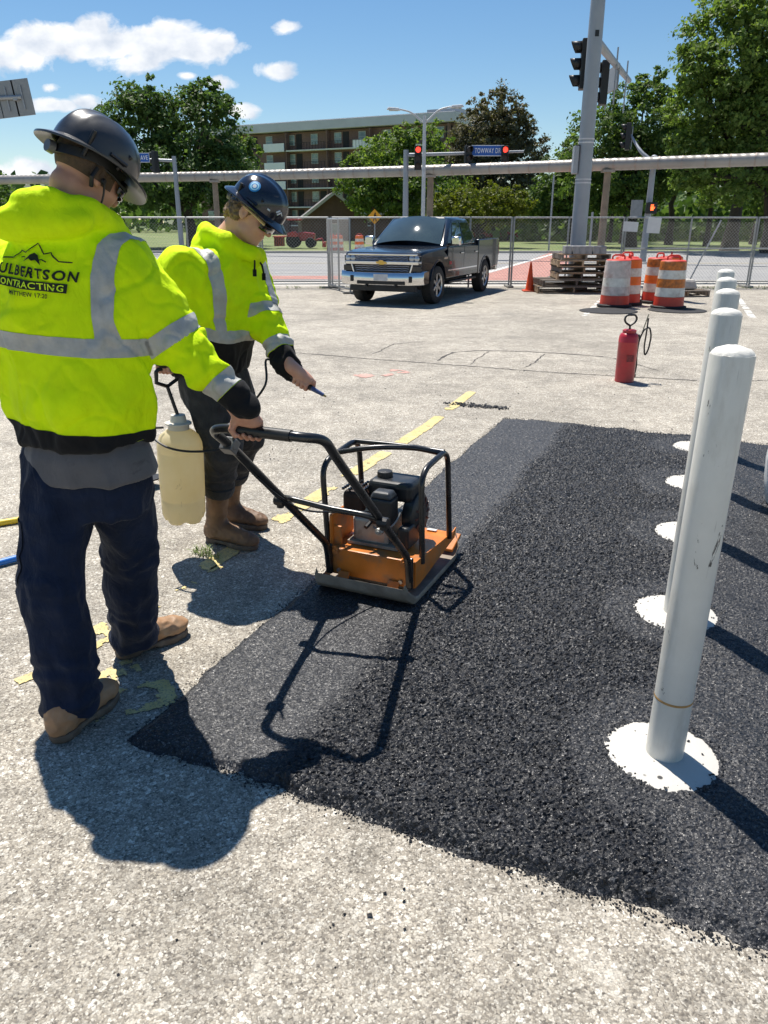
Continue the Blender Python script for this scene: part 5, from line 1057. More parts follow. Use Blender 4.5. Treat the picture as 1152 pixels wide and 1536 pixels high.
T = thing('shovel', 'black steel shovel blade lying on the pavement behind the navy trousers', 'shovel', (-1.60, 4.72, .03), R(10)); mb = MB(); mb.add([(-.14, -.10, 0), (.05, -.11, .03), (.22, 0, .045), (.05, .11, .03), (-.14, .10, 0), (-.14, -.10, -.01), (.05, -.11, .018), (.22, 0, .035), (.05, .11, .018), (-.14, .10, -.01)], [(0, 1, 2, 3, 4), (9, 8, 7, 6, 5), (0, 5, 6, 1), (1, 6, 7, 2), (2, 7, 8, 3), (3, 8, 9, 4), (4, 9, 5, 0)]); mb.build('blade', mat('black_steel', (.016, .016, .017), .5, .3), T, bevel=.003); MB().tube([(-.13, 0, 0), (-.42, .03, .0)], .016, 10).build('shaft', mat('wood_shaft', (.30, .19, .09), .6), T, smooth=60)
# ================================================================== PICKUP TRUCK
def pickup():
    H = Vector((-.402, -.916)).normalized(); fa = Vector((.30, 17.22)); T = thing('pickup_truck', 'dark navy crew-cab pickup truck with chrome grille and bumper parked before the fence', 'pickup truck', (fa.x, fa.y, 0), math.atan2(-H.x, H.y)); T.scale = (.93, .93, .93)
    PAINT = mat('dark_navy_car_paint', (.006, .009, .015), .20, .0, var=.12, scale=2, coat=.45, rvar=.04); CH = mat('chrome', (.70, .70, .71), .14, 1., var=.05, scale=3, rvar=.04); BK = mat('black_trim', (.011, .011, .012), .55, var=.2); GL = mat('tinted_car_glass', (.020, .028, .028), .03, 0, var=.1, scale=2, coat=1., rvar=.01, spec=1.); TY = mat('tyre_rubber', (.016, .016, .016), .8, var=.25, scale=20, dirt=(.06, .055, .05), dirt_amt=.4); RIM = mat('alloy_rim', (.44, .44, .45), .3, .85, var=.1); LAMP = mat('lamp_glass', (.42, .45, .48), .08, .5, var=.2, scale=6, coat=1.); RED = mat('red_lamp', (.30, .01, .01), .2, coat=.6)
    def A(c, z0): a = math.asin((z0 - .42) / .5); return [(c + .5 * math.cos(math.pi - a - (math.pi - 2 * a) * i / 14), .42 + .5 * math.sin(math.pi - a - (math.pi - 2 * a) * i / 14)) for i in range(15)]
    front = [(-2.96, 1.245), (-2.96, .50)] + [(-.60, .50)] + A(0, .52) + [(.60, .56), (.84, .60), (.90, .80), (.89, 1.06), (.83, 1.125), (.55, 1.165), (-.10, 1.20), (-.62, 1.225)]
    mb = MB(); mb.prism(front, 0, -.995, .995); V = []
    for (x, y, z) in mb.v:      # nose narrows, flanks lean in a little towards the belt
        k = 1 - .085 * max(0, (y - .1) / .8) ** 2 - .025 * max(0, (z - .95) / .3); V.append((x * k, y, z))
    mb.v = V; body = mb.build('body', PAINT, T, bevel=.045, segs=3, smooth=35)
    MB().box((0, -.05, .60), (1.5, 1.3, .5)).build('engine_bay', BK, T); MB().box((0, -1.5, .47), (1.5, 2.6, .12)).build('underbody', BK, T)
    bed = [(-2.99, 1.335), (-2.99, .50), (-3.13, .50)] + [(p[0], p[1]) for p in reversed(A(-3.645, .52))][0:0] + [(a, b) for a, b in reversed(A(-3.645, .52))] + [(-4.20, .60), (-4.80, .63), (-4.86, .72), (-4.87, 1.30), (-4.82, 1.345)]
    for sg in (-1, 1):
        mb = MB(); mb.prism(bed, 0, sg * .905, sg * .992); mb.build('bed_side', PAINT, T, bevel=.022, segs=3, smooth=35)
    MB().box((0, -4.83, .98), (1.80, .07, .66)).build('tailgate', PAINT, T, bevel=.02); MB().box((0, -3.92, .78), (1.80, 1.78, .10)).build('bed_floor', BK, T); MB().box((0, -3.0, 1.08), (1.80, .05, .50)).build('bed_front_wall', BK, T)
    MB().box((0, -4.98, .60), (1.86, .16, .20)).build('rear_bumper', CH, T, bevel=.03)
    for sg in (-1, 1): MB().box((sg * .945, -4.865, 1.08), (.10, .03, .36)).build('tail_light', RED, T, bevel=.01)
    # cab: frustum with rounded edges, glass set a few millimetres proud
    b = [(-.955, -.50, 1.205), (.955, -.50, 1.205), (.955, -2.945, 1.225), (-.955, -2.945, 1.225)]; t = [(-.745, -1.40, 1.835), (.745, -1.40, 1.835), (.735, -2.66, 1.84), (-.735, -2.66, 1.84)]
    cab = MB(); cab.add(b + t, [(3, 2, 1, 0), (4, 5, 6, 7), (0, 1, 5, 4), (1, 2, 6, 5), (2, 3, 7, 6), (3, 0, 4, 7)]); cab.build('cab', PAINT, T, bevel=.075, segs=4, smooth=40)
    MB().box((0, -2.03, 1.838), (1.25, 1.15, .05), None, .9).build('roof', PAINT, T, bevel=.02, segs=3, smooth=40); mb = MB(); mb.box((0, -1.9, 1.885), (.05, .12, .05), None, .4); mb.build('roof_antenna', BK, T, bevel=.01)
    def pane(nm, q, out, m=GL):
        q = [Vector(p) for p in q]; n = (q[1] - q[0]).cross(q[3] - q[0]).normalized(); n = n if n.dot(Vector(out)) > 0 else -n; mb = MB(); a = [p + n * .012 for p in q]; bb = [p - n * .02 for p in q]; mb.add(a + bb, [(0, 1, 2, 3), (7, 6, 5, 4), (0, 4, 5, 1), (1, 5, 6, 2), (2, 6, 7, 3), (3, 7, 4, 0)]); return mb.build(nm, m, T, bevel=.008)
    def L3(a, b_, k): return Vector(a).lerp(Vector(b_), k)
    fb, ft = (L3(b[0], b[1], .06), L3(b[0], b[1], .94)), (L3(t[0], t[1], .07), L3(t[0], t[1], .93)); wq = [fb[0].lerp(ft[0], .08), fb[1].lerp(ft[1], .08), fb[1].lerp(ft[1], .93), fb[0].lerp(ft[0], .93)]; wn = (wq[1] - wq[0]).cross(wq[3] - wq[0]).normalized(); wn = wn if wn.y > 0 else -wn; nu = 16; wv = [wq[0].lerp(wq[1], i / nu).lerp(wq[3].lerp(wq[2], i / nu), j / 8) + wn * (.012 + .10 * (1 - (2 * i / nu - 1) ** 2) + .03 * (1 - (j / 4 - 1) ** 2)) for j in range(9) for i in range(nu + 1)]; mb = MB(); mb.add(wv, [(j * (nu + 1) + i, j * (nu + 1) + i + 1, (j + 1) * (nu + 1) + i + 1, (j + 1) * (nu + 1) + i) for j in range(8) for i in range(nu)]); mb.build('windshield', mat('green_windshield', (.045, .066, .064), .03, 0, var=.25, scale=1.5, coat=1., rvar=.01, spec=1.), T, smooth=60)
    pane('rear_window', [L3(L3(b[3], b[2], k), L3(t[3], t[2], k), h) for k, h in ((.1, .12), (.9, .12), (.88, .88), (.12, .88))], (0, -1, .1))
    for sg, (B0, B1, T0, T1) in ((-1, (b[0], b[3], t[0], t[3])), (1, (b[1], b[2], t[1], t[2]))):
        def S(k, h): return L3(L3(B0, B1, k), L3(T0, T1, k), h)
        pane('side_window', [S(.175, .06), S(.535, .06), S(.44, .86), S(.10, .86)], (sg, 0, .3)); pane('side_window', [S(.565, .06), S(.915, .06), S(.90, .86), S(.475, .86)], (sg, 0, .3))
    for sg in (-1, 1):
        x = sg * .985
        for y0, y1 in ((-.62, -1.80), (-1.82, -2.93)):      # shut lines and handles of the doors
            d = MB(); d.prism([(y0, 1.20), (y0 + .02, .60), (y0 - .05, .54), (y1 + .02, .54), (y1, .60), (y1, 1.20)], 0, x - sg * .01, x + sg * .006); dd = d.build('door', PAINT, T, bevel=.006, smooth=35)
            hd = MB(); hd.box((x + sg * .022, y1 + .17, 1.06), (.025, .20, .035)); hd.build('door_handle', CH, dd, bevel=.01)
        MB().box((x + sg * .010, -1.75, .70), (.012, 2.2, .035)).build('side_moulding', CH, T, bevel=.004); MB().box((sg * .93, -1.75, .43), (.16, 2.1, .05)).build('running_board', BK, T, bevel=.015)
        mr = MB(); mr.box((sg * 1.10, -.86, 1.34), (.23, .12, .20)); m_ = mr.build('wing_mirror', CH, T, bevel=.035, segs=3, smooth=40); MB().box((sg * .98, -.84, 1.27), (.10, .05, .05)).build('mirror_arm', BK, m_)
        MB().box((x + sg * .009, -.48, .98), (.008, .22, .05)).build('fender_badge', CH, T, bevel=.003)
        MB().box((x + sg * .010, -3.35 + 2.55, .86), (.008, .16, .07)).build('door_decal', mat('red_decal', (.35, .03, .03), .5), T)
        for c, nm in ((0, 'arch_trim'), (-3.645, 'arch_trim')):
            pts = [(x - sg * .0, c + .515 * math.cos(a), .42 + .515 * math.sin(a)) for a in [R(14 + 152 * i / 16) for i in range(17)]]; MB().tube(pts, .022, 6).build(nm, PAINT, T, smooth=60)
        for c in (0, -3.645):
            W = bpy.data.objects.new('wheel', None); COL.objects.link(W); W.parent = T; W.location = (sg * .86, c, .415); rot = Matrix.Rotation(R(90 * sg), 3, 'Y')
            if c == 0: W.rotation_euler = (0, 0, R(-3))
            MB().lathe([(.26, -.13), (.36, -.135), (.405, -.11), (.415, -.06), (.416, 0), (.415, .06), (.405, .11), (.36, .135), (.26, .13), (.25, .0)], 36, (0, 0, 0), rot, caps=False).build('tyre', TY, W, smooth=35)
            mb = MB(); mb.lathe([(.265, .125), (.255, .115), (.24, .05), (.20, .02), (.001, .02)], 32, (0, 0, 0), rot, caps=False); mb.build('rim', mat('dark_wheel_well', (.04, .04, .042), .5, .5), W, smooth=35)
            mb = MB()
            for k in range(6):
                a = math.pi * k / 3; mb.add(*(lambda q: (q.v, q.f))(MB().box((0, 0, 0), (.04, .065, .20))))
                o0 = len(mb.v) - 8
                for i in range(8): p = Vector(mb.v[o0 + i]); p = Matrix.Rotation(a, 3, 'X') @ (p + Vector((sg * .085, 0, .14))); mb.v[o0 + i] = tuple(p)
            mb.cyl((sg * .06, 0, 0), (sg * .12, 0, 0), .055, 16); mb.lathe([(.232, .10), (.262, .13), (.268, .115), (.24, .095)], 32, (0, 0, 0), rot, caps=False); mb.build('spokes', RIM, W, bevel=.006)
    # nose
    MB().box((0, .885, .89), (1.42, .06, .39)).build('grille_opening', BK, T, bevel=.01)
    MB().box((0, .925, .915), (1.74, .05, .075)).build('grille_bar', CH, T, bevel=.015); MB().box((0, .895, 1.082), (1.66, .06, .045)).build('grille_crown', CH, T, bevel=.012)
    for sg in (-1, 1):
        MB().box((sg * .70, .925, .80), (.035, .04, .18), Matrix.Rotation(R(sg * 18), 3, 'Y')).build('grille_frame', CH, T, bevel=.008)
        for z in (.985, 1.035): pass
        hl = MB().box((sg * .765, .855, 1.005), (.30, .10, .115)).build('headlight', BK, T, bevel=.012); 
        for k in (0, 1): MB().lathe([(.055, 0), (.062, .02), (.04, .04), (.001, .045)], 16, (sg * (.70 + .12 * k), .900, 1.005), Matrix.Rotation(R(-90), 3, 'X')).build('lamp', LAMP, hl, smooth=40)
        MB().box((sg * .77, .870, .925), (.28, .10, .05)).build('indicator', LAMP, T, bevel=.01); MB().box((sg * .80, .905, .80), (.26, .05, .12)).build('grille_wing', PAINT, T, bevel=.012)
    for z, w in ((.975, 1.24), (1.005, 1.26), (1.04, 1.24), (.755, 1.26), (.80, 1.28), (.845, 1.30)):
        mb = MB(); N_ = 16
        pts = [(-w / 2 + w * i / N_, .925, z + (.007 if i % 2 else -.007)) for i in range(N_ + 1)]; mb.tube(pts, .0085, 6); mb.build('grille_slat', CH, T, smooth=60)
    GOLD = mat('gold_emblem', (.72, .45, .09), .35, .4, var=.1); em = MB(); bt = [(-.15, .0), (-.11, .048), (-.05, .048), (-.045, .062), (.065, .062), (.05, .048), (.15, .048), (.11, 0), (.15 - .04, 0), (.05 + .02, -.0)]
    bt = [(-.135, -.018), (-.105, .030), (-.052, .030), (-.046, .050), (.058, .050), (.052, .030), (.135, .030), (.105, -.018), (.046, -.018), (.040, -.038), (-.064, -.038), (-.058, -.018)]; em.prism([(a, c + .912) for a, c in bt], 1, .948, .968); em.build('front_emblem', GOLD, T, bevel=.004)
    mb = MB(); sec = [(.60, .45), (.96, .43), (1.0, .50), (.995, .64), (.965, .71), (.60, .72)]; xs = [-.99, -.90, -.70, -.35, 0, .35, .70, .90, .99]; V = []; F = []
    for x in xs:
        k = 1 - .16 * (abs(x) / .99) ** 4; lift = .03 * (abs(x) / .99) ** 4
        for (y, z) in sec: V.append((x, .60 + (y - .60) * k, z + lift))
    m_ = len(sec)
    for i in range(len(xs) - 1):
        for j in range(m_): j2 = (j + 1) % m_; F.append((i * m_ + j, i * m_ + j2, (i + 1) * m_ + j2, (i + 1) * m_ + j))
    F += [tuple(range(m_)), tuple((len(xs) - 1) * m_ + j for j in range(m_ - 1, -1, -1))]; MB().add(V, F).build('front_bumper', CH, T, bevel=.012, smooth=40)
    for sg in (-1, 1): MB().box((sg * .70, .985, .58), (.075, .035, .13)).build('fog_lamp', BK, T, bevel=.01); MB().box((sg * .35, .985, .43), (.06, .06, .05)).build('tow_hook', BK, T, bevel=.01)
    MB().box((0, .84, .40), (1.6, .18, .18), None, .95).build('air_dam', BK, T, bevel=.02); MB().box((0, .988, .50), (1.15, .035, .075)).build('bumper_intake', BK, T, bevel=.01); MB().box((0, .985, .61), (.34, .03, .14)).build('number_plate', mat('plate_white', (.55, .56, .58), .5), T, bevel=.005)
pickup()
# ================================================================== YARD: cone, pallets, drums, fence
def traffic_cone():
    b = G(794, 437); T = thing('traffic_cone', 'plain orange traffic cone standing by the fence beside the pallets', 'traffic cone', (b.x, b.y, 0)); O = mat('cone_orange', (.72, .075, .012), .5, var=.15, scale=8, dirt=(.35, .06, .02), dirt_amt=.4)
    MB().lathe([(.115, .03), (.105, .05), (.024, .68), (.020, .70), (.015, .70)], 24).build('cone', O, T, smooth=40); MB().box((0, 0, .018), (.34, .34, .035)).build('base', O, T, bevel=.012)
traffic_cone()
WOODS = [mat('grey_weathered_wood', (.22, .185, .15), .85, var=.3, scale=9, bump=.3, bscale=50), mat('brown_weathered_wood', (.27, .19, .12), .85, var=.3, scale=9, bump=.3, bscale=50), mat('dark_wet_wood', (.10, .08, .065), .85, var=.3, scale=9), mat('new_pine_wood', (.44, .31, .19), .8, var=.2, scale=9)]
def pallet(loc, rz, w, d, label, woods, seed, slats=7, h=.145):
    T = thing('pallet', label, 'pallet', loc, rz, 'stacked timber pallets'); g = rs(seed); cache = {}
    for i in range(slats):
        for z, nm in ((h - .011, 'top_slat'), (.011, 'bottom_slat')):
            if nm == 'bottom_slat' and i % 3: continue
            y = -d / 2 + .05 + (d - .1) * i / (slats - 1); MB().box((g.uniform(-.012, .012), y, z), (w, .095 + g.uniform(-.012, .006), .021)).build(nm, woods[g.randint(len(woods))], T)
    for x in (-w / 2 + .03, 0, w / 2 - .03):
        MB().box((x, 0, h / 2), (.045, d, h - .046)).build('stringer', woods[g.randint(len(woods))], T)
    return T
a = G(806, 440); z = 0
for i, (x, w, y, d, rz, nm, wd) in enumerate([(4.62, 1.78, 19.98, 1.15, 0, 'long grey timber pallet at the bottom of the stack', WOODS[:2]), (4.66, 1.66, 20.0, 1.15, 2, 'dark timber pallet second from the bottom of the stack', [WOODS[0], WOODS[2]]),
        (4.83, 1.22, 20.02, 1.0, -2, 'brown timber pallet in the middle of the stack', WOODS[1:4]), (4.85, 1.20, 20.02, 1.0, 1, 'timber pallet third from the top of the stack', WOODS[:3]), (4.82, 1.22, 20.0, 1.0, -1, 'timber pallet second from the top of the stack', WOODS[1:4]), (4.86, 1.20, 20.0, 1.0, 2, 'topmost timber pallet under the grey concrete blocks', WOODS[:2])]):
    h = (.16, .15, .15, .14, .15, .14)[i]; pallet((x, y, z + .001), R(rz), w, d, nm, wd, 30 + i, 7, h); z += h + .003
CB = mat('grey_concrete_block', (.30, .30, .30), .9, var=.2, scale=12, bump=.5, bscale=70)
for k in range(6):
    x = 4.44 + k * .165; T = tag(None, None) if False else None; mb = MB(); mb.box((0, 0, .09), (.155, .39, .18)); o = mb.build('concrete_block', CB, None, bevel=.008, loc=(x, 19.70, z + .002), rot=(0, 0, R((-2, 3, 0, -3, 2, 1)[k]))); tag(o, 'grey concrete block on the pallet stack, %s in the row' % ('leftmost', 'second from its left', 'third from its left', 'third from its right', 'second from its right', 'rightmost')[k], 'block', 'concrete blocks on the pallets')
pallet((6.95, 18.9, .001), R(8), 1.1, 1.0, 'low timber pallet half hidden behind the right orange drums', WOODS[:3], 44); o = MB().box((0, 0, .12), (.7, .6, .22), Matrix.Rotation(R(6), 3, 'Z'), .8).build('sack_pile', mat('pale_paper_sack', (.45, .42, .38), .8, var=.2, bump=.4, bscale=14, bdist=.03), None, bevel=.06, loc=(6.95, 18.85, .15)); tag(o, 'pale lumpy sack on the low pallet behind the drums', 'sack')
# ---- traffic drums
DR_O = mat('drum_orange', (.70, .115, .012), .5, var=.2, scale=6, dirt=(.30, .08, .02), dirt_amt=.6); DR_R = mat('drum_red_plastic', (.58, .05, .028), .45, var=.15, scale=6); DR_W = mat('drum_white_sheeting', (.70, .68, .62), .5, var=.15, scale=8, dirt=(.40, .30, .22), dirt_amt=.6); DR_AM = mat('drum_amber_sheeting', (.52, .15, .018), .45, var=.45, scale=12, dirt=(.16, .06, .02), dirt_amt=.7); DR_PK = mat('drum_faded_pink_sheeting', (.60, .52, .48), .55, var=.2, scale=9, dirt=(.36, .16, .12), dirt_amt=.55); DR_OR2 = mat('drum_bright_orange_sheeting', (.85, .17, .02), .45, var=.12, scale=9)
def drum(x, y, rz, bands, base_col, label, tilt=0):
    T = thing('traffic_drum', label, 'traffic drum', (x, y, 0), rz, 'orange and white traffic drums'); T.rotation_euler = (tilt, 0, rz)
    MB().lathe([(.30, .0), (.34, .012), (.345, .05), (.30, .065)], 28).build('rubber_base', mat('drum_rubber_base', (.018, .018, .019), .8), T, smooth=30)
    r0, r1 = .295, .245; H = .92
    def rad(z): return r0 + (r1 - r0) * (z / H)
    zs = [.05, .24, .41, .575, .74, .90]
    MB().lathe([(rad(.05), .05), (rad(.24), .235)], 32, caps=False).build('lower_body', base_col, T, smooth=30)
    for i, m in enumerate(bands):
        z0, z1 = zs[i + 1], zs[i + 2]; MB().lathe([(rad(z0) - .010, z0 - .006), (rad(z0), z0 + .004), (rad(z1), z1 - .004), (rad(z1) - .010, z1 + .006)], 32, caps=False).build('stripe', m, T, smooth=30)
    MB().lathe([(r1 - .008, .895), (r1 - .004, .91), (r1 - .03, .925), (.0005, .93)], 32).build('top', base_col, T, smooth=40)
    MB().tube(fillet([(-.13, 0, .92), (-.13, 0, .985), (-.09, 0, 1.01), (.09, 0, 1.01), (.13, 0, .985), (.13, 0, .92)], .03, 3), .018, 8).build('handle', DR_R, T, smooth=50)
drum(4.70, 16.20, R(10), [DR_PK, DR_W, DR_PK, DR_PK], DR_R, 'faded traffic drum with dirty white and pink bands, nearest the pallets')
drum(5.06, 16.65, R(80), [DR_W, DR_OR2, DR_W, DR_OR2], DR_R, 'bright orange drum right behind the faded pink one')
drum(5.28, 17.55, R(20), [DR_W, DR_OR2, DR_W, DR_OR2], DR_R, 'orange drum at the back, beside the pallet stack')
drum(5.70, 15.90, R(5), [DR_W, DR_AM, DR_W, DR_AM], DR_R, 'amber and white striped drum in front of the right-hand pair')
drum(5.82, 17.05, R(40), [DR_W, DR_OR2, DR_W, DR_AM], DR_R, 'orange drum behind the amber striped one'); drum(6.30, 17.75, R(70), [DR_W, DR_OR2, DR_W, DR_OR2], DR_R, 'orange drum farthest back on the right, mostly hidden')
for (px, py, px2, py2) in ((876, 468, 960, 470), (985, 464, 1062, 472)):
    c = (G(px, py) + G(px2, py2)) / 2; o = MB().lathe([(.55, 0), (.55, .012), (.50, .02), (.01, .02)], 24).build('rubber_mat', mat('drum_rubber_base', (.018, .018, .019), .8), None, loc=(c.x, c.y + .25, .001)); tag(o, 'flat black rubber ring on the pavement under the %s drums' % ('faded pink' if px < 900 else 'amber striped'), 'rubber mat')
def wheel_stop(x, y, ln, label):
    mb = MB(); mb.prism([(-.08, 0), (.08, 0), (.055, .13), (-.055, .13)], 0, -ln / 2, ln / 2); o = mb.build('wheel_stop', mat('old_concrete', (.36, .34, .30), .9, var=.2, scale=6, bump=.4), None, bevel=.012, loc=(x, y, .001)); tag(o, label, 'wheel stop')
wheel_stop(10.0, 18.6, 2.0, 'weathered concrete wheel stop by the fence at the right edge')
# ---- chain-link fence panels
GALV = mat('galvanised_pipe', (.36, .37, .37), .45, .55, var=.15, scale=12); WIRE = mat('chain_link_wire', (.25, .255, .255), .5, .4, var=.2, scale=30)
def chain_mesh(w, z0, z1, pitch=.085, r=.0026):
    """diagonal wires of a diamond mesh, three-sided rods"""
    V = []; F = []; h = z1 - z0; n = int((w + h) / pitch)
    for sgn in (1, -1):
        for i in range(n + 1):
            x0 = -h + i * pitch; a = (x0, 0.); b = (x0 + h, h)
            t0 = max(0, -x0); t1 = min(h, w - x0)
            if t1 - t0 < .02: continue
            p = (x0 + t0, t0); q = (x0 + t1, t1)
            if sgn < 0: p = (w - p[0], p[1]); q = (w - q[0], q[1])
            o = len(V); yo = .0026 * sgn
            for (x, z) in (p, q): V += [(x, yo - r, z0 + z), (x, yo + r * .8, z0 + z + r), (x, yo + r * .8, z0 + z - r)]
            F += [(o, o + 1, o + 4, o + 3), (o + 1, o + 2, o + 5, o + 4), (o + 2, o, o + 3, o + 5)]
    return V, F
def fence_panel(x0, y0, x1, y1, label, mids=1, rail=False, H=1.74, group='chain-link fence panels round the yard'):
    w = math.hypot(x1 - x0, y1 - y0); T = thing('chain_link_fence', label, 'fence', (x0, y0, 0), math.atan2(y1 - y0, x1 - x0), group)
    for x in [.03 + (w - .06) * i / (mids + 1) for i in range(mids + 2)]: MB().cyl((x, 0, .0), (x, 0, H + .02), .024, 8).build('post', GALV, T, smooth=50)
    for z in [.10, H] + ([.98] if rail else []): MB().cyl((.03, 0, z), (w - .03, 0, z), .020, 8).build('rail', GALV, T, smooth=50)
    V, F = chain_mesh(w - .06, .10, H); V = [(a + .03, b - .03, c) for a, b, c in V]; me = bpy.data.meshes.new('wire_mesh'); me.from_pydata(V, [], F); o = link('wire_mesh', me, WIRE, T); o['kind'] = 'stuff'
    for x in (.03, w - .03): MB().box((x, .12, .03), (.10, .62, .05)).build('foot', mat('fence_foot_block', (.30, .29, .27), .9), T, bevel=.01)
    return T
FY = 21.2
def fx(px): return (px - 576) / 1154. * (FY * .9363 + 1.6 * .3513 - .0)
edges = [-420, -220, -20, 180, 395, 497, 640, 765, 928, 1123, 1330]
lab = ['outermost chain-link panel on the left side of the yard', 'chain-link panel left of the frame edge', 'chain-link panel behind the left worker\'s back', 'chain-link panel behind the two workers', 'chain-link panel beside the bent worker\'s face, road behind', 'chain-link panel behind the truck\'s hood', 'chain-link panel behind the truck\'s cab', 'chain-link panel behind the orange cone and pallets', 'chain-link panel with mid rail behind the orange drums', 'chain-link panel at the right edge behind the wheel stop']
for i in range(4, len(edges) - 1): fence_panel(fx(edges[i]), FY + (.0, .08)[i % 2], fx(edges[i + 1]), FY + (.0, .08)[(i + 1) % 2], lab[i], 1 if i not in (4, 5) else 0, i >= 8)
for i in (2, 3): fence_panel(fx(edges[i]), FY, fx(edges[i + 1]), FY, lab[i], 1)
q0 = G(497, 436); q1 = G(541, 447); fence_panel(-1.46, 21.05, -.80, 19.3, 'chain-link gate panel swung open towards the truck\'s front', 1, False, 1.70)
def fence_sign(px, py, w, h, label):
    p = D(px, py, FY - .06); T = tag(MB().box((0, 0, 0), (w, .006, h), Matrix.Rotation(R(3), 3, 'Y')).build('fence_sign', mat('white_sign_board', (.70, .70, .70), .5, var=.06), None, loc=p), label, 'sign')
fence_sign(946, 340, .38, .24, 'small blank white board hung on the fence, left of two'); fence_sign(981, 338, .34, .38, 'tall blank white board hung on the fence, right of two')
p0, p1 = D(1042, 366, FY + .3), D(1082, 330, FY + .3); o = MB().cyl((p0.x, p0.y, p0.z - .9), p1, .022, 8).build('fence_brace', GALV); tag(o, 'slanting galvanised brace pole behind the right fence panel', 'brace')
grass('fence_weeds', [((x, 21.05 + .2 * math.sin(x * 5), 0), .35, 60, .09) for x in np.arange(7.2, 12, .5)] + [((x, 21.0, 0), .2, 22, .12) for x in np.arange(-3.2, 3.2, .8)] + [((3.85, 20.2, 0), .1, 40, .16)], 'straggling weeds along the foot of the fence', 3)
# ================================================================== BEYOND THE FENCE
def m_leaf(name, a, b, c, trans=.35):
    n = NT(name); ri = n.N.new('ShaderNodeNewGeometry').outputs['Random Per Island']; col = n.ramp(ri, [(0, a), (.5, b), (1, c)]); n.set(color=col, rough=.55, spec=.3)
    t = n.N.new('ShaderNodeBsdfTranslucent'); n.L.new(n.mix(1., col, (1.15, 1.25, .6), 'MULTIPLY'), t.inputs[0]); mx = n.N.new('ShaderNodeMixShader'); mx.inputs[0].default_value = trans; n.L.new(n.p.outputs[0], mx.inputs[1]); n.L.new(t.outputs[0], mx.inputs[2]); n.L.new(mx.outputs[0], n.out.inputs[0]); return n.m
LEAF = dict(dark=m_leaf('dark_leaves', (.050, .090, .026), (.085, .148, .042), (.14, .21, .064), .40), mid=m_leaf('mid_green_leaves', (.058, .100, .028), (.098, .160, .042), (.20, .27, .08), .45), light=m_leaf('light_green_leaves', (.078, .128, .030), (.135, .205, .045), (.25, .33, .085), .48),
            pine=m_leaf('olive_brown_needles', (.088, .076, .042), (.130, .115, .062), (.185, .165, .09), .25), yell=m_leaf('yellow_green_leaves', (.080, .105, .014), (.14, .165, .022), (.22, .235, .035), .38), red=m_leaf('red_flowers', (.26, .012, .018), (.48, .025, .035), (.65, .06, .07), .25))
BARK = mat('tree_bark', (.05, .04, .032), .9, var=.35, scale=6, bump=.6, bscale=20, bdist=.03)
def tree(name, label, cat, gx, gy, blobs, leaf, nleaf, size, trunk=.3, seed=0, group=None, clump=.16, branch=True, gaps=.0):
    """blobs: (centre, radii) of the crown's lobes; leaf clumps sit through the outer part of each lobe"""
    g = rs(seed); T = thing(name, label, cat, (gx, gy, 0), 0, group); base = np.array([gx, gy, 0.]); vol = np.array([b[1][0] * b[1][2] for b in blobs]); vol = vol / vol.sum(); V = []; mbT = MB()
    Cs = []; Rd = []; Nn = []
    for b, w in zip(blobs, vol):
        c, r = np.array(b[0], float), np.array(b[1], float); k = max(6, int(w * nleaf / 46)); d = g.normal(size=(k, 3)); d /= np.linalg.norm(d, axis=1)[:, None]; q = g.uniform(.12, 1, (k, 1)) ** .38
        Cs.append(c + d * r * q * g.uniform(.86, 1.12, (k, 1))); Rd.append(np.full(k, clump * (r[0] * r[2]) ** .5) * g.uniform(.6, 1.35, k)); Nn.append(d)
    Cs = np.concatenate(Cs); Rd = np.concatenate(Rd); Nn = np.concatenate(Nn); per = max(8, nleaf // len(Cs)); k = len(Cs) * per
    off = g.normal(0, .55, (len(Cs), per, 3)) * Rd[:, None, None] * np.array([1, 1, .62]); P = (Cs[:, None] + off).reshape(-1, 3); nd = np.repeat(Nn, per, 0) * .55 + g.normal(0, .6, (k, 3)) + np.array([0, 0, .35]); nd /= np.linalg.norm(nd, axis=1)[:, None]
    keep = P[:, 2] > .15; P, nd = P[keep], nd[keep]; k = len(P); t = np.cross(nd, g.normal(size=(k, 3))); t /= np.maximum(np.linalg.norm(t, axis=1), 1e-6)[:, None]; u = np.cross(nd, t); s = size * (.45 + 1.1 * g.uniform(0, 1, (k, 1)) ** 1.6); a = t * s; bb = u * s * g.uniform(.45, .8, (k, 1))
    Q = np.stack([P - a, P - bb + nd * s * .12, P + a, P + bb + nd * s * .12], 1).reshape(-1, 3) - base; F = np.arange(4 * k).reshape(-1, 4); np_mesh('crown', Q, F, leaf, T, smooth=False)
    top = np.mean([b[0] for b in blobs], 0); hh = max(top[2], 1.); n = 6; pts = []; rr = []
    for i in range(n + 1): z = i / n; pts.append((g.normal(0, .05) * i * .5 + (top[0] - gx) * z ** 1.5 * .6, (top[1] - gy) * z ** 1.5 * .6, hh * z * 1.05 - .05)); rr.append(trunk * (1.25 if i == 0 else 1) * (1 - .72 * z))
    mbT.tube(pts, rr, 9); mbT.build('trunk', BARK, T, smooth=60)
    if branch:
        for j in range(min(len(blobs) * 3, 14)):
            b = blobs[j % len(blobs)]; c, r = np.array(b[0]), np.array(b[1]); e = c + np.clip(g.normal(size=3), -1.2, 1.2) * r * .33 - base; z0 = g.uniform(.35, .8); i0 = min(n - 1, int(z0 * n)); s0 = Vector(pts[i0]); e = Vector(e); m_ = s0.lerp(e, .5) + Vector((0, 0, -.04 * (e - s0).length)); MB().tube([s0, m_, e], [trunk * .42, trunk * .26, trunk * .07], 6).build('limb', BARK, T, smooth=60)
    return T
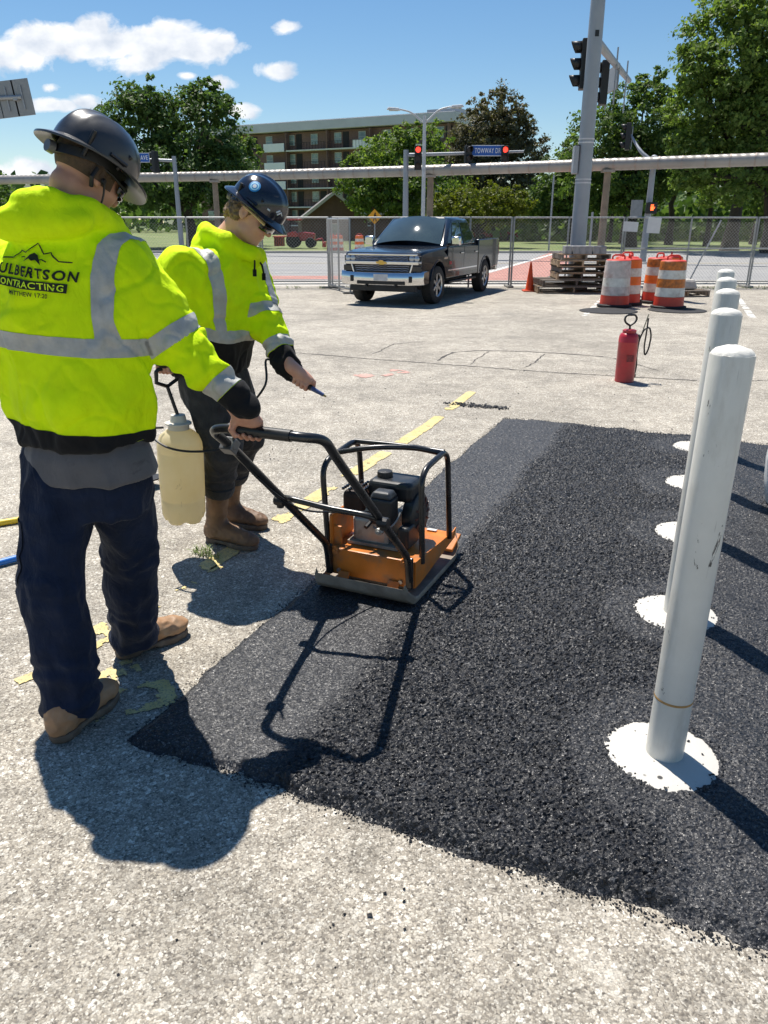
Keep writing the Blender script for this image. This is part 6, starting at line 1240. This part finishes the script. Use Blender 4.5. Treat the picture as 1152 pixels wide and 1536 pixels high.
def bl(px, py, rx, ry, Y, dy=0.):
    """crown lobe from where it shows and how far away it stands"""
    c = D(px, py, Y + dy); k = (c - Vector((0, 0, CAM_H))).length / 1154. * 1.0; kk = (Y * .936) / 1154.; return ((c.x, c.y, c.z), (rx * kk, max(rx, ry) * kk * .9, ry * kk))
tree('broadleaf_tree', 'big dark green broadleaf tree behind the two workers\' helmets', 'tree', -13.6, 58, [bl(205, 195, 62, 62, 58), bl(300, 200, 66, 66, 58, 1), bl(250, 265, 112, 52, 58), bl(165, 235, 42, 58, 58), bl(345, 270, 48, 50, 58), bl(215, 155, 34, 32, 58), bl(310, 155, 38, 30, 58, 1)], LEAF['dark'], 40800, 0.137, .42, 1)
tree('broadleaf_tree', 'small green tree in front of the apartment block\'s corner', 'tree', -11.8, 66, [bl(365, 232, 28, 26, 66), bl(350, 275, 30, 45, 66)], LEAF['mid'], 7140, 0.137, .2, 2)
tree('broadleaf_tree', 'light green spreading tree in front of the apartment block', 'tree', 2.4, 75, [bl(590, 252, 66, 48, 75), bl(640, 222, 36, 38, 75, 2), bl(545, 275, 46, 40, 75), bl(625, 285, 76, 42, 75), bl(575, 295, 60, 32, 75), bl(600, 212, 30, 22, 75)], LEAF['light'], 28900, 0.151, .3, 3)
tree('pine_tree', 'olive brown round-topped pine rising behind the street sign', 'tree', 10.8, 88, [bl(745, 165, 46, 34, 88), bl(738, 198, 60, 40, 88), bl(715, 235, 56, 46, 88), bl(778, 240, 46, 48, 88), bl(745, 275, 68, 44, 88), bl(700, 262, 42, 50, 88), bl(760, 205, 46, 36, 88)], LEAF['pine'], 45220, 0.144, .4, 4, clump=.13)
tree('leafy_shrub', 'yellow-green low spreading tree right behind the pickup truck', 'shrub', 6.6, 58, [bl(720, 302, 68, 24, 58), bl(675, 310, 36, 20, 58), bl(765, 306, 34, 24, 58), bl(720, 325, 74, 20, 58)], LEAF['yell'], 15300, 0.108, .18, 5)
tree('broadleaf_tree', 'green tree between the pine and the tall signal pole', 'tree', 16.6, 72, [bl(852, 258, 40, 42, 72), bl(835, 295, 52, 34, 72), bl(868, 225, 26, 34, 72), bl(815, 312, 40, 28, 72)], LEAF['mid'], 17000, 0.144, .25, 6)
tree('broadleaf_tree', 'tall green tree right of the signal pole, behind its arm', 'tree', 18.2, 60, [bl(905, 215, 52, 56, 60), bl(962, 185, 58, 62, 60), bl(935, 270, 84, 52, 60), bl(985, 245, 52, 70, 60), bl(975, 130, 32, 26, 60), bl(890, 282, 50, 34, 60)], LEAF['mid'], 32300, 0.130, .38, 7)
tree('broadleaf_tree', 'largest tree, bright leafy crown filling the top right corner', 'tree', 22.4, 47, [bl(1105, 85, 92, 78, 47), bl(1060, 165, 62, 66, 47), bl(1140, 190, 78, 84, 47), bl(1095, 262, 82, 46, 47), bl(1130, 10, 72, 52, 47), bl(1045, 105, 40, 40, 47), bl(1190, 90, 70, 100, 47), bl(1040, 235, 44, 50, 47)], LEAF['light'], 51000, 0.119, .55, 8, clump=.15)
tree('broadleaf_tree', 'shaded tree beyond the right edge of the fence', 'tree', 31, 58, [bl(1180, 240, 70, 70, 58), bl(1230, 150, 80, 90, 58), bl(1160, 300, 60, 30, 58)], LEAF['mid'], 15300, 0.137, .4, 9)
tree('broadleaf_tree', 'dark distant tree at the left edge beyond the worker\'s shoulder', 'tree', -34, 72, [bl(-20, 292, 55, 32, 72), bl(-75, 270, 55, 45, 72)], LEAF['dark'], 8500, 0.158, .3, 10)
def red_tractor():
    y = 57; p = D(452, 362, y); T = thing('red_tractor', 'small red utility tractor with black tyres parked on the verge before the brick house', 'tractor', (p.x, y, 0)); RT = mat('tractor_red', (.45, .018, .022), .35, var=.25, scale=3, coat=.4); OR_ = mat('attachment_orange_red', (.62, .075, .035), .5, var=.2, scale=3); BKT = mat('tractor_black', (.014, .014, .015), .7)
    MB().prism([(-.2, .45), (.95, .45), (1.0, .95), (.2, 1.05), (-.2, 1.0)], 1, -.35, .35).build('bonnet', RT, T, bevel=.06); MB().box((-.45, 0, .62), (.7, .8, .35)).build('chassis', BKT, T, bevel=.04); MB().box((-.45, 0, .98), (.5, .5, .12)).build('seat', BKT, T, bevel=.04)
    for s_ in (-1, 1): MB().tube(fillet([(-.75, s_ * .42, .7), (-.75, s_ * .42, 1.75), (.0, s_ * .42, 1.8)], .15, 4), .035, 8).build('roll_bar', BKT, T, smooth=60); MB().prism([(-.95, .72), (-.85, .98), (-.5, 1.08), (-.15, .98), (-.1, .72)], 1, s_ * .45, s_ * .75).build('mudguard', RT, T, bevel=.02)
    MB().box((-.4, 0, 1.84), (1.0, 1.0, .10)).build('canopy', RT, T, bevel=.03)
    for x, r_ in ((-.52, .48), (.68, .34)):
        for s_ in (-1, 1): MB().lathe([(r_ * .5, -.12), (r_ * .95, -.13), (r_, -.08), (r_, .08), (r_ * .95, .13), (r_ * .5, .12)], 22, (x, s_ * .62, r_), Matrix.Rotation(R(90), 3, 'X')).build('wheel', BKT, T, smooth=35)
    for k in range(5): MB().box((-1.25 - k * .14, 0, .42), (.05, 1.1, .62)).build('flail_plate', OR_, T, bevel=.015)
    MB().box((-1.5, 0, .74), (.85, 1.15, .08)).build('flail_deck', OR_, T, bevel=.02); MB().tube([(1.0, 0, .5), (1.45, 0, .62), (1.6, 0, .2)], .06, 8).build('loader_arm', RT, T); MB().box((1.62, 0, .22), (.25, 1.1, .35)).build('bucket', RT, T, bevel=.03)
red_tractor()
# a distant wood that reads as one mass, low behind everything
def far_wood():
    g = rs(77); k = 15000; az = g.uniform(-.75, .95, k); Y = g.uniform(150, 230, k); hgt = 6 + 6 * fbm(az * 9, az * 0, 3) + g.uniform(-2, 1.5, k); P = np.stack([az * Y, Y, g.uniform(0, 1, k) ** .7 * hgt], 1); nd = g.normal(size=(k, 3)) + np.array([0, -.6, .6]); nd /= np.linalg.norm(nd, axis=1)[:, None]; t = np.cross(nd, g.normal(size=(k, 3))); t /= np.linalg.norm(t, axis=1)[:, None]; u = np.cross(nd, t); s = g.uniform(.6, 1.5, (k, 1))
    Q = np.stack([P - t * s, P - u * s * .7, P + t * s, P + u * s * .7], 1).reshape(-1, 3); o = np_mesh('far_wood', Q, np.arange(4 * k).reshape(-1, 4), LEAF['dark'], smooth=False); tag(o, 'distant wood along the horizon behind the houses', 'wood', kind='stuff')
    k = 9000; x = g.uniform(6, 60, k); Y = g.uniform(78, 92, k); P = np.stack([x, Y, g.uniform(0, 4.2, k) * (.6 + .6 * vnoise(x * .35, x * 0, 5))], 1); nd = g.normal(size=(k, 3)); nd /= np.linalg.norm(nd, axis=1)[:, None]; t = np.cross(nd, g.normal(size=(k, 3))); t /= np.linalg.norm(t, axis=1)[:, None]; u = np.cross(nd, t); s = g.uniform(.3, .6, (k, 1))
    Q = np.stack([P - t * s, P - u * s * .7, P + t * s, P + u * s * .7], 1).reshape(-1, 3); o = np_mesh('undergrowth', Q, np.arange(4 * k).reshape(-1, 4), LEAF['dark'], smooth=False); tag(o, 'dark undergrowth beneath the right-hand trees', 'undergrowth', kind='stuff')
far_wood()
for i, (px, Y, w) in enumerate(((1005, 66, .30), (1062, 62, .22), (1098, 52, .5), (935, 70, .25), (915, 76, .22), (1132, 68, .28))):
    p = D(px, 345, Y); T = tree('tree_trunk_group', 'x', 'tree', p.x, Y, [((p.x, Y, 6.5), (2.6, 2.4, 2.2)), ((p.x + 1, Y + 1, 5.2), (2.0, 2.0, 1.4))], LEAF['mid'], 4420, 0.144, w, 40 + i, group='park trees behind the right fence', branch=False); T.name = 'park_tree'; T['label'] = ('slim park tree left of the white fence boards', 'slim park tree right of the white fence boards', 'thick dark-trunked park tree behind the right fence', 'park tree behind the left white fence board', 'park tree just right of the tan pipe post', 'park tree at the right edge behind the fence')[i]

# ---- apartment block
def apartments():
    A = Vector((-30.5, 138.3)); B = Vector((9.6, 117.7)); e = (B - A); Ln = e.length; T = thing('apartment_block', 'five-storey brown brick apartment block with pale roof band and balconies', 'building', (A.x, A.y, 0), math.atan2(e.y, e.x))
    n = NT('brown_brick'); v = n.tc(); br = n.N.new('ShaderNodeTexBrick'); n.L.new(n.map(v, (1, 1, 1), (R(90), 0, 0)), br.inputs[0]); br.inputs['Scale'].default_value = 3.; br.inputs['Color1'].default_value = (.19, .105, .085, 1); br.inputs['Color2'].default_value = (.24, .14, .115, 1); br.inputs['Mortar'].default_value = (.15, .11, .095, 1); n.set(color=n.mix(1., br.outputs[0], n.rng(n.noise(v, .4, 5).outputs[0], .3, .7, .8, 1.2), 'MULTIPLY'), rough=.9)
    GREY = mat('grey_roof_band', (.62, .60, .66), .7, var=.08, scale=.5); WHT = mat('white_balcony_panel', (.88, .87, .90), .6, var=.05, scale=.5); SLAB = mat('pale_slab_edge', (.78, .76, .72), .8, var=.1, scale=1); FR = mat('window_frame_cream', (.55, .52, .46), .6); PN = mat('window_pane', (.22, .29, .28), .12, 0, var=.5, scale=.8, spec=.8); DK = mat('dark_recess', (.022, .018, .018), .7)
    S = 2.66; z0 = 1.25; top = z0 + 5 * S; Dp = 13; MB().box((Ln / 2, Dp / 2, top / 2 - .05), (Ln, Dp, top)).build('wall', n.m, T)
    MB().box((Ln / 2, Dp / 2 - .35, top + .70), (Ln + 1.0, Dp + 1.2, 1.25)).build('roof_band', GREY, T, bevel=.05); MB().box((Ln / 2, Dp / 2, top + 1.38), (Ln + .6, Dp + .6, .12)).build('roof', mat('roof_membrane', (.12, .14, .14), .8), T); MB().box((Ln * .92, Dp / 2, top + 1.9), (5, 4, 1.0)).build('roof_plant', GREY, T)
    g = rs(9)
    for s in range(5):
        zb = z0 + s * S
        for (xa, xb) in ((Ln * .40, Ln * .72), (Ln * .735, Ln * .99)): MB().box(((xa + xb) / 2, -.55, zb + .02), (xb - xa, 1.1, .17)).build('balcony_slab', SLAB, T)
        for i in range(11):
            x = 2.0 + i * (Ln - 4) / 10; w = 1.05; f = MB().box((x, -.03, zb + 1.55), (w + .16, .12, 1.46)).build('window', FR, T); MB().box((x, -.10, zb + 1.9), (w, .03, .60)).build('pane', PN, f); MB().box((x, -.10, zb + 1.2), (w, .03, .66)).build('pane', PN, f)
            if i % 2 == 0 or g.uniform() < .3: MB().box((x + 1.35, -.02, zb + 1.28), (1.0, .09, 2.1)).build('balcony_door', DK, T)
        for x in (Ln * .40, Ln * .56, Ln * .72, Ln * .99):
            MB().box((x, -.55, zb + S / 2), (.16, 1.0, S - .2)).build('fin_wall', n.m, T)
        for x in ([Ln * .35] if s >= 1 else []) + ([Ln * .70] if s == 4 else []): MB().box((x, -1.0, zb + .55), (3.8, .10, 1.15)).build('balcony_panel', WHT, T); MB().box((x, -.5, zb + .05), (3.2, 1.0, .14)).build('balcony_floor', SLAB, T)
        for (xa, xb) in ((Ln * .40, Ln * .555), (Ln * .565, Ln * .72)):
            mb = MB(); mb.box(((xa + xb) / 2, -1.05, zb + 1.08), (xb - xa - .3, .05, .05))
            for k in range(14): mb.box((xa + .2 + (xb - xa - .4) * k / 13, -1.05, zb + .58), (.04, .04, .98))
            o = mb.build('railing', DK, T); o['kind'] = 'stuff'
apartments()
def gable_house(cx, Y, w, d, eave, ridge, label, rz=0):
    T = thing('gabled_house', label, 'building', (cx, Y, 0), rz); BR = mat('house_brick', (.13, .075, .06), .9, var=.2, scale=2, bump=.3, bscale=12); TR = mat('pale_barge_board', (.50, .46, .42), .7); RF = mat('grey_shingle', (.17, .16, .155), .85, var=.25, scale=5)
    MB().prism([(-w / 2, 0), (w / 2, 0), (w / 2, eave), (0, ridge), (-w / 2, eave)], 1, 0, d).build('wall', BR, T)
    for sg in (-1, 1):
        sl = math.atan2(ridge - eave, w / 2); L = math.hypot(ridge - eave, w / 2) + .5; MB().box((sg * (w / 4 + .12), d / 2, (eave + ridge) / 2 + .02), (L, d + .8, .14), Matrix.Rotation(sg * sl, 3, 'Y')).build('roof', RF, T); MB().box((sg * (w / 4 + .12), -.44, (eave + ridge) / 2 + .03), (L, .08, .26), Matrix.Rotation(sg * sl, 3, 'Y')).build('barge_board', TR, T)
    f = MB().box((0, -.04, eave * .55), (.9, .1, 1.1)).build('window', TR, T); MB().box((0, -.1, eave * .55), (.75, .04, .95)).build('pane', mat('window_pane'  , (.11, .15, .16), .12), f)
gable_house(D(502, 330, 82).x, 82, 6.6, 10, 1.9, 4.3, 'small brown brick house with pale gable edges behind the open gate', R(8)); gable_house(D(610, 330, 92).x, 92, 8.2, 10, 1.8, 3.9, 'low brick house half hidden by the light green tree', R(-12))

# ---- overhead pipe on posts
def pipe():
    P = [D(-160, 277, 52), D(0, 272, 49), D(350, 263, 45), D(640, 256, 40.5), D(905, 249.5, 36.5), D(1152, 243.5, 33.5), D(1400, 238, 30.5)]; T = thing('overhead_pipe', 'long pale metal-clad pipe carried high across the street on posts', 'pipe', (0, 0, 0)); zc = 3.98
    P = [Vector((p.x, p.y, zc)) for p in P]; n = NT('pipe_cladding'); v = n.pos(); sx_ = n.N.new('ShaderNodeSeparateXYZ'); n.L.new(v, sx_.inputs[0]); a = n.noise(v, 1.2, 5); n.set(color=n.mix(n.rng(a.outputs[0], .3, .7), (.30, .275, .245), (.38, .355, .32)), metal=.15, rough=.42, normal=n.bump(n.math('SINE', n.math('MULTIPLY', sx_.outputs[0], 21.)), .35, .02)); MB().tube(P, .245, 24).build('cladding', n.m, T, smooth=60)
    acc = 0; BND = mat('cladding_band', (.34, .29, .25), .5, .4)
    for a, b in zip(P[:-1], P[1:]):
        L = (b - a).length; k = int(L / .85); d = (b - a).normalized()
        for i in range(k):
            c = a + d * (L * (i + .5) / k)
            if c.x < -12 or c.x > 22: continue
            MB().tube([c - d * .035, c + d * .035], .256, 20).build('band', BND, T, smooth=60)
    for px, Y, z in ((643, 40.4, zc), (905, 36.4, zc), (322, 45.3, zc), (-60, 50, zc), (1230, 32.5, zc)):
        p = D(px, 262, Y); x = np.interp(p.y, [q.y for q in P][::-1], [q.x for q in P][::-1]); s = MB().tube([(x, p.y, 0), (x, p.y, zc - .24)], [.17, .15], 12).build('post', mat('tan_timber_post', (.27, .21, .15), .85, var=.25, scale=3), T, smooth=60); MB().box((x, p.y, zc - .26), (.5, .5, .10)).build('saddle', BND, s)
pipe()

# ---- signal poles, lamps and signs
SGREY = mat('galvanised_pole', (.33, .35, .38), .5, .35, var=.1, scale=2); SBLK = mat('signal_black', (.012, .012, .013), .5, var=.2); 
def m_emit(name, c, s): n = NT(name); n.set(color=c, emit=c, emits=s, rough=.3); return n.m
RED_ON = m_emit('lit_red_lamp', (1., .05, .03), 1.5); OFF = mat('unlit_lamp', (.03, .012, .012), .3); HANDC = m_emit('lit_orange_hand', (1., .13, .03), 2.0)
def signal_head(parent, c, az, lit=None, n=3, s=1.0):
    """n-section signal; az = way its lenses face, from +Y towards +X"""
    f = Vector((math.sin(R(az)), math.cos(R(az)), 0)); r = Vector((f.y, -f.x, 0)); c = Vector(c); rot = Matrix((r, f, Vector((0, 0, 1)))).transposed(); hd = MB(); hd.box(c, (.34 * s, .20 * s, .355 * n * s), rot); h = hd.build('signal_head', SBLK, parent, bevel=.02)
    for i in range(n):
        q = c + Vector((0, 0, (n - 1) / 2 - i)) * .355 * s; MB().cyl(q + f * .10 * s, q + f * .115 * s, .125 * s, 18).build('lens', RED_ON if (lit is not None and i == lit) else OFF, h)
        v = MB(); K = 14; vv = []
        for k in range(K + 1):
            a = R(-40 + 260 * k / K); o = r * math.cos(a) * .145 * s + Vector((0, 0, math.sin(a))) * .145 * s; ln = .26 * s * (.45 + .55 * max(0, math.sin(a) * .5 + .5)); vv += [q + f * .09 * s + o, q + f * (.09 * s + ln) + o * .98]
        v.add(vv, [(2 * k, 2 * k + 2, 2 * k + 3, 2 * k + 1) for k in range(K)]); o = v.build('visor', SBLK, h, smooth=60); sm = o.modifiers.new('t', 'SOLIDIFY'); sm.thickness = .008
    return h
def flat_text(parent, s, c, w, h, right, m, az_n):
    cu = bpy.data.curves.new('t', 'FONT'); cu.body = s; cu.align_x = 'CENTER'; cu.align_y = 'CENTER'; cu.offset = .012; cu.space_character = 1.1; ob = bpy.data.objects.new('t', cu); COL.objects.link(ob); bpy.context.view_layer.update(); me = bpy.data.meshes.new_from_object(ob.evaluated_get(bpy.context.evaluated_depsgraph_get())); co = np.array([v.co[:2] for v in me.vertices]); lo, hi = co.min(0), co.max(0); co = (co - (lo + hi) / 2) / (hi - lo) * np.array([w, h])
    for v, q in zip(me.vertices, co): v.co = Vector(c) + Vector(right) * q[0] + Vector((0, 0, q[1]))
    bpy.data.objects.remove(ob); me.name = 'lettering'; me.materials.clear(); return link('lettering', me, m, parent)
BLUE = mat('street_sign_blue', (.012, .10, .42), .4, var=.06); SWHT = mat('sign_white', (.78, .79, .80), .45, var=.04)
def near_pole():
    x, y = 4.93, 20.72; T = thing('signal_pole', 'tall grey mast-arm signal pole rising behind the pallets, signals on its arm', 'signal pole', (x, y, 0)); MB().tube([(0, 0, 0), (0, 0, 9.2)], [.205, .150], 16).build('pole', SGREY, T, smooth=60); MB().box((0, 0, .03), (.55, .55, .06)).build('base_plate', SGREY, T, bevel=.01)
    for z in (2.52, 2.60, 3.42, 3.50): MB().tube([(0, 0, z), (0, 0, z + .03)], [.196, .196], 16).build('strap', mat('white_strap', (.6, .6, .62), .5), T, smooth=60)
    MB().box((-.24, -.02, 3.05), (.12, .22, .62)).build('junction_box', SGREY, T, bevel=.015); MB().box((-.22, -.05, 3.25), (.10, .12, .28)).build('push_unit', SBLK, T, bevel=.01); MB().box((0, -.155, 5.72), (.09, .04, .13)).build('access_cover', SBLK, T)
    a0 = Vector((.10, .10, 5.58)); a1 = Vector((7.45 - x, 26.5 - y, 5.66)); dv = (a1 - a0).normalized(); MB().tube([a0, a1], [.105, .075], 12).build('mast_arm', SGREY, T, smooth=60)
    p = D(877, 97, 21.05) - Vector((x, y, 0)); signal_head(T, p, -82, None); MB().tube([p + Vector((.15, .0, .2)), (0, .05, p.z + .2)], .03, 8).build('bracket', SGREY, T)
    p = D(903, 121, 23.6) - Vector((x, y, 0)); signal_head(T, p + Vector((.06, 0, -.06)), -82, None); t = (p.y - a0.y) / (a1.y - a0.y); q = a0.lerp(a1, t); MB().tube([p + Vector((.15, 0, .62)), p + Vector((.15, 0, -.7))], .028, 8).build('bracket', SGREY, T)
    q = a0.lerp(a1, .62); MB().box(q + Vector((-.12, 0, -.25)), (.05, .9, .62)).build('arm_sign', mat('sign_back_grey', (.26, .27, .28), .5, .3), T, bevel=.01)
    for k in (.45, .8): q = a0.lerp(a1, k); MB().tube([q + Vector((.08, 0, .35)), q + Vector((.08, 0, -1.0))], .022, 8).build('bracket', SGREY, T)
near_pole()
def far_pole():
    x, y = 11.58, 36.2; T = thing('signal_pole', 'shorter grey signal pole with curved arm and lit orange hand signal', 'signal pole', (x, y, 0)); MB().tube([(0, 0, 0), (0, 0, 4.25)], [.15, .12], 12).build('pole', SGREY, T, smooth=60); e = D(946, 203, 37.3) - Vector((x, y, 0)); MB().tube(fillet([(0, 0, 4.05), (-.45, .4, 4.45), tuple(e)], .4, 5), [.085] * 3 + [.075] * 3 + [.06] * 2, 10).build('mast_arm', SGREY, T, smooth=60)
    MB().lathe([(.13, 4.22), (.13, 4.30), (.05, 4.34), (.001, 4.35)], 12).build('cap', SGREY, T, smooth=50); signal_head(T, e + Vector((-.10, 0, -.05)), -70, None); MB().tube([e + Vector((.06, 0, .35)), e + Vector((.06, 0, -.55))], .025, 8).build('bracket', SGREY, T); p = D(977, 312, 35.9) - Vector((x, y, 0)); h = MB().box(p, (.46, .2, .46)).build('pedestrian_signal', SBLK, T, bevel=.02); mb = MB(); mb.box(p + Vector((0, -.108, -.03)), (.13, .006, .14))
    for k in range(4): mb.box(p + Vector((-.05 + k * .033, -.108, .09)), (.022, .006, .10))
    mb.box(p + Vector((.09, -.108, .0)), (.025, .006, .10), Matrix.Rotation(R(30), 3, 'Y')); o = mb.build('hand_symbol', HANDC, h); o['kind'] = 'stuff'; MB().box(p + Vector((-.62, .05, -.05)), (.5, .05, .75)).build('cabinet_sign', mat('sign_back_grey', (.26, .27, .28), .5), T)
far_pole()
def mast():
    y = 40; x = D(609, 240, y).x; T = thing('signal_mast', 'grey signal mast with red lights and a blue street sign above the truck', 'signal mast', (x, y, 0)); MB().tube([(0, 0, 0), (0, 0, 4.85)], [.15, .12], 12).build('pole', SGREY, T, smooth=60); z = 4.62; MB().tube([(0, 0, z), (5.55, 0, z + .16)], [.085, .055], 10).build('mast_arm', SGREY, T, smooth=60)
    for px, lit in ((627, 0), (702, 0), (757, 0)): p = D(px, 237, y - .25) - Vector((x, y, 0)); signal_head(T, p, 180 if px != 702 else 160, lit if px != 702 else None, 3, .98)
    c = D(731.5, 226, y - .2) - Vector((x, y, 0)); s = MB().box(c, (1.52, .03, .47)).build('street_sign', SWHT, T, bevel=.004); MB().box(c + Vector((0, -.018, 0)), (1.46, .006, .41)).build('sign_face', BLUE, s); flat_text(s, 'TOWWAY DR', c + Vector((0, -.026, 0)), 1.22, .22, (1, 0, 0), SWHT, 0)
mast()
def street_lamp():
    y = 38; x = D(635, 300, y).x; T = thing('street_lamp', 'pale double-armed street lamp behind the pickup truck', 'street lamp', (x, y, 0)); MB().tube([(0, 0, 0), (0, 0, 6.05)], [.10, .075], 12).build('pole', mat('pale_lamp_pole', (.52, .53, .54), .5, .2), T, smooth=60); LP = MATS['pale_lamp_pole']
    for px, py in ((600, 164), (676, 160)):
        e = D(px, py, y) - Vector((x, y, 0)); MB().tube(fillet([(0, 0, 5.75), (e.x * .55, 0, e.z - .10), (e.x, 0, e.z)], .5, 6), .035, 8).build('arm', LP, T, smooth=60); sg = 1 if e.x > 0 else -1; h = MB().box(e + Vector((sg * .28, 0, .02)), (.62, .26, .10), Matrix.Rotation(R(-4 * sg), 3, 'Y'), .75).build('luminaire', mat('lamp_head_white', (.62, .62, .62), .4), T, bevel=.03); MB().box(e + Vector((sg * .28, 0, -.045)), (.40, .2, .03)).build('diffuser', mat('lamp_diffuser', (.5, .5, .48), .3), h)
street_lamp()
def left_mast():
    y = 45; x = D(263, 260, y).x; T = thing('signal_mast', 'grey signal mast before the big dark tree, blue avenue sign on its arm', 'signal mast', (x, y, 0)); MB().tube([(0, 0, 0), (0, 0, 4.95)], [.15, .11], 12).build('pole', SGREY, T, smooth=60); MB().tube([(0, 0, 4.72), (-5.4, 0, 4.95)], [.08, .055], 10).build('mast_arm', SGREY, T, smooth=60); p = D(233, 243, y - .2) - Vector((x, y, 0)); signal_head(T, p, -60, None)
    c = D(196, 236.5, y - .2) - Vector((x, y, 0)); s = MB().box(c, (2.0, .03, .46)).build('street_sign', SWHT, T, bevel=.004); MB().box(c + Vector((0, -.018, 0)), (1.95, .006, .41)).build('sign_face', BLUE, s); flat_text(s, 'GE AVE', c + Vector((.55, -.026, 0)), .72, .22, (1, 0, 0), SWHT, 0)
left_mast()
def sign_arm():
    y = 20; c = D(22, 147, y); T = thing('overhead_sign', 'back of a two-panel grey road sign on an arm at the top left', 'sign', (c.x, y, 0)); SB = mat('sign_back_alu', (.30, .30, .31), .45, .4, var=.1); z = c.z
    for px in (-14, 10, 33): q = D(px, 147 - (px - 22) * .12, y); MB().box((q.x - c.x, .05, q.z), (.405, .02, .76), Matrix.Rotation(R(-6), 3, 'Y')).build('sign_panel', SB, T, bevel=.004); MB().box((q.x - c.x, .025, q.z), (.03, .03, .5), Matrix.Rotation(R(-6), 3, 'Y')).build('stiffener', SGREY, T)
    MB().tube([(-9, -.0, z - .35), (.16, -.0, z + .02)], [.09, .045], 10).build('mast_arm', SGREY, T, smooth=60); MB().tube([(-9, 0, 0), (-9, 0, z + .2)], [.2, .15], 14).build('pole', SGREY, T, smooth=60); MB().box((.02, 0, z - .02), (.10, .08, .07)).build('clamp', SGREY, T, bevel=.01)
sign_arm()
def thin_pole(px, py0, py1, Y, r, label): p = D(px, py0, Y); o = MB().tube([(0, 0, 0), (0, 0, p.z)], r, 8).build('street_pole', SGREY, None, smooth=60, loc=(p.x, Y, 0)); tag(o, label, 'pole')
thin_pole(831, 262, 345, 50, .055, 'thin grey pole standing between the pine and the signal pole'); thin_pole(889, 318, 350, 45, .06, 'short grey pole beside the tan pipe post')
def warning_sign():
    y = 46; p = D(562, 325, y); T = thing('warning_sign', 'yellow diamond pedestrian warning sign beyond the fence', 'sign', (p.x, y, 0)); MB().box((0, 0, p.z), (.56, .015, .56), Matrix.Rotation(R(45), 3, 'Y')).build('face', mat('warning_yellow', (.80, .36, .01), .45, var=.06), T, bevel=.01); MB().tube([(.0, .03, 0), (0, .03, p.z + .3)], .03, 8).build('post', SGREY, T)
    mb = MB(); mb.cyl((.03, -.012, p.z + .17), (.03, -.018, p.z + .17), .045, 10); mb.box((.0, -.014, p.z + .02), (.10, .006, .20), Matrix.Rotation(R(8), 3, 'Y')); mb.box((-.05, -.014, p.z - .15), (.05, .006, .20), Matrix.Rotation(R(18), 3, 'Y')); mb.box((.06, -.014, p.z - .15), (.05, .006, .20), Matrix.Rotation(R(-20), 3, 'Y')); mb.box((.08, -.014, p.z + .05), (.16, .006, .035), Matrix.Rotation(R(35), 3, 'Y')); o = mb.build('walking_figure', SBLK, T); o['kind'] = 'stuff'
warning_sign()
for px, py, nm in ((497, 357, 'small far orange drum on the verge, left of three'), (508, 358, 'small far orange drum on the verge, middle of three'), (539, 359, 'small far orange drum on the verge, right of three, nearest the truck')): q = D(px, py, 49); drum(q.x, 49, 0, [DR_W, DR_OR2, DR_W, DR_OR2], DR_R, nm)
def parked_car(px, Y, col, label, rz):
    p = D(px, 345, Y); T = thing('parked_car', label, 'car', (p.x, Y, 0), rz, 'cars parked far behind the trees'); PT = mat('car_paint_' + label.split()[0], col, .25, .1, var=.05, coat=.8); MB().prism([(-2.2, .35), (2.2, .35), (2.25, .75), (1.2, .92), (-2.0, .95), (-2.25, .7)], 1, -.88, .88).build('body', PT, T, bevel=.08); MB().prism([(-1.9, .9), (1.0, .9), (.3, 1.42), (-1.2, 1.44)], 1, -.78, .78).build('cabin', mat('far_car_glass', (.02, .025, .03), .1), T, bevel=.06); MB().prism([(-1.15, 1.40), (.28, 1.39), (.2, 1.46), (-1.1, 1.48)], 1, -.74, .74).build('roof', PT, T, bevel=.02)
    for x in (-1.4, 1.4):
        for s in (-1, 1): MB().cyl((x, s * .70, .33), (x, s * .90, .33), .33, 16).build('wheel', mat('tyre_rubber', (.016, .016, .016), .8), T)
parked_car(893, 95, (.6, .6, .6), 'white car parked far behind the signal pole', R(80)); parked_car(1000, 95, (.02, .025, .03), 'black car parked far behind the white fence boards', R(10)); parked_car(742, 80, (.20, .02, .02), 'dark red car passing behind the truck\'s bed', R(5)); parked_car(1018, 108, (.03, .10, .35), 'blue car parked far behind the right fence', R(85)); parked_car(1085, 100, (.30, .31, .32), 'silver car parked far behind the thick trunk', R(0))
